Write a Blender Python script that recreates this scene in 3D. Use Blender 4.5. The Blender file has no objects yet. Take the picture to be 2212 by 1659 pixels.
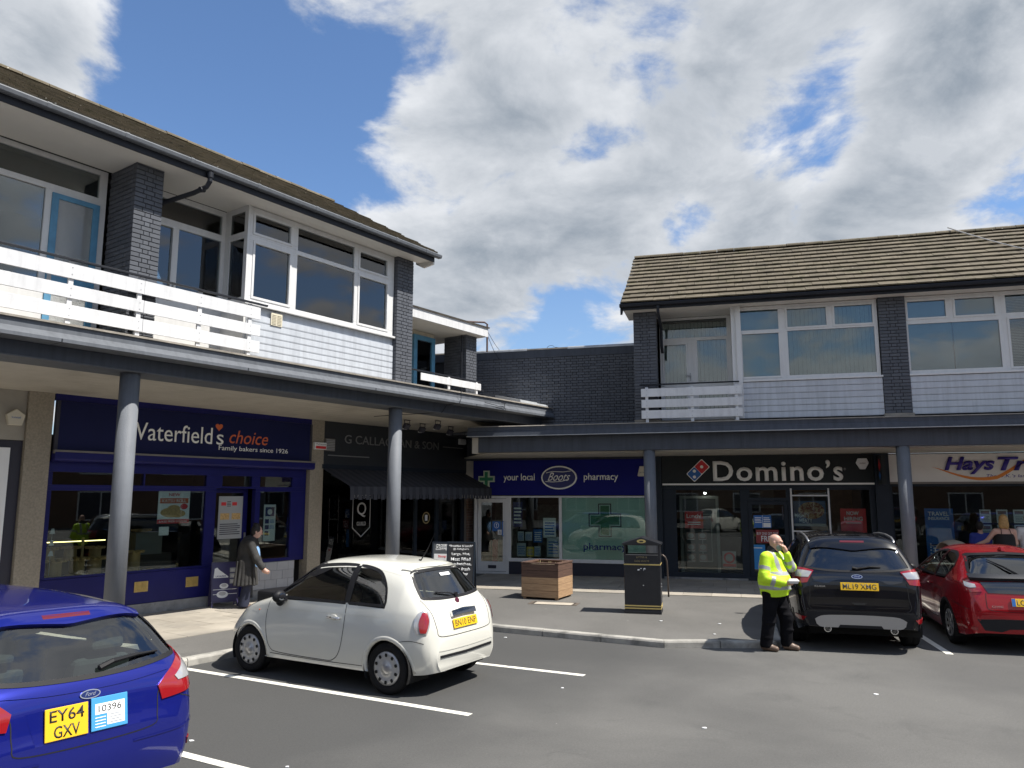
import bpy, bmesh, math, random
import numpy as np
from mathutils import Vector, Matrix, Euler
from mathutils.bvhtree import BVHTree
random.seed(7)
S=bpy.context.scene; C=S.collection
R_=math.radians
# ---------------------------------------------------------------- camera
cam=bpy.data.cameras.new('camera'); camo=bpy.data.objects.new('camera',cam); C.objects.link(camo)
cam.sensor_width=36; cam.lens=27.04; cam.clip_start=.05; cam.clip_end=2000
camo.location=(0,0,2.27); camo.rotation_euler=(R_(90+8.27),0,0); S.camera=camo
S.render.resolution_x=1024; S.render.resolution_y=768
S.view_settings.view_transform='Standard'; S.view_settings.look='None'; S.view_settings.gamma=1; S.view_settings.exposure=.60
S.view_settings.use_curve_mapping=False
# ---------------------------------------------------------------- sun and sky
SUN_AZ=Vector((.951,-.309)); SUN_EL=R_(57)
SUN=Vector((SUN_AZ.x*math.cos(SUN_EL),SUN_AZ.y*math.cos(SUN_EL),math.sin(SUN_EL))).normalized()
sl=bpy.data.lights.new('sun','SUN'); sl.energy=5.0; sl.angle=R_(.53); sl.color=(1,.955,.88)
so=bpy.data.objects.new('sun',sl); C.objects.link(so); so.location=(20,-6,40)
so.rotation_euler=(-SUN).to_track_quat('-Z','Y').to_euler()
W=bpy.data.worlds.new('World'); S.world=W; W.use_nodes=True
def world():
    nt=W.node_tree; nt.nodes.clear(); N=nt.nodes.new; Lk=nt.links.new
    def math_(op,a,b=None,c=None,clamp=False):
        n=N('ShaderNodeMath'); n.operation=op; n.use_clamp=clamp
        for i,v in enumerate((a,b,c)):
            if v is None: continue
            if isinstance(v,(int,float)): n.inputs[i].default_value=v
            else: Lk(v,n.inputs[i])
        return n.outputs[0]
    def vec(op,a,b):
        n=N('ShaderNodeVectorMath'); n.operation=op
        for i,v in enumerate((a,b)):
            if isinstance(v,(tuple,list,Vector)): n.inputs[i].default_value=tuple(v)
            else: Lk(v,n.inputs[i])
        return n.outputs['Value'] if op=='DOT_PRODUCT' else n.outputs[0]
    def maprange(v,a,b,c,d,smooth=True):
        n=N('ShaderNodeMapRange'); n.interpolation_type='SMOOTHSTEP' if smooth else 'LINEAR'; n.clamp=True
        Lk(v,n.inputs[0])
        for i,k in enumerate((a,b,c,d)): n.inputs[i+1].default_value=k
        return n.outputs[0]
    sky=N('ShaderNodeTexSky'); sky.sky_type='NISHITA'; sky.sun_disc=False
    sky.sun_elevation=SUN_EL; sky.sun_rotation=math.atan2(SUN.x,SUN.y); sky.air_density=1.0; sky.dust_density=.6; sky.ozone_density=1.6
    tc=N('ShaderNodeTexCoord'); d=tc.outputs['Generated']
    sep=N('ShaderNodeSeparateXYZ'); Lk(d,sep.inputs[0])
    z=math_('MAXIMUM',sep.outputs[2],0.0); den=math_('ADD',z,.42)
    cmb=N('ShaderNodeCombineXYZ'); Lk(math_('DIVIDE',sep.outputs[0],den),cmb.inputs[0]); Lk(math_('DIVIDE',sep.outputs[1],den),cmb.inputs[1]); Lk(z,cmb.inputs[2])
    pp=cmb.outputs[0]
    def noise(v,scale,detail,rough,dist=0.,off=(0,0,0)):
        n=N('ShaderNodeTexNoise'); n.noise_dimensions='3D'
        n.inputs['Scale'].default_value=scale; n.inputs['Detail'].default_value=detail; n.inputs['Roughness'].default_value=rough; n.inputs['Distortion'].default_value=dist
        Lk(vec('ADD',v,off),n.inputs['Vector']); return n.outputs[0]
    O=CLOUD_OFF
    def dens(sc,off):
        v=vec('ADD',vec('MULTIPLY',pp,(sc,sc,1)),(off[0],off[1],0))
        a=noise(v,2.0,3,.5,.3,(O[0],O[1],O[2])); b=noise(v,4.8,9,.60,.25,(O[0]*2,O[1]+3,5))
        return math_('ADD',math_('MULTIPLY',a,.5),math_('MULTIPLY',b,.5))
    n1=dens(1.0,(0,0)); n2=dens(.955,(SUN_AZ.x*.03,SUN_AZ.y*.03))
    # where the sky is open that day: patches of blue and heavier banks, by direction
    cov=None
    for (dx,dy,dz,sharp,k) in SKY_PATCHES:
        dv=Vector((dx,dy,dz)).normalized()
        dt=vec('DOT_PRODUCT',d,dv)
        g=math_('POWER',2.718,math_('MULTIPLY',math_('SUBTRACT',dt,1.0),sharp))
        g=math_('MULTIPLY',g,k); cov=g if cov is None else math_('ADD',cov,g)
    n1c=math_('ADD',n1,cov)
    mask=maprange(n1c,.435,.525,0,1); thick=maprange(n1c,.48,.66,0,1)
    lit=math_('MULTIPLY_ADD',math_('SUBTRACT',n1,n2),7.5,.34,clamp=True)
    br=math_('ADD',math_('MULTIPLY',math_('SUBTRACT',1.0,thick),.50),math_('MULTIPLY',lit,.50),clamp=True)
    mixc=N('ShaderNodeMix'); mixc.data_type='RGBA'; mixc.inputs[6].default_value=CLOUD_DARK; mixc.inputs[7].default_value=CLOUD_LIGHT; Lk(br,mixc.inputs[0])
    haze=maprange(sep.outputs[2],.0,.32,.4,0.0,False)
    mh=N('ShaderNodeMix'); mh.data_type='RGBA'; Lk(haze,mh.inputs[0]); mh.inputs[7].default_value=SKY_HAZE
    sc=N('ShaderNodeMix'); sc.data_type='RGBA'; sc.blend_type='MULTIPLY'; sc.inputs[0].default_value=1; sc.inputs[7].default_value=SKY_TINT; Lk(sky.outputs[0],sc.inputs[6])
    Lk(sc.outputs[2],mh.inputs[6])
    m=N('ShaderNodeMix'); m.data_type='RGBA'; Lk(mask,m.inputs[0]); Lk(mh.outputs[2],m.inputs[6]); Lk(mixc.outputs[2],m.inputs[7])
    bg=N('ShaderNodeBackground'); bg.inputs[1].default_value=.1; Lk(m.outputs[2],bg.inputs[0])
    out=N('ShaderNodeOutputWorld'); Lk(bg.outputs[0],out.inputs[0])
def pdir(x,y):   # direction of a photo pixel (display 2212 wide)
    p=R_(8.27); xc=(x-1106)/1661.2; yd=(y-829.5)/1661.2
    return (xc,math.cos(p)+yd*math.sin(p),math.sin(p)-yd*math.cos(p))
CLOUD_OFF=(1.7,4.3,0.)
SKY_PATCHES=[(*pdir(390,130),46,-.15),(*pdir(470,270),110,-.10),(*pdir(770,170),420,-.06),(*pdir(1790,300),420,-.13),(*pdir(1700,400),600,-.09),(*pdir(1480,470),600,-.08),(*pdir(1240,650),500,-.12),(*pdir(1870,90),700,-.08),
             (*pdir(1180,330),20,.10),(*pdir(2080,180),60,.09),(*pdir(60,60),160,.20),(*pdir(640,40),240,.10),(*pdir(1000,560),120,.05)]
CLOUD_DARK=(1.95,2.3,2.75,1); CLOUD_LIGHT=(5.9,6.05,6.3,1); SKY_HAZE=(3.0,3.7,4.5,1); SKY_TINT=(.8,.95,1.12,1)
world()

# ---------------------------------------------------------------- helpers
MATS={}
def mat(name,col=(.5,.5,.5),rough=.6,metal=0.,spec=.5,var=.0,vs=3.,bump=0.,bs=60.,rnd=0.,coat=0.,col2=None,c2s=1.,c2lo=.5,c2hi=.6,emit=0.,streak=0.,rv=0.):
    if name in MATS: return MATS[name]
    m=bpy.data.materials.new(name); m.use_nodes=True; nt=m.node_tree; b=nt.nodes['Principled BSDF']; N=nt.nodes.new; Lk=nt.links.new
    b.inputs['Base Color'].default_value=(*col,1); b.inputs['Roughness'].default_value=rough; b.inputs['Metallic'].default_value=metal
    b.inputs['Specular IOR Level'].default_value=spec; b.inputs['Coat Weight'].default_value=coat; b.inputs['Coat Roughness'].default_value=.04
    geo=None
    def pos():
        nonlocal geo
        if geo is None: geo=N('ShaderNodeNewGeometry')
        return geo.outputs['Position']
    def noise(sc,det=6,ro=.6,dist=0):
        n=N('ShaderNodeTexNoise'); n.inputs['Scale'].default_value=sc; n.inputs['Detail'].default_value=det; n.inputs['Roughness'].default_value=ro; n.inputs['Distortion'].default_value=dist
        Lk(pos(),n.inputs['Vector']); return n.outputs[0]
    def rng(v,a,b_,c,d):
        n=N('ShaderNodeMapRange'); n.clamp=True; Lk(v,n.inputs[0])
        for i,k in enumerate((a,b_,c,d)): n.inputs[i+1].default_value=k
        return n.outputs[0]
    cur=None
    def mixrgb(fac,a,bcol,blend='MIX'):
        n=N('ShaderNodeMix'); n.data_type='RGBA'; n.blend_type=blend
        if isinstance(fac,float): n.inputs[0].default_value=fac
        else: Lk(fac,n.inputs[0])
        for i,v in ((6,a),(7,bcol)):
            if isinstance(v,tuple): n.inputs[i].default_value=v
            else: Lk(v,n.inputs[i])
        return n.outputs[2]
    base=(*col,1)
    if col2: base=mixrgb(rng(noise(c2s,8,.62,.2),c2lo,c2hi,0,1),base,(*col2,1)); cur=base
    if var:
        g=rng(noise(vs),.3,.7,1-var,1+var); cmb=N('ShaderNodeCombineColor'); [Lk(g,cmb.inputs[i]) for i in range(3)]
        cur=mixrgb(1.0,base if cur is None else cur,cmb.outputs[0],'MULTIPLY')
    if streak:   # rain streaks and grime running down
        vm=N('ShaderNodeVectorMath'); vm.operation='MULTIPLY'; vm.inputs[1].default_value=(9,9,.7); Lk(pos(),vm.inputs[0]); nz=N('ShaderNodeTexNoise'); nz.inputs['Scale'].default_value=1.; nz.inputs['Detail'].default_value=5; nz.inputs['Roughness'].default_value=.65; Lk(vm.outputs[0],nz.inputs['Vector'])
        g=rng(nz.outputs[0],.42,.75,1,1-streak); cmb=N('ShaderNodeCombineColor'); [Lk(g,cmb.inputs[i]) for i in range(3)]
        cur=mixrgb(1.0,base if cur is None else cur,cmb.outputs[0],'MULTIPLY')
    if rnd:
        oi=N('ShaderNodeObjectInfo'); g=rng(oi.outputs['Random'],0,1,1-rnd,1+rnd); cmb=N('ShaderNodeCombineColor'); [Lk(g,cmb.inputs[i]) for i in range(3)]
        cur=mixrgb(1.0,(*col,1) if cur is None else cur,cmb.outputs[0],'MULTIPLY')
    if cur is not None: Lk(cur,b.inputs['Base Color'])
    if rv: Lk(rng(noise(vs*1.7),.3,.7,max(0,rough-rv),min(1,rough+rv)),b.inputs['Roughness'])
    if bump:
        bp=N('ShaderNodeBump'); bp.inputs['Strength'].default_value=bump; bp.inputs['Distance'].default_value=.01; Lk(noise(bs,4,.6),bp.inputs['Height']); Lk(bp.outputs[0],b.inputs['Normal'])
    if emit: b.inputs['Emission Color'].default_value=(*col,1); b.inputs['Emission Strength'].default_value=emit
    MATS[name]=m; return m
def glass(name,tint=(.8,.88,.86),ior=1.7,rough=0.0,gain=1.0):
    if name in MATS: return MATS[name]
    m=bpy.data.materials.new(name); m.use_nodes=True; nt=m.node_tree; nt.nodes.clear(); N=nt.nodes.new; Lk=nt.links.new
    o=N('ShaderNodeOutputMaterial'); mx=N('ShaderNodeMixShader'); t=N('ShaderNodeBsdfTransparent'); g=N('ShaderNodeBsdfGlossy'); fr=N('ShaderNodeFresnel')
    t.inputs[0].default_value=(*tint,1); g.inputs[0].default_value=(gain,gain,gain,1); g.inputs[1].default_value=rough; fr.inputs[0].default_value=ior
    Lk(fr.outputs[0],mx.inputs[0]); Lk(t.outputs[0],mx.inputs[1]); Lk(g.outputs[0],mx.inputs[2]); Lk(mx.outputs[0],o.inputs[0])
    MATS[name]=m; return m
class MB:
    def __init__(s): s.v=[]; s.f=[]; s.mi=[]; s.cur=0
    def add(s,vs,fs):
        n=len(s.v); s.v.extend(tuple(v) for v in vs); s.f.extend(tuple(i+n for i in f) for f in fs); s.mi.extend([s.cur]*len(fs)); return s
    def box(s,x0,x1,y0,y1,z0,z1):
        return s.add([(x0,y0,z0),(x1,y0,z0),(x1,y1,z0),(x0,y1,z0),(x0,y0,z1),(x1,y0,z1),(x1,y1,z1),(x0,y1,z1)],[(0,3,2,1),(4,5,6,7),(0,1,5,4),(1,2,6,5),(2,3,7,6),(3,0,4,7)])
    def boxm(s,m,sx,sy,sz):
        vs=[m@Vector((a*sx/2,b*sy/2,c*sz/2)) for c in(-1,1) for a,b in((-1,-1),(1,-1),(1,1),(-1,1))]
        return s.add(vs,[(0,3,2,1),(4,5,6,7),(0,1,5,4),(1,2,6,5),(2,3,7,6),(3,0,4,7)])
    def prism(s,poly,a0,a1,axis='x'):   # poly: list of 2-D points; extruded along axis; x:(y,z) y:(x,z) z:(x,y)
        def P(p,a): return (a,p[0],p[1]) if axis=='x' else ((p[0],a,p[1]) if axis=='y' else (p[0],p[1],a))
        n=len(poly); ar=sum(poly[i][0]*poly[(i+1)%n][1]-poly[(i+1)%n][0]*poly[i][1] for i in range(n))
        if (ar<0)!=(axis=='y'): poly=poly[::-1]
        vs=[P(p,a0) for p in poly]+[P(p,a1) for p in poly]
        fs=[tuple(range(n-1,-1,-1)),tuple(range(n,2*n))]+[(i,(i+1)%n,n+(i+1)%n,n+i) for i in range(n)]
        return s.add(vs,fs)
    def tube(s,pts,r,seg=8,caps=True,taper=None):
        pts=[Vector(p) for p in pts]; rings=[]; up=None
        for i,p in enumerate(pts):
            t=(pts[min(i+1,len(pts)-1)]-pts[max(i-1,0)]).normalized()
            if up is None: up=Vector((0,0,1)) if abs(t.z)<.9 else Vector((1,0,0))
            a=t.cross(up).normalized(); b=a.cross(t).normalized(); up=b
            rr=r if taper is None else r*taper[i]
            rings.append([p+a*rr*math.cos(2*math.pi*k/seg)+b*rr*math.sin(2*math.pi*k/seg) for k in range(seg)])
        vs=[v for rg in rings for v in rg]; fs=[]
        for i in range(len(rings)-1):
            for k in range(seg):
                k2=(k+1)%seg; fs.append((i*seg+k,(i+1)*seg+k,(i+1)*seg+k2,i*seg+k2))
        if caps: fs.append(tuple(range(seg))); fs.append(tuple((len(rings)-1)*seg+k for k in range(seg-1,-1,-1)))
        return s.add(vs,fs)
    def lathe(s,prof,seg=24,m=None,closed=False):   # prof: (r,h) ; axis local z
        m=m or Matrix(); n=len(prof); vs=[];fs=[]
        for k in range(seg):
            a=2*math.pi*k/seg
            for r,h in prof: vs.append(m@Vector((r*math.cos(a),r*math.sin(a),h)))
        for k in range(seg):
            k2=(k+1)%seg
            for i in range(n-1): fs.append((k*n+i,k2*n+i,k2*n+i+1,k*n+i+1))
        if prof[0][0]>1e-6 and not closed: fs.append(tuple(k*n for k in range(seg-1,-1,-1)))
        if prof[-1][0]>1e-6 and not closed: fs.append(tuple(k*n+n-1 for k in range(seg)))
        return s.add(vs,fs)
    def sphere(s,c,rx,ry=None,rz=None,seg=12,rings=8,m=None):
        ry=ry or rx; rz=rz or rx; m=m or Matrix(); vs=[];fs=[]
        for i in range(rings+1):
            th=math.pi*i/rings
            for k in range(seg):
                a=2*math.pi*k/seg; vs.append(Vector(c)+m@Vector((rx*math.sin(th)*math.cos(a),ry*math.sin(th)*math.sin(a),-rz*math.cos(th))))
        for i in range(rings):
            for k in range(seg):
                k2=(k+1)%seg; fs.append((i*seg+k,i*seg+k2,(i+1)*seg+k2,(i+1)*seg+k))
        return s.add(vs,fs)
    def mesh(s,name,mats,smooth=False):
        me=bpy.data.meshes.new(name); me.from_pydata([tuple(v) for v in s.v],[],s.f)
        for m in (mats if isinstance(mats,(list,tuple)) else [mats]): me.materials.append(m)
        if any(s.mi): me.polygons.foreach_set('material_index',s.mi)
        if smooth: me.polygons.foreach_set('use_smooth',[True]*len(me.polygons))
        me.update(); return me
    def build(s,name,mats,parent=None,smooth=False,bevel=0,clean=False):
        me=s.mesh(name,mats,smooth)
        if clean:
            bm=bmesh.new(); bm.from_mesh(me); bmesh.ops.remove_doubles(bm,verts=bm.verts,dist=1e-5); bmesh.ops.recalc_face_normals(bm,faces=bm.faces); bm.to_mesh(me); bm.free()
        o=link(name,me,parent)
        if bevel:
            md=o.modifiers.new('bevel','BEVEL'); md.width=bevel; md.segments=2; md.limit_method='ANGLE'; md.angle_limit=R_(40)
        return o
def link(name,me,parent=None,loc=None,rot=None):
    o=bpy.data.objects.new(name,me); C.objects.link(o)
    if parent is not None: o.parent=parent
    if loc is not None: o.location=loc
    if rot is not None: o.rotation_euler=rot
    return o
def tag(o,label=None,cat=None,group=None,kind=None):
    if label: o['label']=label
    if cat: o['category']=cat
    if group: o['group']=group
    if kind: o['kind']=kind
    return o
def thing(name,label,cat,loc=(0,0,0),rotz=0.,group=None,frame=None):
    o=bpy.data.objects.new(name,None); C.objects.link(o); o.empty_display_size=.1
    m=Matrix.Translation(loc)@Matrix.Rotation(rotz,4,'Z')
    o.matrix_world=(frame@m) if frame is not None else m
    return tag(o,label,cat,group)
def copy_tree(o,parent=None):
    c=o.copy(); C.objects.link(c); c.parent=parent
    for ch in list(o.children): copy_tree(ch,c)
    return c
def text_mesh(txt,w=None,h=None,ext=.004,bold=0.,shear=0.,align='LEFT',space=1.,line=1.):
    cu=bpy.data.curves.new('lettering','FONT'); cu.body=txt; cu.size=1; cu.extrude=0; cu.offset=bold; cu.shear=shear; cu.align_x=align; cu.space_character=space; cu.space_line=line; cu.resolution_u=3; cu.fill_mode='FRONT'
    o=bpy.data.objects.new('lettering',cu); C.objects.link(o); dg=bpy.context.evaluated_depsgraph_get(); dg.update()
    me=bpy.data.meshes.new_from_object(o.evaluated_get(dg)); bpy.data.objects.remove(o); bpy.data.curves.remove(cu)
    n=len(me.vertices); co=np.empty(n*3,'f'); me.vertices.foreach_get('co',co); co=co.reshape(-1,3)
    if n==0: return me
    lo=co.min(0); hi=co.max(0); sx=(w/(hi[0]-lo[0])) if w else None; sy=(h/(hi[1]-lo[1])) if h else None
    if sx is None: sx=sy
    if sy is None: sy=sx
    out=np.empty_like(co); out[:,0]=(co[:,0]-lo[0])*sx; out[:,1]=-.0; out[:,2]=(co[:,1]-lo[1])*sy
    me.vertices.foreach_set('co',out.ravel()); me.update()
    if ext:
        bm=bmesh.new(); bm.from_mesh(me); bmesh.ops.remove_doubles(bm,verts=bm.verts,dist=1e-6)
        r=bmesh.ops.extrude_face_region(bm,geom=bm.faces[:]); vs=[e for e in r['geom'] if isinstance(e,bmesh.types.BMVert)]
        bmesh.ops.translate(bm,verts=vs,vec=(0,-ext,0)); bmesh.ops.recalc_face_normals(bm,faces=bm.faces); bm.to_mesh(me); bm.free()
    return me
def text(txt,x,y,z,m,parent,name='lettering',**k):   # facade lettering: x right, z up, faces -y
    me=text_mesh(txt,**k); me.materials.clear(); me.materials.append(m)
    for p in me.polygons: p.material_index=0
    return link(name,me,parent,(x,y,z))
# ---------------------------------------------------------------- facade frames
aR=R_(15.5); aL=R_(35.2)
FR=Matrix.Translation((2.975,18.4635,0))@Matrix.Rotation(-aR,4,'Z')      # right parade: x along facade, y into building
FL=Matrix.Translation((-5.93,11.54,0))@Matrix.Rotation(math.pi/2-aL,4,'Z')  # left parade
def wl(F,x,y,z=0.): return F@Vector((x,y,z))
# ================================================================ ground
def asphalt(name,base,light,dark,patch,worn=None):
    m=bpy.data.materials.new(name); m.use_nodes=True; nt=m.node_tree; b=nt.nodes['Principled BSDF']; N=nt.nodes.new; Lk=nt.links.new
    g=N('ShaderNodeNewGeometry')
    def noise(sc,det,ro,dist=0.):
        n=N('ShaderNodeTexNoise'); n.inputs['Scale'].default_value=sc; n.inputs['Detail'].default_value=det; n.inputs['Roughness'].default_value=ro; n.inputs['Distortion'].default_value=dist; Lk(g.outputs['Position'],n.inputs['Vector']); return n.outputs[0]
    def rng(v,a,b_,c,d):
        n=N('ShaderNodeMapRange'); n.clamp=True; Lk(v,n.inputs[0]); [setattr(n.inputs[i+1],'default_value',k) for i,k in enumerate((a,b_,c,d))]; return n.outputs[0]
    def mix(f,a,c,bl='MIX'):
        n=N('ShaderNodeMix'); n.data_type='RGBA'; n.blend_type=bl
        for i,v in ((0,f),(6,a),(7,c)):
            if isinstance(v,(tuple,float)): n.inputs[i].default_value=v
            else: Lk(v,n.inputs[i])
        return n.outputs[2]
    c=mix(rng(noise(.35,6,.6,.3),.40,.62,0,1),(*base,1),(*light,1))
    c=mix(rng(noise(1.6,9,.68,.6),.56,.74,0,.5),c,(*dark,1))
    if worn:   # the parking bays keep their darker, oilier surface; the aisle is worn pale
        dv=N('ShaderNodeVectorMath'); dv.operation='DOT_PRODUCT'; Lk(g.outputs['Position'],dv.inputs[0]); dv.inputs[1].default_value=(-.817,.576,0)
        ad=N('ShaderNodeMath'); ad.operation='MULTIPLY_ADD'; Lk(noise(.5,6,.6,.4),ad.inputs[0]); ad.inputs[1].default_value=3.2; Lk(dv.outputs['Value'],ad.inputs[2])
        c=mix(rng(ad.outputs[0],5.3,7.4,0,.85),c,(.060,.060,.059,1))
    sp=rng(noise(210,2,.5),.35,.7,.72,1.32); cc=N('ShaderNodeCombineColor'); [Lk(sp,cc.inputs[i]) for i in range(3)]
    c=mix(1.0,c,cc.outputs[0],'MULTIPLY')
    sp2=rng(noise(42,4,.7),.3,.7,.86,1.14); cc2=N('ShaderNodeCombineColor'); [Lk(sp2,cc2.inputs[i]) for i in range(3)]
    c=mix(1.0,c,cc2.outputs[0],'MULTIPLY')
    # pale chewing-gum spots and scraps
    v=N('ShaderNodeTexVoronoi'); v.inputs['Scale'].default_value=1.9; v.inputs['Randomness'].default_value=1; Lk(g.outputs['Position'],v.inputs['Vector'])
    c=mix(rng(v.outputs['Distance'],patch,patch*1.5,.8,0),c,(.42,.40,.37,1))
    # fine cracks
    v2=N('ShaderNodeTexVoronoi'); v2.feature='DISTANCE_TO_EDGE'; v2.inputs['Scale'].default_value=.42
    wv=N('ShaderNodeVectorMath'); wv.operation='ADD'; nn=N('ShaderNodeTexNoise'); nn.inputs['Scale'].default_value=1.3; nn.inputs['Detail'].default_value=6; Lk(g.outputs['Position'],nn.inputs['Vector']); Lk(g.outputs['Position'],wv.inputs[0]); Lk(nn.outputs[1],wv.inputs[1]); Lk(wv.outputs[0],v2.inputs['Vector'])
    msk=rng(noise(.22,3,.5),.56,.66,0,.35); cr=rng(v2.outputs['Distance'],.002,.009,1,0)
    mm=N('ShaderNodeMath'); mm.operation='MULTIPLY'; Lk(msk,mm.inputs[0]); Lk(cr,mm.inputs[1]); c=mix(mm.outputs[0],c,(*[k*.45 for k in dark],1))
    Lk(c,b.inputs['Base Color']); b.inputs['Roughness'].default_value=.86; b.inputs['Specular IOR Level'].default_value=.35
    bp=N('ShaderNodeBump'); bp.inputs['Strength'].default_value=.55; bp.inputs['Distance'].default_value=.006; Lk(noise(150,3,.6),bp.inputs['Height']); Lk(bp.outputs[0],b.inputs['Normal'])
    return m
M_road=asphalt('road_asphalt',(.096,.094,.090),(.128,.125,.118),(.070,.070,.068),.012,True)
M_pave=asphalt('pavement_asphalt',(.118,.114,.106),(.150,.144,.134),(.092,.090,.085),.022)
M_kerb=mat('kerb_concrete',(.36,.345,.31),.85,var=.22,vs=5,bump=.4,bs=90,rnd=.12,col2=(.17,.165,.15),c2s=2.2,c2lo=.5,c2hi=.68)
M_flag=mat('paving_slab',(.35,.315,.262),.8,var=.14,vs=2.2,bump=.3,bs=110,rnd=.09,col2=(.29,.265,.225),c2s=1.4,c2lo=.48,c2hi=.68)
M_line=mat('white_line_paint',(.72,.70,.62),.75,var=.12,vs=9,bump=.3,bs=120,col2=(.34,.33,.30),c2s=7,c2lo=.60,c2hi=.72)
g=MB(); n=60
g.add([(-160,-120,0),(160,-120,0),(160,200,0),(-160,200,0)],[(0,1,2,3)])
car_park=tag(g.build('car_park',M_road),kind='structure')
def bay(p0,p1,w=.1):
    a=Vector((*p0,0));b=Vector((*p1,0)); t=(b-a).normalized(); q=Vector((-t.y,t.x,0))*w/2
    m=MB(); m.add([(*(a+q).xy,.001),(*(b+q).xy,.001),(*(b-q).xy,.001),(*(a-q).xy,.001),(*(a+q).xy,.005),(*(b+q).xy,.005),(*(b-q).xy,.005),(*(a-q).xy,.005)],[(3,2,1,0),(4,5,6,7)][::-1]+[(0,1,5,4),(1,2,6,5),(2,3,7,6),(3,0,4,7)])
    return m.build('bay_line',M_line,car_park,clean=True)
bay((-4.55,10.75),(-.44,8.46)); bay((-2.75,12.13),(.92,10.24)); bay((-5.9,8.95),(-1.4,6.34)); bay((6.33,11.56),(7.45,16.2))
bay((8.75,10.9),(9.87,15.5)); bay((11.2,10.2),(12.3,14.9)); bay((-9.0,7.0),(-4.4,4.3))
# pavement outline, kerb line first (world x,y)
kl=[wl(FL,-16,-1.72).xy,wl(FL,3.9,-1.72).xy,Vector((-1.45,14.28)),Vector((-.85,13.83)),Vector((-.40,13.50)),Vector((2.29,12.03)),Vector((3.99,12.01)),Vector((4.10,12.12)),wl(FR,2.82,-1.05).xy,wl(FR,26,-1.05).xy]
back=[wl(FR,26,6).xy,wl(FR,-4.5,6).xy,wl(FL,11,6).xy,wl(FL,-16,6).xy]
def offset(pl,d):
    out=[]
    for i,p in enumerate(pl):
        t1=(p-pl[i-1]).normalized() if i>0 else (pl[1]-p).normalized(); t2=(pl[i+1]-p).normalized() if i<len(pl)-1 else t1
        n1=Vector((-t1.y,t1.x)); n2=Vector((-t2.y,t2.x)); b=(n1+n2).normalized(); out.append(p+b*d/max(.4,b.dot(n1)))
    return out
inn=offset(kl,.12)
poly=[tuple(p) for p in inn+back]
pv=MB(); pv.prism(poly,-.05,.1,'z'); pavement=tag(pv.build('pavement',M_pave),kind='structure')
kerb=MB(); kerb.prism([tuple(p) for p in offset(kl,.03)]+[tuple(p) for p in offset(kl,.10)][::-1],-.05,.09,'z'); kerb=tag(kerb.build('kerb',mat('kerb_bedding',(.14,.135,.125),.95)),kind='structure')
def kerbstones():
    for i in range(len(kl)-1):
        a,b=kl[i],kl[i+1]; ln=(b-a).length; t=(b-a)/ln; q=Vector((-t.y,t.x)); k=max(1,round(ln/.915)); st=ln/k
        if i in (0,len(kl)-2):   # only the stones within sight of the camera
            pass
        for j in range(k):
            c=a+t*(j*st)
            if c.length>30 or c.y<3: continue
            g0=.006; m=MB(); x0=g0;x1=st-g0; h=.106+random.uniform(-.003,.003)
            pr=[(0,-.06),(0,h-.03),(.012,h-.008),(.03,h),(.127,h),(.127,-.06)]
            m.prism(pr,x0,x1,'x')
            o=m.build('kerbstone',M_kerb,kerb); o.matrix_local=Matrix.Translation((c.x,c.y,0))@Matrix.Rotation(math.atan2(t.y,t.x),4,'Z')
kerbstones()
def flags(F,x0,x1,rows,y0,wid,dep,keep,name):
    bm=MB(); pts=[tuple(wl(F,x,y).xy) for x,y in((x0,y0-.005),(x1,y0-.005),(x1,y0+rows*dep),(x0,y0+rows*dep))]
    bm.prism(pts,.05,.103,'z'); root=tag(bm.build(name,mat('slab_bedding',(.16,.15,.13),.95)),kind='structure')
    base={}
    for r in range(rows):
        k=int((x1-x0)/wid); off=(r%2)*wid*.5
        for j in range(-1,k+1):
            a=max(x0,x0+off+j*wid); b=min(x1,x0+off+(j+1)*wid)
            if b-a<.08 or not keep((a+b)/2,y0+(r+.5)*dep): continue
            key=round(b-a,3)
            if key not in base:
                m=MB(); w=b-a; m.box(.004,w-.004,.004,dep-.004,-.03,.012); base[key]=m.mesh('paving_slab',M_flag)
            o=link('paving_slab',base[key],root); o.matrix_local=F@Matrix.Translation((a,y0+r*dep,.1+random.uniform(-.0015,.0025)))
    return root
def keepL(x,y):
    p=FR.inverted()@wl(FL,x,y); return not(p.y>-1.2 and p.x>-4.9)
flags(FR,-4.55,12.5,4,-.84,.62,.86,lambda x,y:True,'arcade_paving')
flags(FL,-5.0,9.4,4,-.25,.62,.69,keepL,'arcade_paving')
# manhole cover set in the pavement
mh=thing('manhole_cover','paving-filled steel manhole cover set in the tarmac in front of the planter','manhole cover',(*wl(FR,-1.42,-2.83).xy,.1),-aR)
m=MB(); fr_=(.50,.20)
m.box(-.5,.5,-.2,-.17,.001,.008).box(-.5,.5,.17,.2,.001,.008).box(-.5,-.44,-.169,.169,.001,.008).box(.44,.5,-.169,.169,.001,.008)
for k in range(5): m.box(-.43,-.40,-.16+k*.066,-.13+k*.066,.001,.007); m.box(.40,.43,-.16+k*.066,-.13+k*.066,.001,.007)
m.build('frame',mat('rusty_steel',(.17,.14,.115),.6,metal=.4,var=.2,vs=20),mh)
m=MB(); m.box(-.385,.385,-.162,.162,.001,.006); m.build('infill',mat('cover_infill',(.43,.38,.31),.85,var=.15,vs=8),mh)
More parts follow.
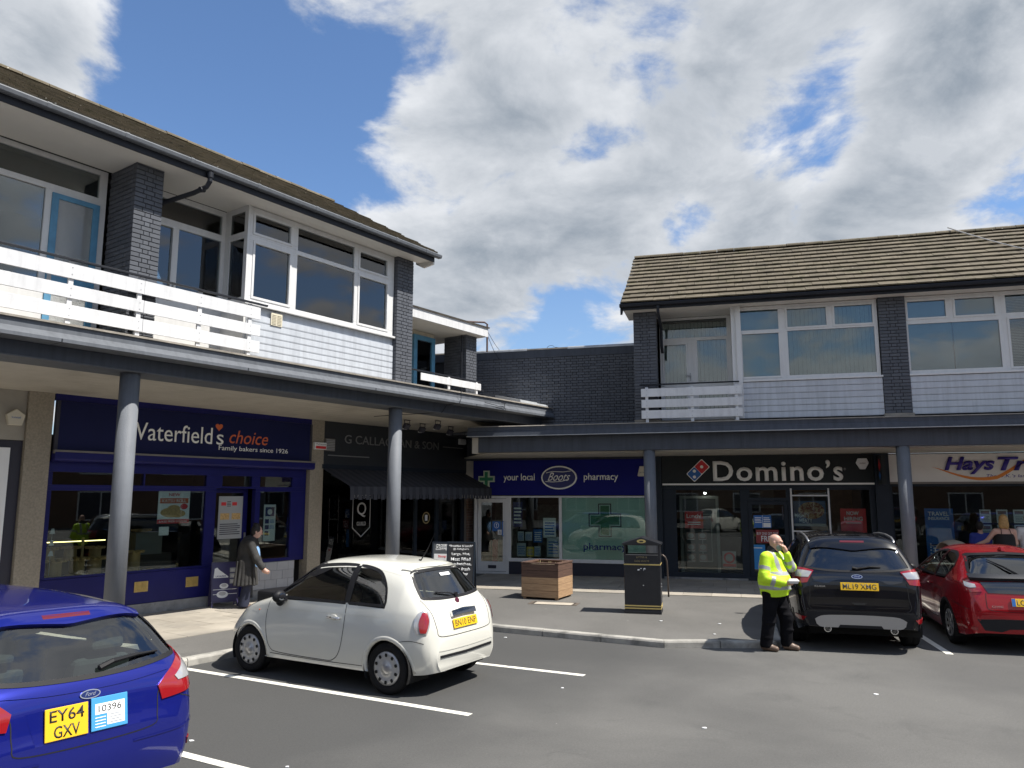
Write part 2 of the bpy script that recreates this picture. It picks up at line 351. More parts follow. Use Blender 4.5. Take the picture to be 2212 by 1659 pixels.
# ================================================================ buildings
M_brick=mat('painted_brick',(.095,.102,.118),.5,spec=.22,var=.10,vs=6,bump=.25,bs=120,rnd=.10)
M_mort=mat('painted_joint',(.012,.013,.017),.8)
M_char=mat('charcoal_paint',(.066,.075,.094),.5,spec=.22,var=.06,vs=1.5,rv=.06,streak=.28)
M_char2=mat('slate_grey_paint',(.125,.135,.152),.5,spec=.25,var=.06,vs=2.,streak=.25)
M_lip=mat('pale_drip_edge',(.36,.37,.38),.5,var=.15,vs=6)
M_dark=mat('black_paint',(.018,.02,.026),.45,spec=.25,var=.1,vs=3)
M_col=mat('column_paint',(.16,.172,.192),.55,spec=.25,var=.08,vs=3,bump=.5,bs=55,streak=.2)
M_felt=mat('roof_felt',(.27,.245,.21),.9,var=.25,vs=4,bump=.5,bs=40)
M_white=mat('white_upvc',(.66,.66,.655),.35,spec=.5,var=.03,vs=4,streak=.10)
M_wood=mat('white_board_paint',(.66,.665,.675),.5,var=.05,vs=7,bump=.15,bs=40,rnd=.03,streak=.18)
M_clad=mat('white_cladding',(.50,.53,.575),.45,var=.05,vs=5,streak=.22,rnd=.025,bump=.1,bs=70)
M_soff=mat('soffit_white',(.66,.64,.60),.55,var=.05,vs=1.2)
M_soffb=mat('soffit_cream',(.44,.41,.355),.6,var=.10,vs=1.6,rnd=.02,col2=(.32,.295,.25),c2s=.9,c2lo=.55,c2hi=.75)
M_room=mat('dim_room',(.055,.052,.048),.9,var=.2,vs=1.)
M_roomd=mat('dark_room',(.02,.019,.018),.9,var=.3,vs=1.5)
M_blind=mat('pale_blind',(.62,.62,.58),.75,var=.04,vs=3)
M_blind2=mat('grey_blind',(.40,.42,.42),.7,var=.05,vs=3)
M_blue=mat('faded_blue_paint',(.09,.26,.42),.5,var=.15,vs=6)
M_cream=mat('aged_cream_paint',(.62,.56,.44),.6,var=.14,vs=4)
M_pebble=mat('concrete_pilaster',(.30,.265,.21),.9,var=.2,vs=30,bump=.6,bs=140)
M_lead=mat('lead_flashing',(.42,.44,.46),.45,metal=.3,var=.2,vs=5)
G_up=glass('window_glass',(.72,.78,.78),1.85); G_shop=glass('shop_glass',(.80,.86,.84),1.55)
G_dark=glass('dark_glass',(.35,.4,.42),2.0)
def tilemat():
    m=mat('concrete_roof_tile',(.118,.098,.067),.9,var=.25,vs=2.6,bump=.5,bs=70,rnd=.13,col2=(.075,.066,.036),c2s=3.,c2lo=.52,c2hi=.66)
    nt=m.node_tree; b=nt.nodes['Principled BSDF']; N=nt.nodes.new; Lk=nt.links.new; g=N('ShaderNodeNewGeometry')
    src=b.inputs['Base Color'].links[0].from_socket
    for sc,a,b_,col in((5.5,.055,.085,(.52,.50,.42,1)),(3.3,.10,.15,(.035,.03,.022,1))):
        v=N('ShaderNodeTexVoronoi'); v.inputs['Scale'].default_value=sc; Lk(g.outputs['Position'],v.inputs['Vector'])
        nz=N('ShaderNodeTexNoise'); nz.inputs['Scale'].default_value=22; Lk(g.outputs['Position'],nz.inputs['Vector'])
        ad=N('ShaderNodeMath'); ad.operation='MULTIPLY_ADD'; Lk(nz.outputs[0],ad.inputs[0]); ad.inputs[1].default_value=.09; Lk(v.outputs['Distance'],ad.inputs[2])
        r=N('ShaderNodeMapRange'); Lk(ad.outputs[0],r.inputs[0]); r.inputs[1].default_value=a+.045; r.inputs[2].default_value=b_+.045; r.inputs[3].default_value=.85; r.inputs[4].default_value=0
        mx=N('ShaderNodeMix'); mx.data_type='RGBA'; Lk(r.outputs[0],mx.inputs[0]); Lk(src,mx.inputs[6]); mx.inputs[7].default_value=col; src=mx.outputs[2]
    Lk(src,b.inputs['Base Color']); return m
M_tile=tilemat()
_bc={}
def brick_mesh(w,d,h,mat_=None):
    k=(round(w,3),round(d,3),round(h,3),mat_.name if mat_ else '')
    if k not in _bc:
        c=.005; m=MB(); m.add([(0,c,0),(w,c,0),(w,c,h),(0,c,h),(c,0,c),(w-c,0,c),(w-c,0,h-c),(c,0,h-c),(0,d,0),(w,d,0),(w,d,h),(0,d,h)],
          [(4,5,6,7),(0,1,5,4),(1,2,6,5),(2,3,7,6),(3,0,4,7),(8,9,1,0),(9,10,2,1),(10,11,3,2),(11,8,0,3)])
        _bc[k]=m.mesh('brick',mat_ or M_brick)
    return _bc[k]
def pier(root,x0,x1,y0,z0,z1,dep,side=None,base=None):
    W_=x1-x0; core=MB(); e=.012; core.box(x0+e,x1-e,y0+e,y0+dep,z0,z1); co=core.build('brick_pier',M_mort,root)
    rows=int((z1-z0)/.075); hh=.065; sc=W_/.5525
    for r in range(rows+1):
        z=z0+r*.075; h=min(hh,z1-z-.002)
        if h<.02: break
        pat=[.215,.1025,.215] if r%2==0 else [.161,.2105,.161]
        x=x0
        for w in pat:
            w*=sc; d=.1025
            o=link('brick',brick_mesh(w,d,h),co,(x,y0+random.uniform(-.002,.001),z)); x+=w+.01*sc
        if side:
            y=y0+.1125
            first=True
            while y<y0+dep-.04:
                w=min(.215 if not(first and r%2) else .1025,y0+dep-y); first=False
                if side=='left': o=link('brick',brick_mesh(w,.1025,h),co,(x0+random.uniform(-.002,.001),y+w,z),(0,0,-math.pi/2))
                else: o=link('brick',brick_mesh(w,.1025,h),co,(x1+random.uniform(-.001,.002),y,z),(0,0,math.pi/2))
                y+=w+.01
    return co
def frame_cells(m,x0,x1,z0,z1,y0,y1,panes):
    xs=sorted({x0,x1,*[p[0] for p in panes],*[p[1] for p in panes]}); zs=sorted({z0,z1,*[p[2] for p in panes],*[p[3] for p in panes]})
    for j in range(len(zs)-1):
        run=None
        for i in range(len(xs)):
            solid=i<len(xs)-1 and not any(p[0]<=xs[i]+1e-6 and xs[i+1]<=p[1]+1e-6 and p[2]<=zs[j]+1e-6 and zs[j+1]<=p[3]+1e-6 for p in panes)
            if solid and run is None: run=xs[i]
            if not solid and run is not None: m.box(run,xs[i],y0,y1,zs[j],zs[j+1]); run=None
def window(root,x0,x1,z0,z1,y,panes,fm=None,sash=(),gl=None,dep=.07,name='window'):
    fm=fm or M_white; gl=gl or G_up
    m=MB(); frame_cells(m,x0,x1,z0,z1,y,y+dep,panes)
    for i in sash:
        a,b,c,d=panes[i]; t=.045; yy=y-.014
        m.box(a-t,b+t,yy,y-.001,d,d+t).box(a-t,b+t,yy,y-.001,c-t,c).box(a-t,a,yy,y-.001,c,d).box(b,b+t,yy,y-.001,c,d)
    w=m.build(name,fm,root,bevel=.003)
    for p in panes:
        g=MB(); g.box(p[0]-.005,p[1]+.005,y+.03,y+.038,p[2]-.005,p[3]+.005); g.build('window_pane',gl,w)
    return w
def blinds(root,x0,x1,z0,z1,y,kind,mat_,parent=None):
    if kind=='venetian':
        m=MB(); n=int((z1-z0)/.035)
        for i in range(n):
            z=z0+i*.035; m.add([(x0,y-.012,z+.004),(x1,y-.012,z+.004),(x1,y+.012,z+.02),(x0,y+.012,z+.02)],[(0,1,2,3)])
        return tag(m.build('venetian_blind',mat_,root),kind='stuff')
    n=max(1,int((x1-x0)/.09)); st=(x1-x0)/n
    for i in range(n):
        m=MB(); a=x0+i*st; m.add([(a+.002,y,z0),(a+st-.008,y+.02,z0),(a+st-.008,y+.02,z1),(a+.002,y,z1)],[(0,1,2,3)]); m.build('blind_slat',mat_,root)
def roof(root,x0,x1,y0,z0,y1,z1,rows,limit_x,back):
    d=Vector((0,y1-y0,z1-z0)); ln=d.length; pitch=math.atan2(d.z,d.y); gauge=ln/rows
    m=MB(); m.prism([(y0+.1,z0+.03),(y1,z1-.04),(back,z0+.03)],x0+.06,x1-.06,'x'); deck=m.build('roof',mat('roof_deck',(.02,.018,.016),.9),root)
    tw=.38; t=.030
    def tmesh(w):
        L_=gauge+.07; q=MB(); q.add([(0,0,.052),(w,0,.052),(w,L_,.0),(0,L_,.0),(0,0,.052-t),(w,0,.052-t),(w,L_,-t),(0,L_,-t)],[(0,1,2,3),(4,7,6,5),(0,4,5,1),(1,5,6,2),(3,7,4,0)]); return q.mesh('roof_tile',M_tile)
    full=tmesh(tw-.007); half=tmesh(tw/2-.007); st=MB(); cnt=0
    for r in range(rows):
        base=Vector((0,y0,z0))+d*(r/rows); x=x0+random.uniform(-.02,.008); first=True
        while x<x1-.1:
            hw=(first and r%2==1); w=tw/2 if hw else tw; first=False
            lo=(x,base.y,base.z+.004+random.uniform(-.003,.003)); ro=(pitch+random.uniform(-.012,.004),random.uniform(-.006,.006),random.uniform(-.004,.004))
            if limit_x[0]<=x<=limit_x[1] and cnt<300: link('roof_tile',half if hw else full,deck,lo,ro); cnt+=1
            else:
                src=half if hw else full; mm=Matrix.Translation(lo)@Euler(ro).to_matrix().to_4x4(); st.add([mm@v.co for v in src.vertices],[tuple(p.vertices) for p in src.polygons])
            x+=w
    if st.f: tag(st.build('roof_tiles',M_tile,deck),kind='stuff')
    rm=MB(); prof=[(.13*math.cos(a),.09*math.sin(a)) for a in [math.pi*k/8 for k in range(9)]]
    for k in range(8): pass
    pr=[(p[0],p[1]) for p in prof]; rm.prism([(p[0],p[1]) for p in pr],0,.44,'x'); rme=rm.mesh('ridge_tile',M_tile)
    x=x0+.02
    while x<x1-.3: link('ridge_tile',rme,deck,(x,y1,z1+.0+random.uniform(-.008,.008)),(0,random.uniform(-.008,.008),0)); x+=.45
    # rear slope, plain
    rs=MB(); rs.add([(x0,y1,z1+.02),(x1,y1,z1+.02),(x1,back+.3,z0),(x0,back+.3,z0)],[(0,3,2,1)]); rs.build('rear_slope',M_tile,deck)
    return deck
def railing(root,x0,x1,y,slats,posts,hz,splits=(),hx=None,hy=.05):
    m=MB(); hx=hx or (x0,x1); m.box(hx[0],hx[1],y+hy,y+hy+.05,hz,hz+.03); rl=m.build('balcony_railing',M_dark,root,bevel=.003)
    for a,b in slats:
        xs=[x0,*splits,x1]
        for i in range(len(xs)-1):
            s=MB(); s.box(xs[i]+(.002 if i else 0),xs[i+1]-.002,y,y+.022,a,b); o=s.build('slat',M_wood,rl,bevel=.003); o.location.z+=random.uniform(-.004,.004); o.rotation_euler.y=random.uniform(-.0015,.0015)
    for p in posts:
        s=MB(); s.box(p-.035,p+.035,y+.023,y+.06,slats[-1][0]-.10,slats[0][1]+.035); s.build('post',M_wood,rl,bevel=.003)
        for a,b in slats:
            for dz in(.05,-.05):
                bl=MB(); bl.lathe([(.0001,-.004),(.008,-.004),(.008,0)],8,Matrix.Translation((p,y,(a+b)/2+dz))@Matrix.Rotation(math.pi/2,4,'X')@Matrix.Rotation(math.pi,4,'X')); bl.build('bolt',M_lip,rl)
    return rl
def cladding(root,x0,x1,z0,z1,y,n):
    h=(z1-z0)/n; m=MB(); m.box(x0,x1,y+.022,y+.06,z0,z1); bk=m.build('cladding',mat('cladding_shadow_gap',(.25,.27,.30),.6),root)
    for i in range(n):
        z=z0+i*h; s=MB(); s.prism([(y+.021,z+.001),(y+.006,z+.001),(y,z+.02),(y,z+h-.008),(y+.021,z+h-.008)],x0,x1,'x'); s.build('cladding_board',M_clad,bk)
def gutter(root,x0,x1,y,z,m_,joints,sq=True):
    g=MB(); pr=[(y,z),(y,z+.075),(y-.012,z+.08),(y-.105,z+.08),(y-.112,z+.06),(y-.1,z+.012),(y-.085,z)]
    g.prism(pr,x0,x1,'x'); gu=g.build('gutter',m_,root,bevel=.004)
    for j in joints:
        q=MB(); q.prism([(a[0]-.004 if a[0]<y-.05 else a[0],a[1]+(.004 if a[1]>z+.04 else -.004)) for a in pr],j-.03,j+.03,'x'); q.build('gutter_joint',m_,gu)
    return gu
# ---------------------------------------------------------------- right parade
RB=thing('parade_building','two-storey shop parade over the pizza shop and travel agent, tiled roof, charcoal brick piers','building',frame=FR)
XE=13.0
pier(RB,0,.55,0,4.08,6.73,.30,'right'); pier(RB,5.52,6.07,0,4.08,6.73,.16,'left'); pier(RB,11.0,11.55,0,4.08,6.73,.16,None)
m=MB(); m.box(-.02,.6,-.02,.4,3.96,4.078).box(5.5,6.1,-.02,.3,3.96,4.078).box(10.98,11.6,-.02,.3,3.96,4.078); m.build('pier_base',M_felt,RB)
roof(RB,-.22,XE,-.5,6.84,2.6,8.88,12,(-1,8.5),5.6)
# the gap-filled rest of the first floor: floor, rear wall, end walls, ceiling
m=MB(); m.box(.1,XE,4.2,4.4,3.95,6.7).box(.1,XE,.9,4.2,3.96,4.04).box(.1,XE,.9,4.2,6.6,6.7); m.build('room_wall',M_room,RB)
m=MB(); m.box(.01,.14,.31,5.5,3.97,6.72).box(XE-.1,XE,.3,5.5,3.97,6.72); m.build('gable_wall',M_char,RB)
m=MB(); m.box(-.2,XE,-.36,.84,6.722,6.76); m.box(-.2,XE,.84,.9,6.74,6.76); m.build('eaves_soffit',M_soff,RB)
m=MB(); m.box(-.2,XE,-.40,-.362,6.70,6.86); m.build('fascia_board',M_dark,RB)
m=MB(); m.prism([(-.36,6.60),(-.40,6.60),(-.40,6.9),(.9,7.65),(.9,7.5),(-.1,6.8)],-.26,-.215,'x'); m.build('bargeboard',M_dark,RB)
gutter(RB,-.27,XE,-.40,6.76,M_dark,[1.6,4.6,7.6])
# downpipe with its swan-neck
m=MB(); m.tube([(.64,-.455,6.75),(.64,-.455,6.60),(.645,-.40,6.53),(.66,.0,6.36),(.66,.13,6.27),(.655,.2,6.15),(.65,.26,5.9),(.66,.36,5.75)],.036,10); m.lathe([(.046,0),(.046,.07)],12,Matrix.Translation((.64,-.455,6.68))); m.build('downpipe',M_dark,RB,smooth=False)
# windows
w=window(RB,2.42,5.5,4.95,6.71,.08,[(2.52,3.37,6.14,6.62),(2.54,3.36,5.03,6.05),(3.57,4.42,6.17,6.6),(4.60,5.40,6.17,6.6),(3.56,5.42,5.03,6.08)],sash=(1,2,3))
for a in ((2.5,3.4),(3.5,5.45)):
    s=MB(); n_=int((a[1]-a[0])/.09)
    for i in range(n_):
        x=a[0]+i*(a[1]-a[0])/n_; s.add([(x,.24,4.95),(x+.09,.26,4.95),(x+.09,.26,6.68),(x,.24,6.68)],[(0,1,2,3)])
    tag(s.build('vertical_blind',mat('mint_blind',(.58,.66,.62),.7,var=.03),RB),kind='stuff')
w=window(RB,6.08,7.98,4.95,6.71,.08,[(6.13,6.90,6.22,6.6),(7.09,7.87,6.22,6.6),(6.12,7.92,5.03,6.08)],sash=(0,1))
s=MB(); s.box(6.1,7.02,.2,.21,4.97,6.65).box(7.05,7.95,.2,.21,4.97,6.65); s.build('roller_blind',mat('blue_grey_blind',(.42,.50,.56),.7,var=.03),RB)
w=window(RB,7.98,10.98,4.95,6.71,.08,[(8.08,9.3,6.22,6.62),(8.12,9.26,5.03,6.08),(9.4,10.9,6.22,6.62),(9.4,10.9,5.03,6.08)],sash=(1,))
blinds(RB,8.0,10.9,4.97,6.65,.2,'venetian',M_blind2)
m=MB(); m.box(2.40,2.52,-.02,.079,4.05,6.72); m.build('corner_post',M_white,RB,bevel=.004)
m=MB(); m.box(2.30,2.40,.02,.86,4.0,6.72); m.build('bay_return',M_white,RB)
m=MB(); m.box(2.40,5.53,.0,.079,4.905,4.947).box(6.06,11.0,.0,.079,4.905,4.947); m.build('window_sill',M_white,RB,bevel=.004)
cladding(RB,2.40,5.51,4.05,4.90,.03,6); cladding(RB,6.08,10.99,4.05,4.90,.03,6)
# balcony doors in the recess
w=window(RB,.56,2.3,4.06,6.72,.86,[(.62,2.2,6.2,6.66),(.66,1.2,5.07,6.03),(1.48,2.18,5.07,6.12),(.66,1.2,4.2,4.95),(1.48,2.18,4.2,4.95)],sash=(1,),name='balcony_door')
h=MB(); h.tube([(1.29,.84,5.22),(1.29,.80,5.22),(1.18,.80,5.23)],.011,6); h.box(1.275,1.305,.835,.846,5.10,5.30); h.build('handle',M_lip,w)
for hz in(5.0,5.95): h=MB(); h.box(.585,.66,.83,.846,hz,hz+.07); h.build('hinge',M_white,w)
blinds(RB,.60,1.24,4.2,6.05,.98,'vertical',M_blind); blinds(RB,1.44,2.24,4.2,6.14,.98,'vertical',M_blind); blinds(RB,.60,2.24,6.2,6.68,.98,'vertical',M_blind)
m=MB(); m.box(.56,2.3,.02,.86,4.015,4.05); m.build('balcony_floor',M_felt,RB)
railing(RB,.173,2.484,-.2,[(4.605,4.80),(4.345,4.535),(4.085,4.28)],[.30,1.35,2.36],4.89,hx=(.13,2.43),hy=.06)
# canopy
m=MB(); m.prism([(-.05,3.355),(-.05,3.728),(.3,3.728),(.3,3.355)],-3.96,XE,'x'); m.build('canopy_beam',M_char,RB,bevel=.006)
m=MB(); m.prism([(-.26,3.965),(-.255,3.865),(-.27,3.855),(-.29,3.745),(-.02,3.73),(-.02,3.965)],-4.18,XE,'x'); m.build('canopy_fascia',M_char,RB,bevel=.004)
m=MB(); m.box(-4.19,XE,-.306,-.292,3.728,3.746); m.build('drip_edge',M_lip,RB)
m=MB(); m.prism([(-.28,3.968),(-.27,3.99),(.04,4.01),(1.8,4.04),(1.8,3.97)],-4.2,XE,'x'); m.build('canopy_roof',M_felt,RB)
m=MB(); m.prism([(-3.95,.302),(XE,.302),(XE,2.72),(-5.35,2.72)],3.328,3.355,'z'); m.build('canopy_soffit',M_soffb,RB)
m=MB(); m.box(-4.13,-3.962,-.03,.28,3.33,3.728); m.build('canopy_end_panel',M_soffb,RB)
for x in(.30,5.83,11.3):
    m=MB(); m.lathe([(.14,.1),(.14,3.352)],32,Matrix.Translation((x,.1,0))); o=m.build('column',M_col,RB,smooth=True)
    o.data.polygons[-1].use_smooth=False; o.data.polygons[-2].use_smooth=False
# ---------------------------------------------------------------- link block
LB=thing('brick_link_block','low charcoal-painted brick block with flat felt roof joining the two parades in the corner','building',frame=FR)
m=MB(); m.box(-7.5,-.02,1.815,8,3.9,6.28); core=m.build('wall',M_mort,LB)
rest=MB(); cnt=0; todo=[]
for r in range(28):
    z=3.955+r*.075; x=-5.3-(.16875 if r%2 else 0); k=0
    while x<-.12:
        w=.215 if k%2==0 else .1025; todo.append((x,min(w,-.005-x),z)); x+=w+.01; k+=1
vis=[t for t in todo if t[2]>4.3 and t[0]>-4.75]; random.shuffle(vis); vis.sort(key=lambda t:-(t[0]*.5+t[2])); keep=set(vis[:300])
for t in todo:
    if t in keep: link('brick',brick_mesh(round(t[1],3),.1025,.065),core,(t[0],1.8+random.uniform(-.003,.002),t[2]))
    else:
        bm_=brick_mesh(round(t[1],3),.1025,.065); o=Vector((t[0],1.8+random.uniform(-.003,.002),t[2])); rest.add([v.co+o for v in bm_.vertices],[tuple(p.vertices) for p in bm_.polygons])
tag(rest.build('bricks',M_brick,core),kind='stuff')
m=MB(); m.box(-7.5,-.02,1.786,1.812,6.05,6.27); m.build('fascia_board',M_char,LB)
m=MB(); m.prism([(1.78,6.272),(1.785,6.31),(2.2,6.37),(8,6.4),(8,6.272)],-7.5,-.02,'x'); m.build('flat_roof',M_felt,LB)
for a,b in((-4.7,-3.15),(-2.0,-.1)):
    m=MB(); m.prism([(1.774,6.255),(1.776,6.295),(1.80,6.325),(1.80,6.255)],a,b,'x'); m.build('flashing',M_lead,LB)
m=MB(); pts=[(-2.55+.11*math.cos(a),2.1+.02*a,6.38+.06*math.sin(a)) for a in [k*.4 for k in range(18)]]+[(-2.2,2.2,6.37),(-2.0,2.1,6.36)]; m.tube(pts,.006,5); m.build('loose_cable',M_dark,LB)
# ---------------------------------------------------------------- left parade
LP=thing('parade_building','two-storey shop parade over the bakery and butcher, white slatted balcony and charcoal brick piers','building',frame=FL)
X0=-7.0
pier(LP,0,.46,0,4.70,7.5,.80,'left'); pier(LP,5.93,6.44,0,4.72,7.5,.22,'left')
m=MB(); m.box(5.9,6.48,-.03,.5,4.62,4.718).box(-.03,.5,-.03,.9,4.62,4.698); m.build('pier_base',M_felt,LP)
roof(LP,X0,6.62,-.50,7.64,2.9,9.58,13,(-2.3,7),6.2)
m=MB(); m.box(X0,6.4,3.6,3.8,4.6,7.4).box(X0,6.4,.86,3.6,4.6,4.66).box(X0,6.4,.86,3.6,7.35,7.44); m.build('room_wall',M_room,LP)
m=MB(); m.box(6.28,6.42,.23,6,4.58,7.48); m.build('gable_wall',M_char,LP)
m=MB(); m.box(X0,6.45,-.398,.76,7.502,7.54); m.box(6.45,6.66,-.398,.0,7.502,7.54); m.build('eaves_soffit',M_soff,LP)
m=MB(); m.prism([(-.42,7.42),(-.42,7.5),(.1,7.72),(.1,7.5),(-.12,7.38)],6.62,6.665,'x'); m.build('bargeboard',M_soff,LP)
m=MB(); m.box(X0,6.66,-.425,-.40,7.47,7.68); m.build('fascia_board',M_dark,LP)
gutter(LP,X0,6.80,-.425,7.575,M_char2,[-1.55,.62,1.9,3.2,4.3,5.35,6.3,-.45])
m=MB(); m.tube([(.98,-.47,7.56),(.98,-.47,7.40),(.96,-.42,7.31),(.86,-.22,7.22),(.62,.18,7.08),(.47,.38,7.0)],.04,10); m.lathe([(.052,0),(.052,.09)],12,Matrix.Translation((.98,-.47,7.46))); m.lathe([(.05,-.03),(.05,.05)],12,Matrix.Translation((.92,-.34,7.27))@Matrix.Rotation(R_(70),4,'Y')); m.build('downpipe',M_dark,LP)
# bay with three-light window
w=window(LP,2.2,5.92,5.70,7.49,.1,[(2.30,3.10,7.02,7.36),(2.32,3.10,5.83,6.82),(3.28,4.74,6.94,7.40),(3.28,4.76,5.78,6.86),(4.90,5.70,7.0,7.35),(4.90,5.71,5.82,6.82)],sash=(0,1,4,5))
s=MB(); s.box(2.12,5.95,.03,.1,5.655,5.695); s.build('window_sill',M_white,LP,bevel=.004)
m=MB(); m.box(2.18,5.93,.12,.16,5.50,5.655); m.build('sill_board',M_clad,LP)
blinds(LP,2.28,3.16,5.8,7.4,.26,'venetian',M_blind); blinds(LP,5.25,5.8,5.8,7.4,.26,'venetian',M_blind)
s=MB(); s.box(3.25,4.8,.3,.31,6.95,7.42); s.box(4.86,5.8,.3,.31,7.05,7.42); s.build('roller_blind',M_blind,LP)
cladding(LP,2.2,5.92,4.62,5.50,.08,7)
v=MB(); v.box(2.71,2.96,.06,.08,5.37,5.60); v.build('air_vent',mat('cream_vent',(.62,.57,.44),.6),LP)
vv=LP.children[-1]
for k in range(7):
    for c_ in(2.735,2.85): q=MB(); q.box(c_,c_+.09,.052,.0595,5.395+k*.028,5.408+k*.028); q.build('louvre',mat('cream_vent'),vv)
# return of the bay with a narrow window
m=MB(); ps=[(.2,.62,7.02,7.4),(.2,.62,5.8,6.9)]; 
def swap(mb): 
    mb.v=[(2.2-v[1],v[0],v[2]) for v in mb.v]; mb.f=[f for f in mb.f]; return mb
frame_cells(m,.1,.78,4.62,7.5,-.0,.05,ps); mm=MB(); mm.add([(2.2-(v[1]),v[0],v[2]) for v in m.v],[tuple(f) for f in m.f]); rw=mm.build('bay_return',M_white,LP,clean=True)
for p in ps: g=MB(); g.box(2.165,2.175,p[0]-.005,p[1]+.005,p[2],p[3]); g.build('window_pane',G_up,rw)
# recess right of the pier: glazed door and window
w=window(LP,.5,2.19,4.66,7.5,.78,[(.62,2.08,7.04,7.40),(.62,1.12,5.65,6.90),(1.24,2.08,5.75,6.92)],sash=(1,),name='balcony_door')
blinds(LP,.55,2.15,5.7,7.42,.95,'venetian',M_blind2)
h=MB(); h.box(1.16,1.19,.74,.78,5.62,5.9); h.build('handle',M_lip,w)
# recess left of the pier: window and blue door
w=window(LP,-4.0,-.04,4.66,7.5,.80,[(-3.9,-.16,7.03,7.42),(-3.9,-2.45,5.3,6.94),(-2.35,-.95,5.3,6.94)],fm=M_white,gl=G_up)
d=MB(); frame_cells(d,-.86,-.14,4.68,6.90,.775,.83,[(-.76,-.24,5.6,6.82),(-.76,-.24,4.85,5.45)]); dr=d.build('blue_door',M_blue,LP,bevel=.003); tag(dr,'flaking pale blue balcony door')
for p in((-.76,-.24,5.6,6.82),(-.76,-.24,4.85,5.45)): g=MB(); g.box(p[0]-.005,p[1]+.005,.80,.808,p[2],p[3]); g.build('window_pane',G_up,dr)
h=MB(); h.box(-.78,-.84,.765,.776,5.5,5.7) if False else h.box(-.845,-.785,.765,.774,5.48,5.68); h.build('handle',M_lip,dr)
s=MB(); s.box(-.5,-.2,.9,.91,5.4,6.85); s.build('dark_curtain',M_roomd,LP)
m=MB(); m.box(-4.1,-4.0,-.05,.85,4.6,7.5); m.build('white_pier',M_white,LP)
m=MB(); m.box(X0,-4.1,.0,.1,4.6,7.5); m.build('far_wall',M_white,LP)
m=MB(); m.box(-4,-.04,.74,.80,4.62,4.76); m.build('door_sill',M_cream,LP)
m=MB(); m.box(X0,2.2,-.12,.8,4.668,4.695); m.build('balcony_floor',M_felt,LP)
railing(LP,-4.2,2.32,-.16,[(5.36,5.58),(5.065,5.26),(4.765,4.97)],[-3.1,-2.0,-.90,.12,1.15,2.12],5.62,splits=(-2.0,.18),hx=(-4.2,2.45),hy=-.03)
# flat-roofed annexe at the corner
m=MB(); m.box(6.44,6.98,1.0,6,4.6,6.42).box(6.44,9.9,3.0,3.2,4.6,6.4); m.build('annexe_wall',M_char,LP)
m=MB(); m.box(6.45,9.96,.55,.60,6.43,6.66); m.build('annexe_fascia',M_wood,LP)
m=MB(); m.prism([(.52,6.662),(.50,6.69),(.62,6.73),(3.2,6.75),(3.2,6.662)],6.45,9.99,'x'); m.build('annexe_roof',M_felt,LP)
m=MB(); m.box(6.45,9.94,.60,3.2,6.43,6.47); m.build('annexe_soffit',M_soff,LP)
pier(LP,9.36,9.80,.80,4.72,6.43,.75,'left')
w=window(LP,7.0,8.9,4.72,6.42,1.5,[(7.35,7.95,5.2,6.2)],fm=M_cream)
d=MB(); frame_cells(d,8.05,8.85,4.72,6.3,1.42,1.49,[(8.17,8.73,4.95,6.18)]); dr=d.build('blue_door',M_blue,LP); g=MB(); g.box(8.165,8.735,1.45,1.458,4.95,6.18); g.build('window_pane',G_up,dr)
m=MB(); m.box(8.1,8.8,1.6,1.62,4.8,6.25); m.build('curtain',mat('brown_curtain',(.20,.13,.09),.9),LP)
m=MB(); m.box(7.0,7.12,.75,.86,4.6,6.43); m.build('white_post',M_wood,LP)
railing(LP,7.25,9.55,.45,[(4.94,5.11)],[8.3,9.40],5.16,hx=(7.0,9.6),hy=.05)
m=MB(); m.tube([(9.3,1.0,6.80),(9.9,.62,6.83),(10.02,.62,6.80),(10.02,.62,6.05)],.025,8); m.build('downpipe',mat('rusty_iron',(.10,.06,.055),.7),LP)
m=MB(); m.tube([(9.25,.86,6.40),(9.25,.86,4.72)],.02,6); m.build('cable_pipe',M_dark,LP)
m=MB()
for k in range(2):
    pts=[Vector((10.02,.62,6.62-k*.1)).lerp(Vector((12.6,1.6,6.36)),t)+Vector((0,0,-(.18+.22*k)*math.sin(math.pi*t))) for t in [i/14 for i in range(15)]]; m.tube(pts,.007,4)
m.build('slack_cable',M_dark,LP)
# canopy
m=MB(); m.box(X0,12.6,-.10,.2,4.165,4.361); m.build('canopy_beam',M_char,LP,bevel=.006)
m=MB(); m.box(X0,12.6,-.097,.55,4.148,4.163); m.build('beam_underside',M_char2,LP)
m=MB(); m.prism([(-.37,4.63),(-.37,4.50),(-.39,4.49),(-.455,4.415),(-.455,4.362),(-.10,4.362),(-.10,4.63)],X0,12.6,'x'); m.build('canopy_fascia',M_char2,LP,bevel=.003)
m=MB(); m.prism([(-.405,4.615),(-.405,4.645),(-.33,4.66),(.0,4.665),(1.2,4.665),(1.2,4.632),(-.375,4.632)],X0,12.6,'x'); m.build('canopy_roof',M_felt,LP)
for x in(-1.1,1.9,4.9,8.2,9.35): m=MB(); m.box(x,x+.012,-.462,-.10,4.36,4.41); m.build('fascia_joint',M_dark,LP)
for i in range(11):
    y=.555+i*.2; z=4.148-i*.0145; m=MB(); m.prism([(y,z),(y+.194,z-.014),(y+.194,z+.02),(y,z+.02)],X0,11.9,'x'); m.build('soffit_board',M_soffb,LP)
m=MB(); m.box(X0,12.2,.21,2.7,4.18,4.22); m.build('soffit_backing',M_dark,LP)
for x in(.2,6.08,-5.6):
    m=MB(); m.lathe([(.145,.1),(.145,4.15)],32,Matrix.Translation((x,.12,0))); o=m.build('column',M_col,LP,smooth=True); o.data.polygons[-1].use_smooth=False; o.data.polygons[-2].use_smooth=False
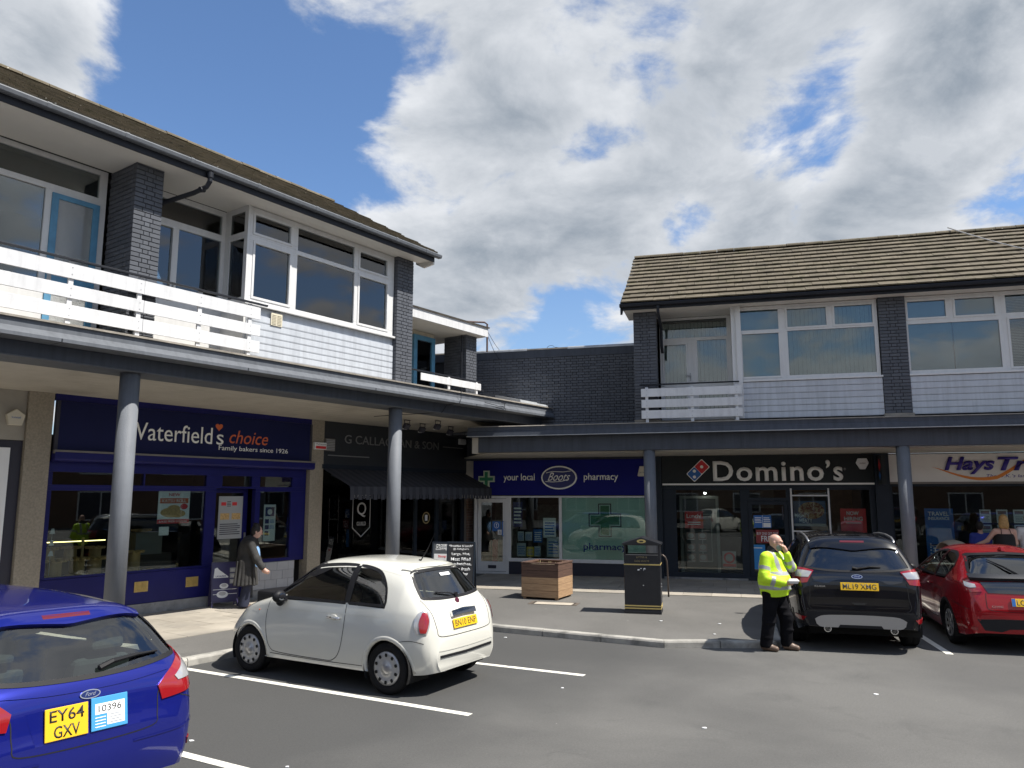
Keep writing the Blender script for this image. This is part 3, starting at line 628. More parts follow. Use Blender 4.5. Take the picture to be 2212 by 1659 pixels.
for a,b,dz in((10.3,11.1,.02),(11.1,11.55,.0),(11.56,12.05,-.01)):
    m=MB(); m.prism([(-.27,4.668),(-.25,4.72+dz),(.55,4.90+dz),(.55,4.668)],a,b-.01,'x'); m.build('lead_flashing',M_lead,LP)
m=MB(); pts=[(7.6,-.47,4.65),(7.59,-.475,4.46),(7.55,-.47,4.37),(7.5,-.13,4.34),(7.35,-.12,4.16),(7.1,.3,4.13),(6.5,1.2,4.07)]; m.tube(pts,.008,5); m.build('hanging_cable',M_dark,LP)
m=MB(); m.tube([(8.5,-.47,4.47),(8.9,-.475,4.45),(9.12,-.475,4.42),(9.22,-.48,4.43),(9.30,-.48,4.40),(9.28,-.48,4.52)],.008,5).tube([(9.18,-.47,4.535),(9.36,-.47,4.53)],.012,5); m.build('cable_hook',M_dark,LP)

m=MB(); pts=[Vector((7.75,2.6,9.0)).lerp(Vector((9.6,-.2,7.12)),t)+Vector((0,-.03,.05-.08*math.sin(math.pi*t))) for t in [i/10 for i in range(11)]]; m.tube(pts,.016,6); m.build('roof_rope',mat('pale_rope',(.50,.48,.45),.8),RB)
# ================================================================ shop fronts
M_navy=mat('navy_gloss_paint',(.012,.013,.105),.35,spec=.2,var=.12,vs=3); M_navyb=mat('navy_sign_board',(.010,.013,.062),.5,spec=.15,var=.08,vs=2)
M_boots=mat('royal_blue_sign',(.006,.008,.15),.5,spec=.15,var=.05,vs=2); M_anth=mat('anthracite_frame',(.02,.027,.038),.5,spec=.2,var=.1,vs=3)
M_dom=mat('charcoal_sign',(.026,.03,.032),.5,spec=.15,var=.08,vs=2); M_let=mat('white_letter',(.86,.86,.82),.45); M_sil=mat('silver_letter',(.30,.30,.29),.35,metal=.6)
M_or=mat('orange_print',(.62,.13,.04),.5); M_red=mat('red_print',(.62,.03,.035),.5); M_bl=mat('blue_print',(.02,.13,.42),.5); M_wp=mat('white_paper',(.80,.81,.81),.6,var=.03)
M_ink=mat('dark_ink',(.03,.03,.045),.6); M_nvp=mat('navy_print',(.02,.025,.14),.5); M_grn=mat('green_print',(.02,.20,.09),.5); M_mint=mat('mint_vinyl',(.46,.66,.58),.6,var=.05,vs=2)
M_pale=mat('pale_green_letter',(.50,.58,.44),.5); M_yel=mat('yellow_print',(.72,.55,.05),.5); M_brass=mat('brass_vent',(.50,.36,.12),.4,metal=.3,var=.15,vs=20)
M_tan=mat('card_tan',(.46,.30,.13),.7,var=.1,vs=8); M_pastry=mat('pastry',(.55,.36,.15),.8,var=.3,vs=30,bump=.4,bs=80); M_shut=mat('shutter_grey',(.17,.155,.14),.5,var=.1,vs=4)
M_plinth=mat('plinth_grey',(.25,.25,.25),.8,var=.2,vs=5,col2=(.13,.13,.13),c2s=3,c2lo=.55,c2hi=.7); M_ltile=mat('grey_wall_tile',(.36,.37,.40),.45,var=.08,vs=4,rnd=.06)
M_awn=mat('awning_canvas',(.032,.034,.044),.8,var=.15,vs=6); M_awn2=mat('awning_stripe',(.05,.053,.066),.8); M_bbrick=mat('brown_brick',(.14,.085,.06),.85,var=.25,vs=8,rnd=.2)
M_mortar=mat('old_mortar',(.20,.18,.16),.9); M_frost=mat('frosted_vinyl',(.46,.52,.51),.7); M_steel=mat('brushed_steel',(.5,.5,.5),.35,metal=.9); M_gold=mat('gold_print',(.48,.36,.16),.5)
M_orange2=mat('swoosh_orange',(.68,.22,.03),.5); M_hays=mat('hays_purple',(.035,.02,.24),.5); M_hsign=mat('cream_sign_board',(.70,.69,.66),.5,var=.05)
M_pizza=mat('pizza_print',(.45,.30,.16),.6,col2=(.25,.06,.03),c2s=16,c2lo=.45,c2hi=.55); M_grout=mat('grout',(.16,.16,.17),.8)
def lbox(parent,name,m_,*bx,bevel=0):
    q=MB()
    for b in bx: q.box(*b)
    return q.build(name,m_,parent,bevel=bevel)
def poster(F,name,label,cat,x0,x1,z0,z1,y,bg,items=(),group=None,th=.003):
    t=thing(name,label,cat,((x0+x1)/2,y,z0),0,group,frame=F); w=x1-x0; h=z1-z0
    lbox(t,'sheet',bg,(-w/2,w/2,0,th,0,h))
    for it in items:
        k=it[0]
        if k=='t': # text: str, u0,u1,v0,v1,mat
            o=text(it[1],-w/2+it[2]*w,-.0008,it[4]*h,it[6],t,w=(it[3]-it[2])*w,h=(it[5]-it[4])*h,ext=.0008,bold=it[7] if len(it)>7 else 0)
        elif k=='b': lbox(t,'print',it[5],(-w/2+it[1]*w,-w/2+it[2]*w,-.0006,-.0001,it[3]*h,it[4]*h))
        elif k=='e':
            q=MB(); n=20; cx_,cz_,rx,rz=-w/2+it[1]*w,it[2]*h,it[3]*w,it[4]*h
            q.prism([(cx_+rx*math.cos(2*math.pi*i/n),cz_+rz*math.sin(2*math.pi*i/n)) for i in range(n)],-.0009-(it[6] if len(it)>6 else 0),-.0002,'y'); q.build('print',it[5],t)
    return t
def rows_of_text(n,u0,u1,v0,v1,m_): # print too fine to read: thin lines of type
    return [('b',u0,u1-(.12*(u1-u0) if i%3==2 else 0),v0+(v1-v0)*i/n,v0+(v1-v0)*(i+.45)/n,m_) for i in range(n)]
YW=2.55
# ---- interiors (all shops)
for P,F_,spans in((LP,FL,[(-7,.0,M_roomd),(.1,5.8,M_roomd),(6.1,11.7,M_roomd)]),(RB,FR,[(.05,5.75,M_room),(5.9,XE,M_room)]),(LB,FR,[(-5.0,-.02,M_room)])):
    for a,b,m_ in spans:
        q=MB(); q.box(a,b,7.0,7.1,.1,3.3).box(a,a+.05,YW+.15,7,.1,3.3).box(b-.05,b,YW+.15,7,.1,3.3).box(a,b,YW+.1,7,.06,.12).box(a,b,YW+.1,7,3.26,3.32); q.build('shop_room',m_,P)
# ---- bakery
lbox(LP,'pilaster',M_pebble,(-.24,.16,2.44,2.75,.1,4.02)); lbox(LP,'pilaster',M_pebble,(5.76,6.14,2.44,2.75,.1,4.02))
lbox(LP,'wall_panel',mat('grey_render',(.33,.31,.27),.9,var=.1),(-7,-.245,2.5,2.7,3.18,4.05)); lbox(LP,'shutter_frame',M_ink,(-3.4,-.25,2.52,2.6,.1,3.17))
sh=lbox(LP,'white_shutter',M_wp,(-3.3,-.44,2.48,2.515,.12,3.05)); lbox(sh,'red_flash',M_red,(-3.2,-.92,2.474,2.4795,2.70,2.80))
sg=thing('shop_sign','navy bakery fascia sign with white, orange and heart lettering above the pie window','sign',(3,2.44,3.0),0,frame=FL)
lbox(sg,'board',M_navyb,(-2.74,2.70,-.02,.06,.05,.89)); lbox(sg,'top_band',M_navy,(-2.82,2.76,.0,.08,.895,1.02)); lbox(sg,'edge_trim',M_ink,(-2.80,-2.745,-.03,.05,.05,.89),(2.705,2.76,-.03,.05,.05,.89))
text("Waterfield",1.40-3,-.022,.30,M_let,sg,w=1.80,h=.335,ext=.004); text("s",3.30-3,-.022,.30,M_let,sg,w=.16,h=.21,ext=.004); text("choice",3.60-3,-.022,.345,M_or,sg,w=.95,h=.27,shear=.25,ext=.004)
text("Family bakers since 1926",3.36-3,-.022,.165,M_let,sg,w=1.73,h=.125,ext=.003)
q=MB(); hp=[]
for i in range(28):
    a=2*math.pi*i/28; hp.append((.345+.0052*16*math.sin(a)**3,.66+.0052*(13*math.cos(a)-5*math.cos(2*a)-2*math.cos(3*a)-math.cos(4*a))))
q.prism(hp,-.026,-.02,'y'); q.build('heart',M_or,sg)
q=MB(); q.prism([(2.50,3.03),(2.36,3.03),(2.345,3.0),(2.345,2.90),(2.36,2.87),(2.40,2.855),(2.50,2.855)],.2,5.82,'x'); shb=q.build('shutter_housing',M_navy,LP,bevel=.006)
lbox(shb,'shutter_rail',M_shut,(.19,5.83,2.35,2.42,2.985,3.045))
pn=[(.28,1.9,2.46,2.68),(1.93,3.22,2.46,2.68),(.28,3.22,.90,2.36),(3.58,4.30,2.46,2.68),(4.50,5.36,2.46,2.68),(4.52,5.34,.93,2.36)]
w=window(LP,.17,5.74,.86,2.86,YW,pn+[(3.45,4.40,.86,2.42)],fm=M_navy,gl=G_shop,dep=.12,name='bakery_shopfront')
for c in list(w.children):
    bb=c.data.vertices[0].co
    if abs(bb.x-3.445)<.01 and bb.z<.9: bpy.data.objects.remove(c)
lbox(w,'stall_riser',M_navy,(.17,3.44,YW-.02,YW+.12,.30,.858)); lbox(w,'plinth',M_plinth,(.17,3.35,YW-.06,YW+.13,.1,.298))
rt=lbox(w,'tiled_riser',M_grout,(4.42,5.5,YW+.0,YW+.12,.3,.858)); lbox(w,'step',M_plinth,(4.42,5.5,YW-.03,YW+.13,.1,.298))
for r in range(3):
    for c_ in range(-1,4):
        x=max(4.43,4.43+c_*.3+(.15 if r%2 else 0)); x1_=min(5.49,4.43+(c_+1)*.3+(.15 if r%2 else 0))
        if x1_-x>.05: lbox(rt,'wall_tile',M_ltile,(x+.004,x1_-.004,YW-.01,YW+.01,.305+r*.183,.305+r*.183+.177))
for x in(1.84,2.87):
    v_=lbox(w,'brass_air_vent',M_brass,(x,x+.26,YW-.035,YW-.021,.515,.70))
    for k in range(8):
        for c_ in(.03,.14): lbox(v_,'louvre',M_brass,(x+c_,x+c_+.09,YW-.045,YW-.036,.535+k*.019,.546+k*.019))
d_=MB(); frame_cells(d_,3.46,4.39,.16,2.41,YW+.25,YW+.30,[(3.58,4.28,.35,2.33)]); dr=d_.build('shop_door',M_navy,LP,bevel=.003); lbox(dr,'window_pane',G_shop,(3.575,4.285,YW+.27,YW+.278,.345,2.335)); lbox(dr,'pull_handle',M_steel,(4.31,4.34,YW+.20,YW+.23,.9,1.5))
lbox(LP,'threshold',M_plinth,(3.36,4.41,YW-.04,YW+.5,.1,.155))
poster(FL,'poster','red and white katsu roll poster in the bakery window','poster',2.25,2.91,1.74,2.36,YW+.06,M_wp,[('b',.05,.95,.62,.78,M_or),('t','NEW',.32,.68,.84,.94,M_red,.02),('t','KATSU ROLL',.12,.88,.65,.75,M_wp,.01),('b',0,1,0,.13,M_red),('t','BAKED FRESH IN STORE',.06,.94,.035,.095,M_wp),('e',.42,.34,.34,.15,M_pastry),('e',.62,.30,.26,.12,M_pastry,.001),('e',.50,.47,.2,.10,M_pastry,.0015),('e',.82,.52,.12,.09,M_red,.002),('t','£1.25',.73,.91,.49,.55,M_wp)])
poster(FL,'notice','tall white notice with four navy picture panels on the bakery side glass','notice',4.67,4.98,1.30,2.08,YW+.05,M_wp,[('b',.12,.88,.68,.93,M_nvp),('e',.5,.80,.2,.08,M_wp),('b',.12,.45,.48,.60,M_nvp),('b',.12,.45,.32,.44,M_nvp),('b',.12,.45,.15,.28,M_nvp)]+rows_of_text(3,.52,.9,.5,.6,M_bl)+rows_of_text(3,.52,.9,.34,.44,M_bl))
poster(FL,'notice','glossy menu sheet with sandwich pictures on the bakery door','notice',3.70,4.28,1.38,2.26,YW+.262,mat('grey_paper',(.36,.37,.37),.5),[('b',.1,.3,.78,.86,M_red),('b',.55,.75,.78,.86,M_red),('b',.08,.45,.45,.60,M_pastry),('b',.55,.92,.45,.60,M_pastry)]+rows_of_text(4,.34,.5,.76,.9,M_ink)+rows_of_text(6,.08,.92,.1,.38,M_ink))
lbox(thing('notice','small white card taped low on the bakery window','notice',(2.3,YW+.06,1.52),0,frame=FL),'sheet',M_wp,(0,.2,0,.003,0,.16))
# bakery window display
cs=lbox(LP,'display_counter',M_roomd,(.4,3.1,YW+.25,YW+1.2,.12,.86)); lbox(cs,'upper_shelf',mat('shelf_dark',(.06,.045,.035),.6),(.4,3.1,YW+.9,YW+1.4,.861,1.12)); lbox(cs,'strip_light',mat('warm_strip_lamp',(1,.8,.32),.5,emit=3.5),(.5,2.0,YW+1.42,YW+1.44,1.40,1.415))
lbox(cs,'pie_oven',mat('grey_oven',(.16,.16,.15),.5),(2.30,2.85,YW+.85,YW+1.2,1.121,1.55)); lbox(cs,'timber_lath',M_tan,(1.3,1.34,YW+.9,YW+.93,.87,1.5))
def tart_ring(loc,rr,hd,lab):
    t=thing('pie_stand',lab,'pie stand',loc,0,'pie stands in the bakery window',frame=FL)
    q=MB(); q.lathe([(rr*.62,0),(rr*.62,hd)],20); q.build('drum',M_tan,t,smooth=False); q=MB(); q.lathe([(.0001,hd),(rr,hd),(rr,hd+.008),(.0001,hd+.008)],20); q.build('tray',M_pastry,t)
    q=MB(); q.lathe([(.03,0),(.042,.03),(.036,.032),(.0001,.02)],9); me=q.mesh('pie',M_pastry)
    for k in range(9): a=2*math.pi*k/9; link('pie',me,t,(rr*.85*math.cos(a),rr*.85*math.sin(a),hd+.009))
for i,(x,y,z,rr,hd) in enumerate([(.62,.42,.862,.19,.26),(1.02,.45,.862,.2,.27),(1.34,.48,.862,.19,.26),(2.05,.42,.862,.17,.34),(.75,.98,1.122,.17,.18),(1.15,1.0,1.122,.17,.18),(1.6,1.0,1.122,.17,.16),(2.5,1.02,1.552,.18,.02)]):
    tart_ring((x,YW+y,z),rr,hd,'tan card drum topped with a ring of small pies in the bakery window')
for i,(x,z) in enumerate([(.42,1.62),(.42,1.42),(.42,1.24)]):
    tt=thing('price_ticket','small white price ticket standing at the end of the pie display','ticket',(x,YW+.25,z),0,'price tickets in the bakery window',frame=FL); q=MB(); q.prism([(0,0),(.09,0),(.07,.09),(.03,.085)],0,.004,'y'); q.build('card',M_wp,tt)
    lbox(tt,'stem',M_steel,(.04,.046,.004,.01,-(z-.862),0))
for i in range(7):
    t=thing('pie_plate','flat white plate of pastries low in the bakery window','plate',(.4+i*.37,YW+.22,.862),0,'plates along the bakery window ledge',frame=FL); q=MB(); q.lathe([(.0001,0),(.09,.004),(.13,.022),(.125,.026),(.0001,.012)],16); q.build('plate',M_wp,t); q=MB(); q.lathe([(.05,.013),(.06,.04),(.0001,.045)],9); q.build('pastry',M_pastry,t)
# alarm boxes
def alarm(F,label,x,z,y,poly,m_,txt=None,tm=None,dep=.08):
    t=thing('alarm_box',label,'alarm box',(x,y,z),0,frame=F); q=MB(); q.prism(poly,-dep,0,'y'); q.build('casing',m_,t,bevel=.008)
    if txt: text(txt,txt_x(poly),-dep-.001,sum(p[1] for p in poly)/len(poly)-.01,tm,t,w=.13,h=.03,ext=.001)
    return t
def txt_x(poly): return sum(p[0] for p in poly)/len(poly)-.065
M_almond=mat('almond_plastic',(.60,.56,.46),.5)
alarm(FL,'cream five-sided alarm box on the grey panel left of the bakery',-.42,3.42,2.5,[(-.14,.17),(0,.27),(.14,.17),(.10,0),(-.10,0)],M_almond,'Initial',M_bl)
t=alarm(FL,'slim red and white security box on the concrete pilaster between bakery and butcher',5.98,3.33,2.44,[(-.17,0),(.17,0),(.17,.16),(-.17,.16)],M_wp); lbox(t,'red_panel',M_red,(-.15,.15,-.084,-.0805,.015,.075)); text('Wolf Security',-.15,-.082,.095,M_ink,t,w=.3,h=.04,ext=.001)
t=alarm(FL,'rounded white alarm box at the right end of the butcher sign',11.2,3.72,2.43,[(-.14,0),(.12,0),(.14,.03),(.14,.13),(.11,.16),(-.14,.16)],M_wp)
# ---- butcher
sg=thing('shop_sign','dark butcher fascia sign with dull silver capitals and thin silver rules','sign',(9,2.45,2.95),0,frame=FL)
lbox(sg,'board',mat('blackened_board',(.020,.023,.028),.5,var=.1),(-2.85,2.56,-.0,.10,.0,1.07)); text('G CALLAGHAN & SON',6.78-9,-.001,.57,M_sil,sg,w=3.45,h=.205,ext=.012); lbox(sg,'rule',M_sil,(6.27-9,7.60-9,-.012,-.001,.25,.275)); lbox(sg,'rule',M_sil,(10.41-9,11.32-9,-.012,-.001,.655,.68))
vt=lbox(LP,'wall_vent',M_shut,(6.16,6.45,2.41,2.445,3.31,3.60))
for k in range(7): lbox(vt,'louvre',M_lip,(6.18,6.43,2.395,2.409,3.33+k*.038,3.35+k*.038))
aw=thing('awning','black striped canvas awning pulled out over the butcher window','awning',(8.8,YW,2.2),0,frame=FL)
nst=44
for i in range(nst):
    a=-2.68+i*5.3/nst; b=a+5.3/nst; q=MB(); q.add([(a,-.10,.70),(b,-.10,.70),(b,-1.05,.28),(a,-1.05,.28)],[(3,2,1,0)]); q.add([(a,-1.05,.28),(b,-1.05,.28),(b,-1.06,.10),(a,-1.06,.10)],[(3,2,1,0)])
    if i%2: q.add([(a+.01,-1.06,.10),(b-.01,-1.06,.10),(b-.02,-1.06,.0),(a+.02,-1.06,.0)],[(3,2,1,0)])
    else: q.add([(a,-1.062,.10),(b,-1.062,.10),(b,-1.062,-.02),(a,-1.062,-.02)],[(3,2,1,0)])
    q.build('canvas_stripe',M_awn if i%2 else M_awn2,aw)
lbox(aw,'roller_box',M_anth,(-2.7,2.65,-.11,.0,.70,.80)); lbox(aw,'front_bar',M_anth,(-2.68,2.62,-1.05,-1.02,.255,.28))
for x in(-2.4,0,2.35): q=MB(); q.tube([(x,-.1,.55),(x,-1.03,.26)],.015,6); q.build('arm',M_anth,aw)
pn=[(6.25,8.42,.32,2.92),(8.55,9.45,.32,2.30),(9.55,10.30,.32,2.30),(10.42,11.42,.32,2.30)]
w=window(LP,6.16,11.54,.1,2.94,YW+.02,pn,fm=M_anth,gl=G_shop,dep=.1,name='butcher_shopfront'); lbox(w,'frosted_band',M_frost,(6.25,8.42,YW+.075,YW+.079,.32,1.22))
q=MB(); n=28
for i in range(n):
    a0=2*math.pi*i/n; a1=2*math.pi*(i+1)/n; P=lambda r,a:(9.92+r*math.cos(a),YW+.035,1.68+r*1.05*math.sin(a)); q.add([P(.15,a0),P(.15,a1),P(.125,a1),P(.125,a0)],[(0,1,2,3)][::-1])
bd=q.build('gold_ring_decal',M_gold,w); lbox(bd,'shield',M_wp,(9.87,9.97,YW+.034,YW+.036,1.6,1.76))
text('Q',7.38,YW+.034,1.75,M_lip,w,w=.30,h=.36,ext=.001,name='window_lettering'); text('GUILD',7.38,YW+.034,1.55,M_lip,w,w=.30,h=.09,ext=.001,name='window_lettering'); text('BUTCHERS',7.28,YW+.034,2.22,M_lip,w,w=.5,h=.08,ext=.001,name='window_lettering')
q=MB(); sp=[(7.24,2.28),(7.82,2.28),(7.82,1.5),(7.53,1.28),(7.24,1.5)]
for i in range(5): q.tube([(sp[i][0],YW+.036,sp[i][1]),(sp[(i+1)%5][0],YW+.036,sp[(i+1)%5][1])],.008,4)
q.build('shield_outline_decal',M_lip,w)
poster(FL,'poster','long pale winner poster beside the butcher door','poster',10.50,11.26,1.24,2.12,YW+.07,mat('pale_blue_paper',(.42,.48,.50),.6),[('t','WINNER',.22,.78,.9,.96,M_ink),('e',.5,.62,.05,.04,M_ink)]+rows_of_text(4,.15,.85,.28,.48,M_ink)+rows_of_text(3,.25,.75,.72,.84,M_bl))
lbox(LP,'chiller_counter',mat('chiller_white',(.40,.44,.44),.4),(6.9,8.3,YW+.5,YW+1.2,.12,1.3)); sh_=lbox(LP,'drinks_shelf',mat('shelf_brown',(.10,.06,.035),.7),(8.4,10.2,YW+2.6,YW+3.0,.12,2.2))
for r in range(5):
    q=MB()
    for k in range(14): q.lathe([(.035,0),(.035,.14),(.012,.19),(.012,.21)],7,Matrix.Translation((8.5+k*.12,YW+2.55,.5+r*.36)))
    tag(q.build('bottles',[M_red,M_tan,M_grn][r%3],sh_),kind='stuff')
# brown brick pillar in the corner
cb=lbox(LP,'corner_brickwork',M_mortar,(11.56,12.1,YW-.09,YW+.4,.1,4.03))
for r in range(52):
    for k in range(3):
        x=11.55+k*.225-(.1125 if r%2 else 0); x0=max(11.55,x); x1=min(12.1,x+.215)
        if x1-x0>.04: link('brick',brick_mesh(round(x1-x0,3),.05,.065,M_bbrick),cb,(x0,YW-.10,.11+r*.075))
# floodlights under the canopy
for x,y in((7.7,1.28),(8.45,.95),(9.55,1.45),(8.5,1.5)):
    fl=thing('floodlight','small black floodlight bracketed under the canopy outside the butcher','floodlight',(x,y,4.140-.0725*(y-.55)),0,'floodlights under the canopy by the butcher',frame=FL)
    q=MB(); q.tube([(-.09,0,-.002),(-.09,0,-.13)],.009,5).tube([(.09,0,-.002),(.09,0,-.13)],.009,5); q.box(-.1,.1,-.02,.02,-.012,-.001); q.build('bracket',M_ink,fl)
    hd=MB(); hd.boxm(Matrix.Translation((0,.02,-.15))@Matrix.Rotation(R_(35),4,'X'),.17,.09,.13); hd.build('lamp_head',M_ink,fl,bevel=.008); hd=MB(); hd.boxm(Matrix.Translation((0,.055,-.175))@Matrix.Rotation(R_(35),4,'X'),.15,.02,.11); hd.build('lens',M_lip,fl)
# ---- chemist
YB=2.6
lbox(LB,'upper_filler',M_char,(-5.4,-.02,YB-.02,YB+.15,3.262,3.9)); lbox(LB,'corner_filler',M_soffb,(-5.3,-4.94,YB-.02,YB+.1,2.2,3.26))
sg=thing('shop_sign','royal blue chemist fascia sign with oval emblem and pale green cross','sign',(-2.5,YB-.08,2.28),0,frame=FR)
lbox(sg,'board',M_boots,(-2.43,2.43,-.02,.07,.01,.98)); text('your local',-4.03+2.5,-.021,.36,M_let,sg,w=.91,h=.25,ext=.006,bold=.012); text('pharmacy',-1.73+2.5,-.021,.36,M_let,sg,w=.95,h=.25,ext=.006,bold=.012)
def ell(rx,rz,y0,y1,m_,nm,n=36,cx_=.08,cz_=.49):
    q=MB(); q.prism([(cx_+rx*math.cos(2*math.pi*i/n),cz_+rz*math.sin(2*math.pi*i/n)) for i in range(n)],y0,y1,'y'); return q.build(nm,m_,sg,bevel=.004)
ell(.505,.325,-.06,-.021,M_let,'oval_rim'); ell(.465,.285,-.068,-.0605,M_nvp,'oval_panel')
text('Boots',-.24,-.069,.40,M_let,sg,w=.64,h=.23,ext=.004,shear=.55); q=MB(); q.tube([(-.30,-.07,.385),(-.1,-.07,.37),(.15,-.07,.385),(.36,-.07,.44)],.010,5); q.tube([(-.28,-.07,.62),(-.1,-.07,.66),(.2,-.07,.645),(.42,-.07,.67)],.009,5); q.build('underline',M_let,sg)
def cross(parent,cx_,cz_,s,t_,y0,y1,m_,nm):
    q=MB(); a,b=s/2,t_/2; q.prism([(cx_-b,cz_-a),(cx_+b,cz_-a),(cx_+b,cz_-b),(cx_+a,cz_-b),(cx_+a,cz_+b),(cx_+b,cz_+b),(cx_+b,cz_+a),(cx_-b,cz_+a),(cx_-b,cz_+b),(cx_-a,cz_+b),(cx_-a,cz_-b),(cx_-b,cz_-b)],y0,y1,'y'); return q.build(nm,m_,parent)
cs_=thing('pharmacy_cross','small pale green illuminated cross fixed to the blue chemist sign','cross sign',(-4.52,YB-.12,2.74),0,frame=FR); cross(cs_,0,0,.47,.17,-.05,.02,M_pale,'outer_cross'); cross(cs_,0,0,.40,.09,-.056,-.051,M_grn,'inner_cross')
alarm(FR,'white six-sided alarm box at the right end of the chemist sign',-.13,2.79,YB-.10,[(-.12,.02),(-.10,0),(.1,0),(.12,.02),(.06,.27),(-.06,.27)],M_almond,'SECOM',M_nvp)
w=window(LB,-4.93,-3.90,.1,2.27,YB,[(-4.84,-3.98,.16,2.20)],fm=M_white,gl=G_shop,dep=.1,name='chemist_door_frame'); bpy.data.objects.remove(w.children[0])
d_=MB(); frame_cells(d_,-4.83,-3.99,.17,2.19,YB+.04,YB+.09,[(-4.73,-4.09,.44,2.08)]); dr=d_.build('shop_door',M_white,LB,bevel=.003); lbox(dr,'window_pane',G_shop,(-4.735,-4.085,YB+.06,YB+.068,.435,2.085)); lbox(dr,'letter_plate',M_ink,(-4.52,-4.28,YB+.03,YB+.039,.25,.34)); q=MB(); q.tube([(-4.08,YB+.03,1.55),(-4.08,YB-.04,1.53),(-4.08,YB-.04,1.17),(-4.08,YB+.03,1.15)],.018,8); q.build('pull_handle',M_bl,dr)
poster(FR,'notice','blue and white round-emblem notice on the chemist door','notice',-4.40,-4.16,1.28,1.55,YB+.05,M_bl,[('e',.5,.6,.3,.3,M_wp),('e',.5,.6,.24,.25,M_bl,.0005),('t','!',.44,.56,.42,.78,M_wp,.02)])
poster(FR,'notice','small white wheelchair sticker on the chemist door','notice',-4.24,-4.10,1.18,1.32,YB+.045,M_wp,[('e',.45,.35,.22,.22,M_ink),('e',.45,.35,.15,.15,M_wp,.0004),('b',.4,.5,.4,.85,M_ink)])
w=window(LB,-3.90,-.02,.46,2.27,YB,[(-3.84,-2.46,.55,2.22),(-2.38,-.06,.55,2.22)],fm=M_white,gl=G_shop,dep=.1,name='chemist_window')
lbox(w,'sill',M_white,(-3.9,-.02,YB-.05,YB-.001,.46,.52)); lbox(LB,'stall_riser',mat('peeling_navy',(.014,.016,.03),.5,col2=(.55,.53,.48),c2s=5,c2lo=.66,c2hi=.69),(-3.9,-.02,YB+.0,YB+.12,.1,.458))
vp=thing('window_vinyl','mint window vinyl with big green cross and pharmacy lettering','window graphic',(-1.22,YB+.06,.55),0,frame=FR); lbox(vp,'sheet',M_mint,(-1.16,1.16,0,.003,0,1.67))
cross(vp,.03,1.06,.90,.36,-.0014,-.0003,M_ink,'cross_shadow'); cross(vp,.03,1.06,.84,.30,-.0024,-.0015,M_mint,'cross_edge'); cross(vp,.03,1.06,.78,.24,-.0034,-.0025,M_grn,'cross'); text('pharmacy',-.57,-.0006,.20,mat('deep_blue_print',(.01,.03,.34),.5),vp,w=1.18,h=.24,ext=.001,bold=.012)
for i,(a,b,c,d,m_,lb) in enumerate([(-3.80,-3.52,1.4,2.1,M_nvp,'narrow navy poster at the chemist window edge'),(-3.66,-3.48,1.02,1.28,None,'small pale blue notice, upper of a pair in the chemist window'),(-3.44,-3.24,1.03,1.27,None,'small pale blue notice beside the flu poster'),(-3.2,-2.95,.98,1.35,M_bl,'bright blue health poster in the chemist window'),(-3.68,-3.42,.60,.96,None,'pale blue notice low in the chemist window corner'),(-3.40,-3.2,.60,.86,M_yel,'yellow notice low in the chemist window'),(-3.18,-3.0,.60,.88,None,'narrow pale blue notice right of the yellow one'),(-2.92,-2.56,1.12,1.66,M_wp,'large white typed notice in the chemist window'),(-2.82,-2.46,.60,1.14,None,'tall stay safe notice low in the chemist window')]):
    poster(FR,'notice',lb,'notice',a,b,c,d,YB+.06,m_ or mat('pale_blue_paper'),rows_of_text(5,.12,.88,.15,.85,M_bl if m_ not in (M_bl,M_nvp) else M_wp))
lbox(LB,'stock_shelf',mat('stock_shelf',(.20,.19,.17),.7,var=.4,vs=9),(-3.6,-2.5,YB+2.2,YB+2.5,.12,2.0),(-4.9,-4.2,YB+2.0,YB+2.2,.12,2.2)); lbox(LB,'red_barrier',M_red,(-4.62,-4.48,YB+.8,YB+.9,.12,1.0))
# ---- pizza shop
sg=thing('shop_sign','charcoal pizza shop fascia sign with big white letters and domino tile logo','sign',(3.0,YB-.06,2.55),0,frame=FR)
lbox(sg,'board',M_dom,(-2.61,2.62,-.02,.06,.045,.78)); lbox(sg,'white_strip',M_let,(-2.60,2.62,-.05,.06,.0,.044)); 
text("Domino",1.72-3,-.021,.095,M_let,sg,w=2.73,h=.53,ext=.03,bold=.018,space=1.1); text("’s",4.50-3,-.021,.095,M_let,sg,w=.40,h=.53,ext=.03,bold=.018,space=1.1); text('®',4.92-3,-.021,.36,M_sil,sg,w=.06,h=.06,ext=.002)
lg=Matrix.Translation((1.34-3,-.03,.385))@Matrix.Rotation(R_(-44),4,'Y')
def rr(w,h,y0,y1,m_,nm,cx_=0,cz_=0,r=.03):
    q=MB(); pts=[]
    for sx,sz,a0 in((1,1,0),(-1,1,90),(-1,-1,180),(1,-1,270)):
        for k in range(4): a=R_(a0+k*30); pts.append((cx_+sx*(w/2-r)+r*math.cos(a),cz_+sz*(h/2-r)+r*math.sin(a)))
    q.prism(pts,y0,y1,'y'); o=q.build(nm,m_,sg); o.matrix_local=lg; return o
rr(.57,.30,-.02,.0,M_let,'logo_tile'); rr(.262,.265,-.026,-.0205,M_red,'logo_red_half',.135); rr(.262,.265,-.026,-.0205,M_bl,'logo_blue_half',-.135)
for cx_,cz_ in((.135,.0),(-.19,-.055),(-.08,.055)):
    q=MB(); q.prism([(cx_+.042*math.cos(a),cz_+.042*math.sin(a)) for a in [k*math.pi/8 for k in range(16)]],-.032,-.0265,'y'); o=q.build('logo_dot',M_let,sg); o.matrix_local=lg
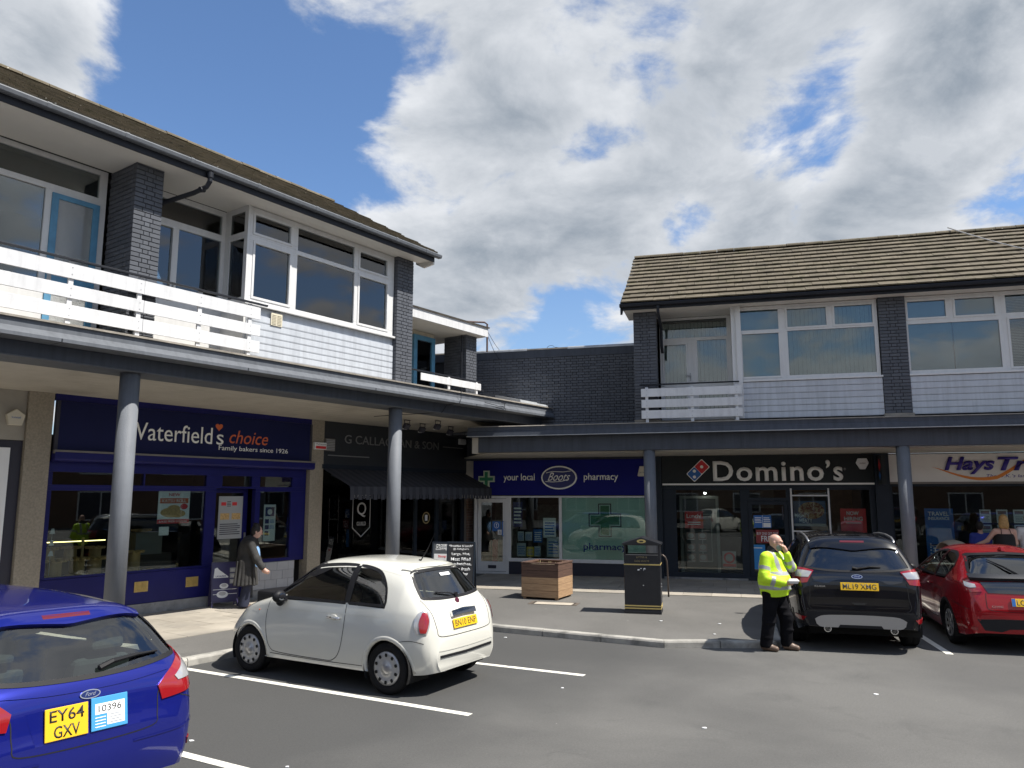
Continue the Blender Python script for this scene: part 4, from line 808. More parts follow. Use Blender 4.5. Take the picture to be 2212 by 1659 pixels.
lbox(RB,'shop_pilaster',M_anth,(-.02,.38,YB-.1,YB+.2,.1,3.32)); lbox(RB,'shop_pilaster',M_anth,(5.63,5.97,YB-.12,YB+.2,.1,3.32)); lbox(RB,'fascia_filler',M_anth,(.38,5.63,YB+.01,YB+.15,2.47,3.33))
pn=[(.74,2.38,.28,2.42),(2.62,3.52,2.22,2.42),(3.68,4.50,.6,2.42),(4.58,5.50,.6,2.42),(2.56,3.56,.2,2.14)]
w=window(RB,.381,5.629,.1,2.468,YB,pn,fm=M_anth,gl=G_shop,dep=.1,name='pizza_shopfront')
for c in list(w.children):
    if abs(c.data.vertices[0].co.x-2.555)<.002: bpy.data.objects.remove(c)
[lbox(w,'white_mullion',M_white,(x,x+.04,YB-.02,YB-.001,.5,2.46)) for x in(3.62,4.52)]; [lbox(w,'white_transom',M_white,(3.661,4.519,YB-.02,YB-.001,z,z+.035)) for z in(1.36,2.26)]; lbox(w,'plinth',M_plinth,(.38,2.5,YB-.03,YB-.001,.1,.16))
d_=MB(); frame_cells(d_,2.565,3.555,.19,2.135,YB+.03,YB+.08,[(2.67,3.45,.32,2.04)]); dr=d_.build('shop_door',M_anth,RB,bevel=.003); lbox(dr,'window_pane',G_shop,(2.665,3.455,YB+.05,YB+.058,.315,2.045)); lbox(dr,'pull_handle',M_ink,(3.40,3.43,YB-.03,YB+.0,1.65,2.0))
ip=thing('inner_door','white-framed inner lobby door inside the pizza shop window','door',(1.32,YB+1.1,.12),0,frame=FR); q=MB(); frame_cells(q,-.56,.50,0,2.15,0,.08,[(-.48,.42,.0,2.07)]); q.build('frame',mat('dull_white',(.42,.42,.40),.5),ip); q=MB(); frame_cells(q,.02,.30,.35,1.65,.02,.06,[(.05,.27,.38,1.62)]); q.build('vision_frame',mat('dull_white'),ip); lbox(ip,'door_leaf',mat('door_grey',(.12,.125,.13),.5),(-.475,.415,.03,.05,.0,2.06))
poster(FR,'poster','red round-cornered lunch sticker on the pizza shop window','sticker',.95,1.42,1.42,1.86,YB+.05,M_red,[('t','Lunch!',.1,.9,.6,.85,M_wp,.01)]+rows_of_text(2,.15,.85,.2,.45,M_wp))
for i,(x,z,nm) in enumerate([(.98,1.12,'burger sticker'),(1.28,1.12,'pizza sticker'),(.98,.82,'wrap sticker'),(1.28,.82,'round pizza sticker'),(.98,.56,'cups sticker'),(1.28,.56,'lines sticker')]):
    poster(FR,'sticker','faded pink and white food stickers in rows on the pizza shop window','sticker',x,x+.22,z,z+.2,YB+.055,mat('faded_pink',(.32,.20,.19),.6),[('e',.5,.55,.36,.34,mat('faded_white',(.45,.42,.41),.6))]+rows_of_text(1,.1,.9,.02,.16,M_wp),group='food stickers on the pizza shop window')
poster(FR,'sticker','red and white rosette sticker low on the pizza shop window','sticker',1.88,2.22,.42,.84,YB+.05,mat('faded_white'),[('e',.5,.6,.42,.34,M_red),('e',.5,.6,.28,.23,mat('faded_white'),.001),('b',.02,.98,.06,.24,M_red)])
poster(FR,'poster','paired blue leaflets on the pizza shop door','poster',2.70,3.13,1.45,1.77,YB+.045,M_bl,[('b',.49,.51,0,1,M_wp),('b',.54,.96,.05,.4,M_wp)]+rows_of_text(4,.06,.44,.4,.9,M_wp)+rows_of_text(3,.56,.94,.5,.9,M_wp))
poster(FR,'poster','red BUY ONE GET ONE FREE poster on the pizza shop door','poster',2.74,3.30,1.06,1.40,YB+.045,mat('dark_red_print',(.25,.03,.03),.5),[('t','BUY ONE GET ONE',.04,.96,.62,.82,M_wp),('t','FREE',.22,.78,.12,.55,M_wp,.02)])
poster(FR,'poster','tall blue poster on the lower half of the pizza shop door','poster',2.60,2.95,.40,1.02,YB+.044,mat('sky_blue_print',(.03,.25,.60),.5),rows_of_text(1,.15,.8,.85,.93,M_wp))
poster(FR,'poster','MIGHTY MEATY pizza picture poster in a frame in the pizza shop window','poster',3.68,4.47,1.50,2.14,YB+.14,mat('dusk_blue_print',(.10,.13,.22),.5),[('e',.56,.62,.40,.34,M_pizza),('t','MIGHTY',.05,.50,.34,.50,M_wp,.02),('t','MEATY',.18,.58,.14,.30,M_wp,.02),('b',.0,1,.0,.10,mat('faded_white')),('b',.35,.62,.28,.34,M_bl)])
poster(FR,'poster','red NOW HIRING poster in the pizza shop window','poster',4.80,5.40,1.20,1.95,YB+.06,M_red,[('t','NOW',.24,.72,.78,.91,M_wp,.03),('t','HIRING',.14,.86,.60,.73,M_wp,.03)]+rows_of_text(2,.2,.8,.50,.56,M_wp))
lbox(RB,'pizza_counter',mat('counter_dark',(.09,.07,.06),.6),(.6,5.4,YB+2.4,YB+2.9,.12,1.1)); lbox(RB,'timber_slats',mat('warm_timber',(.22,.12,.06),.6,var=.3,vs=5),(4.0,5.6,YB+3.6,YB+3.7,.12,2.6)); lbox(RB,'menu_board',mat('menu_grey',(.24,.23,.22),.6),(1.0,3.4,YB+3.4,YB+3.5,1.9,2.5))
for x,z in((1.47,2.34),(4.62,2.33)):
    sl_=thing('spot_lamp','small lit spot lamp hanging inside the pizza shop window','lamp',(x,YB+.9,z),0,'lit spot lamps inside the pizza shop',frame=FR); q=MB(); q.sphere((0,0,0),.03); q.build('bulb',mat('lit_bulb',(1,.97,.9),.5,emit=14),sl_); q=MB(); q.tube([(0,0,.03),(0,0,3.26-z)],.006,5); q.lathe([(.02,.02),(.04,.06),(.02,.1)],10); q.build('fitting',M_ink,sl_)
alarm(FR,'white diamond-tapered alarm box at the right end of the pizza sign',5.36,2.93,YB-.09,[(-.15,.16),(-.10,.27),(.10,.27),(.15,.16),(.06,.0),(-.06,.0)],M_wp,'GUARDIAN',M_ink)
ps=thing('projecting_sign','slim dark projecting sign with domino tile logo beside the pizza shop','sign',(5.74,YB-.14,2.55),0,frame=FR); lbox(ps,'panel',M_dom,(-.05,.03,-.62,-.02,.0,.70)); q=MB(); q.prism([(-.34,.62),(-.20,.46),(-.34,.32),(-.48,.46)],-.056,-.0505,'x'); q.build('logo_red',M_red,ps); q=MB(); q.prism([(-.34,.31),(-.22,.22),(-.34,.10),(-.46,.22)],-.056,-.0505,'x'); q.build('logo_blue',M_bl,ps); lbox(ps,'bracket',M_anth,(.031,.07,-.3,.02,.05,.65))
# ---- travel agent
sg=thing('shop_sign','cream travel agent fascia sign with purple italic letters and orange swoosh','sign',(8.9,YB-.06,2.58),0,frame=FR)
lbox(sg,'board',M_hsign,(-2.92,3.6,-.02,.06,.03,.71)); lbox(sg,'lower_trim',M_shut,(-2.92,3.6,-.03,.06,-.02,.029))
text('Hays',7.21-8.9,-.045,.21,M_hays,sg,w=1.10,h=.42,ext=.02,bold=.03,shear=.28); text('Travel',8.37-8.9,-.045,.29,M_hays,sg,w=1.75,h=.33,ext=.02,bold=.03,shear=.28); text("The U.K.’s largest independent travel agent",8.12-8.9,-.022,.105,M_hays,sg,w=2.6,h=.10,ext=.003,shear=.25)
q=MB(); up=[];lo=[]
for i in range(25):
    t=i/24; x=6.93+t*3.4; zc=2.975-.30*math.sin(math.pi*min(1,t*1.55))**1.2+max(0,t-.42)*1.0; th=.085*math.sin(math.pi*t)**.8; up.append((x-8.9,zc-2.58+th*.5)); lo.append((x-8.9,min(zc-2.58-th*.5,.7)))
q.prism([(a,min(b,.68)) for a,b in up]+lo[::-1],-.028,-.021,'y'); q.build('swoosh',M_orange2,sg)
w=window(RB,5.975,XE-.1,.1,2.56,YB,[(6.03,6.30,.55,2.5),(6.36,12.6,.55,2.5)],fm=M_anth,gl=G_shop,dep=.1,name='travel_window'); lbox(w,'yellow_sill',M_yel,(5.98,12.6,YB-.06,YB-.001,.46,.54))
poster(FR,'poster','tall blue TRAVEL INSURANCE poster in the travel agent window','poster',6.73,7.36,.70,1.96,YB+.06,M_bl,[('t','TRAVEL',.12,.86,.86,.94,M_wp,.02),('t','INSURANCE',.12,.86,.78,.84,M_wp,.02),('e',.5,.55,.28,.14,mat('mid_blue_print',(.03,.16,.46),.5))]+[('e',.14,.32-.06*k,.03,.013,M_wp) for k in range(5)]+rows_of_text(5,.22,.5,.06,.34,M_wp))
k_=0
for r in range(3):
    for c_ in range(4):
        x=7.95+c_*.36; z=1.62-r*.36
        poster(FR,'offer_card','white holiday offer cards hung in rows in the travel agent window','card',x,x+.24,z,z+.32,YB+.10,M_wp,[('b',.12,.88,.66,.9,mat('faded_pink'))]+rows_of_text(4,.15,.85,.12,.55,mat('grey_ink',(.3,.32,.35),.6)),group='holiday offer cards in the travel agent window')
# ================================================================ cars
def pchip(pts):
    xs=np.array([p[0] for p in pts],float); ys=np.array([p[1] for p in pts],float); h=np.diff(xs); d=np.diff(ys)/h; n=len(xs); m=np.zeros(n)
    m[0]=d[0]; m[-1]=d[-1]
    for i in range(1,n-1):
        if d[i-1]*d[i]>0: w1=2*h[i]+h[i-1]; w2=h[i]+2*h[i-1]; m[i]=(w1+w2)/(w1/d[i-1]+w2/d[i])
    def f(x):
        x=np.clip(x,xs[0],xs[-1]); i=np.clip(np.searchsorted(xs,x)-1,0,n-2); t=(x-xs[i])/h[i]; t2=t*t;t3=t2*t
        return (2*t3-3*t2+1)*ys[i]+(t3-2*t2+t)*h[i]*m[i]+(-2*t3+3*t2)*ys[i+1]+(t3-t2)*h[i]*m[i+1]
    return f
def resample(pl,n):
    P=np.array(pl,float); s=np.r_[0,np.cumsum(np.hypot(*np.diff(P,axis=0).T))]; t=np.linspace(0,s[-1],n); return np.c_[np.interp(t,s,P[:,0]),np.interp(t,s,P[:,1])]
def smoothpl(pl,k=6):   # Catmull-Rom through the points
    P=[np.array(p,float) for p in pl]; out=[]
    for i in range(len(P)-1):
        p0=P[max(i-1,0)];p1=P[i];p2=P[i+1];p3=P[min(i+2,len(P)-1)]
        for j in range(k):
            t=j/k; out.append(.5*((2*p1)+(-p0+p2)*t+(2*p0-5*p1+4*p2-p3)*t*t+(-p0+3*p1-3*p2+p3)*t**3))
    out.append(P[-1]); return out
def inpoly(x,y,poly):
    r=np.zeros(x.shape,bool); n=len(poly); j=n-1
    for i in range(n):
        xi,yi=poly[i];xj,yj=poly[j]; c=((yi>y)!=(yj>y))&(x<(xj-xi)*(y-yi)/((yj-yi) if yj!=yi else 1e-9)+xi); r^=c; j=i
    return r
M_rub=mat('black_rubber',(.012,.012,.013),.8,spec=.15,var=.15,vs=12); M_blk=mat('black_plastic',(.013,.013,.015),.5,spec=.2,var=.1,vs=8); M_chrome=mat('chrome',(.75,.75,.76),.08,metal=1.); M_trim=mat('silver_trim',(.42,.42,.43),.3,metal=.8)
M_alloy=mat('alloy_wheel',(.40,.40,.41),.32,metal=.7,var=.06,vs=10); M_cover=mat('wheel_cover_silver',(.40,.40,.40),.35,metal=.35,var=.05,vs=10); M_well=mat('wheel_well',(.006,.006,.006),.9); M_seat=mat('seat_grey',(.055,.056,.06),.9,var=.1,vs=10); M_seatc=mat('seat_cream',(.35,.33,.29),.8)
M_platey=mat('yellow_plate',(.80,.48,.02),.35); M_platew=mat('plate_black',(.02,.02,.02),.5); M_lred=mat('red_lens',(.26,.008,.012),.08,spec=.6,coat=1.); M_lclr=mat('clear_lens',(.42,.42,.43),.08,spec=.6,coat=1.,metal=.3); M_gap=mat('panel_gap',(.008,.008,.009),.8); M_lorange=mat('amber_lens',(.55,.10,.01),.1,coat=1.)
G_car=glass('car_glass',(.56,.66,.62),2.1); G_priv=glass('privacy_glass',(.10,.11,.12),2.0)
class Car:
    def __init__(s,name,label,origin,heading,sp,paint,roll=0.):
        s.sp=sp; s.root=thing(name,label,'car',(*origin,0),heading-math.pi/2)
        if roll: s.root.rotation_euler.y=roll
        s.paint=paint; L_=sp['L']; n=sp.get('n',190)
        t=np.linspace(0,1,n); ys=L_*(.5-.5*np.cos(math.pi*t))*.75+L_*t*.25
        for yy in sp.get('dense',[]): ys=np.r_[ys,np.linspace(yy[0],yy[1],yy[2])]
        ys=np.unique(np.round(ys,4)); f={k:pchip(v)(ys) for k,v in sp['c'].items()}
        NL,NU=16,34; V=[]; th=np.linspace(0,math.pi/2,NU)
        for i,y in enumerate(ys):
            g={k:v[i] for k,v in f.items()}; pf=g['plan']; row=[]
            ws,wm,wb,wt=[g[k]*pf for k in('ws','wm','wb','wt')]; zs=min(g['zs'],g['zt']-.01); zm=min(g['zm'],zs-.02); zb=g['zb']
            for u in np.linspace(0,1,NL)[:-1]:   # sill to shoulder through the fullest point
                um=(zm-zb)/(zs-zb)
                a=(ws-wb-(wm-wb)/um)/(1-um)/1. if um<.98 else 0; 
                x=wb+(wm-wb)*(u/um)+a*u*(u-um); x=min(x,wm*1.02); z=zb+(zs-zb)*u; row.append([x,z])
            nn=g['n']
            for q in th:
                a=max(0,math.cos(q))**(2/nn); b=math.sin(q)**(2/nn); row.append([(ws+(wt-ws)*b)*a,zs+(g['zt']-zs)*b])
            for ax,az,rad,amt in sp.get('flare',[]):
                for k in row[:NL+4]: k[0]+=amt*math.exp(-(((y-ax)**2+(k[1]-az)**2)/rad**2))
            V.append(row)
        V=np.array(V); ns,npf=V.shape[:2]; s.ys=ys
        verts=[];idx=np.zeros((ns,2*npf-1),int)
        for i in range(ns):
            for j in range(npf): idx[i,j]=len(verts); verts.append((-V[i,j,0],ys[i],V[i,j,1]))
            for j in range(npf-2,-1,-1): idx[i,2*npf-2-j]=len(verts); verts.append((V[i,j,0],ys[i],V[i,j,1]))
        faces=[]; W2=2*npf-1
        for i in range(ns-1):
            for j in range(W2-1): faces.append((idx[i,j+1],idx[i+1,j+1],idx[i+1,j],idx[i,j]))
        faces.append(tuple(idx[0,::-1])); faces.append(tuple(idx[-1,::1]))
        s.verts=verts; s.faces=faces; s.bvh=BVHTree.FromPolygons([Vector(v) for v in verts],faces); s.cut=np.zeros(len(faces),bool)
        VA=np.array(verts); s.cent=np.array([VA[list(f_[:4])].mean(0) for f_ in faces]); s.nor=np.zeros((len(faces),3))
        a=VA[[f_[0] for f_ in faces]];b=VA[[f_[1] for f_ in faces]];c=VA[[f_[2] for f_ in faces]]; nn=np.cross(b-a,c-a); s.nor=nn/(np.linalg.norm(nn,axis=1)[:,None]+1e-12)
    def hit(s,u,z,ax,off):
        if ax=='L': o=Vector((-3,u,z)); d=Vector((1,0,0))
        elif ax=='R': o=Vector((3,u,z)); d=Vector((-1,0,0))
        elif ax=='B': o=Vector((u,-3,z)); d=Vector((0,1,0))
        elif ax=='F': o=Vector((u,9,z)); d=Vector((0,-1,0))
        elif ax=='T': o=Vector((u,z,4)); d=Vector((0,0,-1))
        elif ax[0]=='D':   # diagonal rear view: ('DL',deg) left corner, ('DR',deg) right corner
            a=R_(float(ax[2:])); sx=-1 if ax[1]=='L' else 1
            d=Vector((-sx*math.sin(a),math.cos(a),0)); h=Vector((sx*math.cos(a),math.sin(a),0)); o=h*u+Vector((0,0,z))-d*3
        p,nr,fi,ds=s.bvh.ray_cast(o,d)
        if p is None: p,nr,fi,ds=s.bvh.find_nearest(o+d*2.2)
        if nr.dot(d)>0: nr=-nr
        return p+nr*off
    def patch(s,name,m_,A,B,ax,nu=14,nv=8,off=.004,thick=.012,parent=None,cut=False,ring=None,ringm=None,smooth=True):
        A=resample(A,nu);B=resample(B,nu); q=MB(); G=[]
        for j in range(nv):
            t=j/(nv-1); G.append([s.hit(*(A[i]*(1-t)+B[i]*t),ax,off) for i in range(nu)])
        vs=[p for r in G for p in r]; fs=[(j*nu+i,j*nu+i+1,(j+1)*nu+i+1,(j+1)*nu+i) for j in range(nv-1) for i in range(nu-1)]
        bd=[(0,i) for i in range(nu)]+[(j,nu-1) for j in range(1,nv)]+[(nv-1,i) for i in range(nu-2,-1,-1)]+[(j,0) for j in range(nv-2,0,-1)]
        bd2=[A[i] for i in range(nu)]+[A[-1]*(1-j/(nv-1))+B[-1]*j/(nv-1) for j in range(1,nv)]+[B[i] for i in range(nu-2,-1,-1)]+[A[0]*(1-j/(nv-1))+B[0]*j/(nv-1) for j in range(nv-2,0,-1)]
        if thick:
            b0=len(vs); vs+=[s.hit(*p,ax,off-thick) for p in bd2]; nb=len(bd)
            for k in range(nb):
                k2=(k+1)%nb; fs.append((bd[k][0]*nu+bd[k][1],b0+k,b0+k2,bd[k2][0]*nu+bd[k2][1]))
        q.add(vs,fs); o=q.build(name,m_,parent or s.root,smooth=smooth,clean=True)
        if thick and smooth:
            for p in o.data.polygons: p.use_smooth=True
            o.data.set_sharp_from_angle(angle=R_(35)) if hasattr(o.data,'set_sharp_from_angle') else None
        if cut:
            poly=[tuple(p) for p in bd2]; c=s.cent; nr=s.nor
            if ax in 'LR': uu=c[:,1];side=(c[:,0]<-.2) if ax=='L' else (c[:,0]>.2)
            elif ax=='B': uu=c[:,0];side=(c[:,1]<s.sp['L']*.45)&(nr[:,1]<-.12)
            else: uu=c[:,0];side=(c[:,1]>s.sp['L']*.5)&(nr[:,1]>.12)
            s.cut|=inpoly(uu,c[:,2],poly)&side
        if ring:
            P=np.array(bd2); n=len(P); ar=sum(P[i][0]*P[(i+1)%n][1]-P[(i+1)%n][0]*P[i][1] for i in range(n)); sg=1 if ar>0 else -1; vs=[];fs=[]
            for i in range(n):
                e1=P[i]-P[i-1];e2=P[(i+1)%n]-P[i]; n1=np.array([e1[1],-e1[0]])/(np.hypot(*e1)+1e-9);n2=np.array([e2[1],-e2[0]])/(np.hypot(*e2)+1e-9); nn=(n1+n2); nn=nn/(np.hypot(*nn)+1e-9)*sg
                for wv,of in((-ring,.003),(ring,.004)): vs.append(s.hit(*(P[i]+nn*wv),ax,of))
            for i in range(n): k=(i+1)%n; fs.append((2*i,2*i+1,2*k+1,2*k))
            q=MB(); q.add(vs,fs); q.build(name+'_seal',ringm or M_blk,parent or o,smooth=True,clean=True)
        return o
    def line(s,name,pts,ax,w=.006,off=.002,m_=None,parent=None,k=8):
        P=np.array(resample(smoothpl(pts,5),max(6,len(pts)*k))); vs=[];fs=[]
        for i in range(len(P)):
            e=P[min(i+1,len(P)-1)]-P[max(i-1,0)]; nn=np.array([e[1],-e[0]])/(np.hypot(*e)+1e-9)*w/2
            vs+=[s.hit(*(P[i]+nn),ax,off),s.hit(*(P[i]-nn),ax,off)]
        for i in range(len(P)-1): fs.append((2*i,2*i+1,2*i+3,2*i+2))
        q=MB(); q.add(vs,fs); return q.build(name,m_ or M_gap,parent or s.root)
    def wheels(s,yr,yf,r,w,track,Ra,style,lipm=None,lipw=.03):
        sp=s.sp
        for ya in(yr,yf):
            zc=r; c=s.cent; inside=((c[:,1]-ya)**2+(c[:,2]-zc)**2<Ra**2)&(np.abs(c[:,0])>.35); s.cut|=inside
            for ax,sx in(('L',-1),('R',1)):
                vs=[];fs=[];N=40
                for i in range(N+1):
                    a=R_(-28+236*i/N); d=(math.cos(a),math.sin(a))
                    def clampz(z): return max(z,float(pchip(sp['c']['zb'])(np.array([ya]))[0])+.004)
                    for rr_,of in((Ra-.014,-.05),(Ra-.014,.004),(Ra+lipw,.004),(Ra+lipw+.006,-.004)):
                        vs.append(s.hit(ya+rr_*d[0],clampz(zc+rr_*d[1]),ax,of))
                for i in range(N):
                    for j in range(3): fs.append((i*4+j,(i+1)*4+j,(i+1)*4+j+1,i*4+j+1))
                q=MB(); q.add(vs,fs); q.build('wheel_arch',lipm or s.paint,s.root,smooth=True,clean=True)
                q=MB(); n2=24; ring=[(ya+(Ra+.0)*math.cos(R_(-25+230*i/n2)),zc+(Ra)*math.sin(R_(-25+230*i/n2))) for i in range(n2+1)]
                xo=abs(s.hit(ya,zc+Ra+.01,ax,0).x)-.02; xi=xo-.42; vv=[(sx*xo,p[0],p[1]) for p in ring]+[(sx*xi,p[0],p[1]) for p in ring]; ff=[(i,i+1,n2+2+i,n2+1+i) for i in range(n2)]+[tuple(range(n2+1,2*n2+2))]
                q.add(vv,ff); q.build('wheel_well',M_well,s.root)
                s.wheel(sx,ya,r,w,track/2,style)
    def wheel(s,sx,ya,r,w,xc,style):
        M0=Matrix.Translation((sx*xc,ya,r))@Matrix.Rotation(sx*math.pi/2,4,'Y')   # local z outward
        we=thing('wheel',None,None); we.parent=s.root; we.matrix_local=M0
        rr=r*.655; h=w/2; q=MB(); q.lathe([(rr,-h*.8),(r*.86,-h),(r*.965,-h*.86),(r,-h*.55),(r*1.002,-.012),(r*.985,-.008),(r*.985,.008),(r*1.002,.012),(r,h*.55),(r*.965,h*.86),(r*.86,h),(rr+.012,h*.92),(rr,h*.75)],48); q.build('tyre',M_rub,we,smooth=True)
        if style=='cover':
            q=MB(); q.lathe([(rr*1.0,h*.70),(rr*.98,h*.90),(rr*.80,h*.98),(rr*.60,h*.90),(rr*.40,h*.86),(rr*.36,h*1.0),(rr*.30,h*1.07),(.0001,h*1.10)],48); rim=q.build('wheel_cover',M_cover,we,smooth=True)
            for k in range(10):
                a=2*math.pi*k/10; mm=Matrix.Rotation(a,4,'Z')@Matrix.Translation((rr*.79,0,h*.955)); q=MB(); pts=[]
                for kk in range(12): b=2*math.pi*kk/12; pts.append(mm@Vector((.021*math.copysign(abs(math.cos(b))**.6,math.cos(b)),.019*math.copysign(abs(math.sin(b))**.6,math.sin(b)),.006)))
                q.add(pts,[tuple(range(12))]); q.build('slot',M_well,rim)
            q=MB(); q.lathe([(rr*.31,h*1.068),(rr*.30,h*1.09),(.0001,h*1.115)],24); q.build('centre_cap',M_trim,rim,smooth=True)
        else:
            q=MB(); q.lathe([(rr*1.0,h*.55),(rr*1.0,h*.93),(rr*.93,h*.95),(rr*.90,h*.6),(rr*.88,-h*.2)],40,closed=True); rim=q.build('rim',M_alloy,we,smooth=True)
            q=MB(); q.lathe([(rr*.9,-h*.15),(.0001,-h*.15)],28); q.build('brake_disc',M_well,rim)
            nsp=7 if style=='seven' else 5
            for k in range(nsp):
                for da in((0,) if style=='seven' else (-.13,.13)):
                    q=MB(); mm=Matrix.Rotation(2*math.pi*k/nsp+da,4,'Z'); wv=.042 if style=='seven' else .024
                    q.add([mm@Vector(v) for v in((.03,-wv*.6,h*.80),(rr*.93,-wv*.5,h*.93),(rr*.93,wv*.5,h*.93),(.03,wv*.6,h*.80),(.03,-wv*.6,h*.45),(rr*.93,-wv*.5,h*.60),(rr*.93,wv*.5,h*.60),(.03,wv*.6,h*.45))],[(0,1,2,3),(4,7,6,5),(0,4,5,1),(1,5,6,2),(2,6,7,3),(3,7,4,0)]); q.build('spoke',M_alloy,rim,clean=True)
            q=MB(); q.lathe([(.062,h*.5),(.06,h*.86),(.03,h*.92),(.0001,h*.92)],20); q.build('hub_cap',M_alloy,rim,smooth=True)
    def finish(s):
        keep=[f for f,c in zip(s.faces,s.cut) if not c]; q=MB(); q.add(s.verts,keep); b=q.build('body',s.paint,s.root,smooth=True)
        b.data.set_sharp_from_angle(angle=R_(50)) if hasattr(b.data,'set_sharp_from_angle') else None
        L_=s.sp['L']; wmx=max(p[1] for p in s.sp['c']['wm']); q=MB(); q.box(-wmx*.74,wmx*.74,.40,L_-.4,.20,.36); q.build('underbody',M_well,s.root); return b
    def cabin(s,y0,y1,zf,seat,x=.36,zs=.55,hz=1.12,dash=None,rear=True):
        q=MB(); wmx=max(p[1] for p in s.sp['c']['wm'])-.10; q.box(-wmx,wmx,y0,y1,zf-.05,zf); q.build('cabin_floor',M_seat,s.root)
        rows_=[dash-.95 if dash else y1-1]+([y0+.55] if rear else [])
        for i,yy in enumerate(rows_):
            for sx in(-1,1):
                q=MB(); q.prism([(yy+.45,zf),(yy+.45,zf+.28),(yy,zf+.30),(yy-.18,hz-.16),(yy-.28,hz-.17),(yy-.15,zf)],sx*x-.23,sx*x+.23,'x'); st=q.build('seat',seat,s.root,bevel=.04)
                q=MB(); q.boxm(Matrix.Translation((sx*x,yy-.25,hz-.03))@Matrix.Rotation(R_(-12),4,'X'),.26,.10,.18); q.build('headrest',seat,st,bevel=.03)
        if dash:
            q=MB(); q.prism([(dash,zf+.1),(dash,hz-.26),(dash+.12,hz-.17),(dash+.6,hz-.16),(dash+.6,zf+.1)],-wmx+.06,wmx-.06,'x'); q.build('dashboard',M_blk,s.root,bevel=.03)
            q=MB(); q.lathe([(.17,-.012),(.185,0),(.17,.012),(.155,0),(.17,-.012)],24,Matrix.Translation((x,dash-.22,hz-.24))@Matrix.Rotation(R_(65),4,'X'),closed=True); q.box(x-.16,x+.16,dash-.24,dash-.2,hz-.26,hz-.22); q.build('steering_wheel',M_blk,s.root,smooth=True)
    def plate(s,x,z,y_extra,txt,w=.52,h=.111,tilt=8,two=None,euro=False,bg=None,name='number_plate'):
        p=s.hit(x,z,'B',.004); P_=thing(name,None,None); P_.parent=s.root; P_.matrix_local=Matrix.Translation((x,p.y-y_extra,z))@Matrix.Rotation(-R_(tilt),4,'X')
        lbox(P_,'plate_board',bg or M_platey,(-w/2,w/2,-.004,.006,-h/2,h/2),bevel=.003)
        if two:
            text(two[0],-w*.40,-.0045,.012,M_platew,P_,w=w*.80,h=h*.37,ext=.001,bold=.01); text(two[1],-w*.30,-.0045,-h*.44,M_platew,P_,w=w*.60,h=h*.37,ext=.001,bold=.01)
        elif txt: text(txt,-w*.44+(w*.07 if euro else 0),-.0045,-h*.33,M_platew,P_,w=w*(.88 if not euro else .80),h=h*.68,ext=.001,bold=.003)
        if euro: lbox(P_,'blue_band',M_bl,(-w/2+.002,-w/2+.05,-.005,-.0041,-h/2+.002,h/2-.002))
        return P_
def mirror_(car,x,y,z,m_,s_=1.):
    q=MB(); q.sphere((x,y,z),.082*s_,.05*s_,.062*s_,14,10); q.sphere((x*.96,y+.015,z-.05*s_),.05*s_,.035*s_,.05*s_,12,8); o=q.build('door_mirror',m_,car.root,smooth=True); q=MB(); q.boxm(Matrix.Translation((x*.92,y+.01,z-.05)),.12,.05,.03); q.build('mirror_stalk',m_,o); q=MB(); q.lathe([(.0001,0),(.06,0),(.06,.004)],16,Matrix.Translation((x,y-.052,z))@Matrix.Rotation(math.pi/2,4,'X')@Matrix.Diagonal((1,.75,1,1))); q.build('mirror_glass',M_chrome,o)
def carpaint(name,col,metal=0.,rough=.3):
    m=mat(name,col,rough,metal=metal,spec=.15,coat=.9); return m
# ---- white city car
fs_=dict(L=3.55,flare=[(.60,.42,.30,.022),(2.90,.42,.30,.022)],dense=[(0,.16,26),(.16,.6,24)],c=dict(
 zt=[(0,.60),(.03,.74),(.06,.84),(.10,.93),(.15,1.00),(.25,1.12),(.40,1.30),(.47,1.385),(.60,1.43),(.9,1.475),(1.3,1.49),(1.7,1.475),(2.0,1.425),(2.2,1.31),(2.5,1.10),(2.68,.985),(2.9,.925),(3.2,.83),(3.4,.72),(3.5,.60),(3.55,.50)],
 zs=[(0,.55),(.06,.76),(.12,.87),(.25,.93),(.6,.955),(1.5,.965),(2.4,.95),(2.7,.90),(3.1,.78),(3.4,.62),(3.55,.45)],zm=[(0,.48),(.2,.58),(1,.60),(2.6,.58),(3.3,.50),(3.55,.42)],zb=[(0,.27),(.15,.245),(.4,.23),(1,.225),(2.6,.225),(3.2,.24),(3.55,.33)],
 wm=[(0,.815),(3.55,.815)],ws=[(0,.75),(.5,.772),(2.4,.768),(3,.72),(3.55,.6)],wb=[(0,.72),(1,.775),(2.6,.775),(3.55,.6)],wt=[(0,.70),(.15,.66),(.5,.585),(1.2,.59),(2.0,.57),(2.5,.60),(2.9,.62),(3.55,.55)],n=[(0,3.2),(.4,4.2),(1.2,4.6),(2.1,4.2),(2.8,3.0),(3.55,2.6)],plan=[(0,.72),(.05,.83),(.12,.905),(.25,.955),(.5,.99),(.8,1),(2.6,1),(2.95,.97),(3.2,.90),(3.4,.77),(3.5,.64),(3.55,.5)]))
WP=carpaint('ivory_car_paint',(.62,.61,.55),0,.22)
h_=math.atan2(1.18,-1.99); hv=Vector((math.cos(h_),math.sin(h_))); rv=Vector((hv.y,-hv.x)); ax_=Vector((-1.43,9.31))+rv*.745; og=ax_-hv*.585
F5=Car('small_car','ivory white three-door city car with chrome plate bar, parked nose-in before the bakery and butcher',og,h_,fs_,WP)
F5.wheels(.585,2.885,.292,.175,1.42,.335,'cover')
wA=smoothpl([(2.50,.990),(2.30,1.17),(2.05,1.335),(1.85,1.385),(1.55,1.41),(1.27,1.412)]); wB=[(2.50,.985),(1.27,.985)]
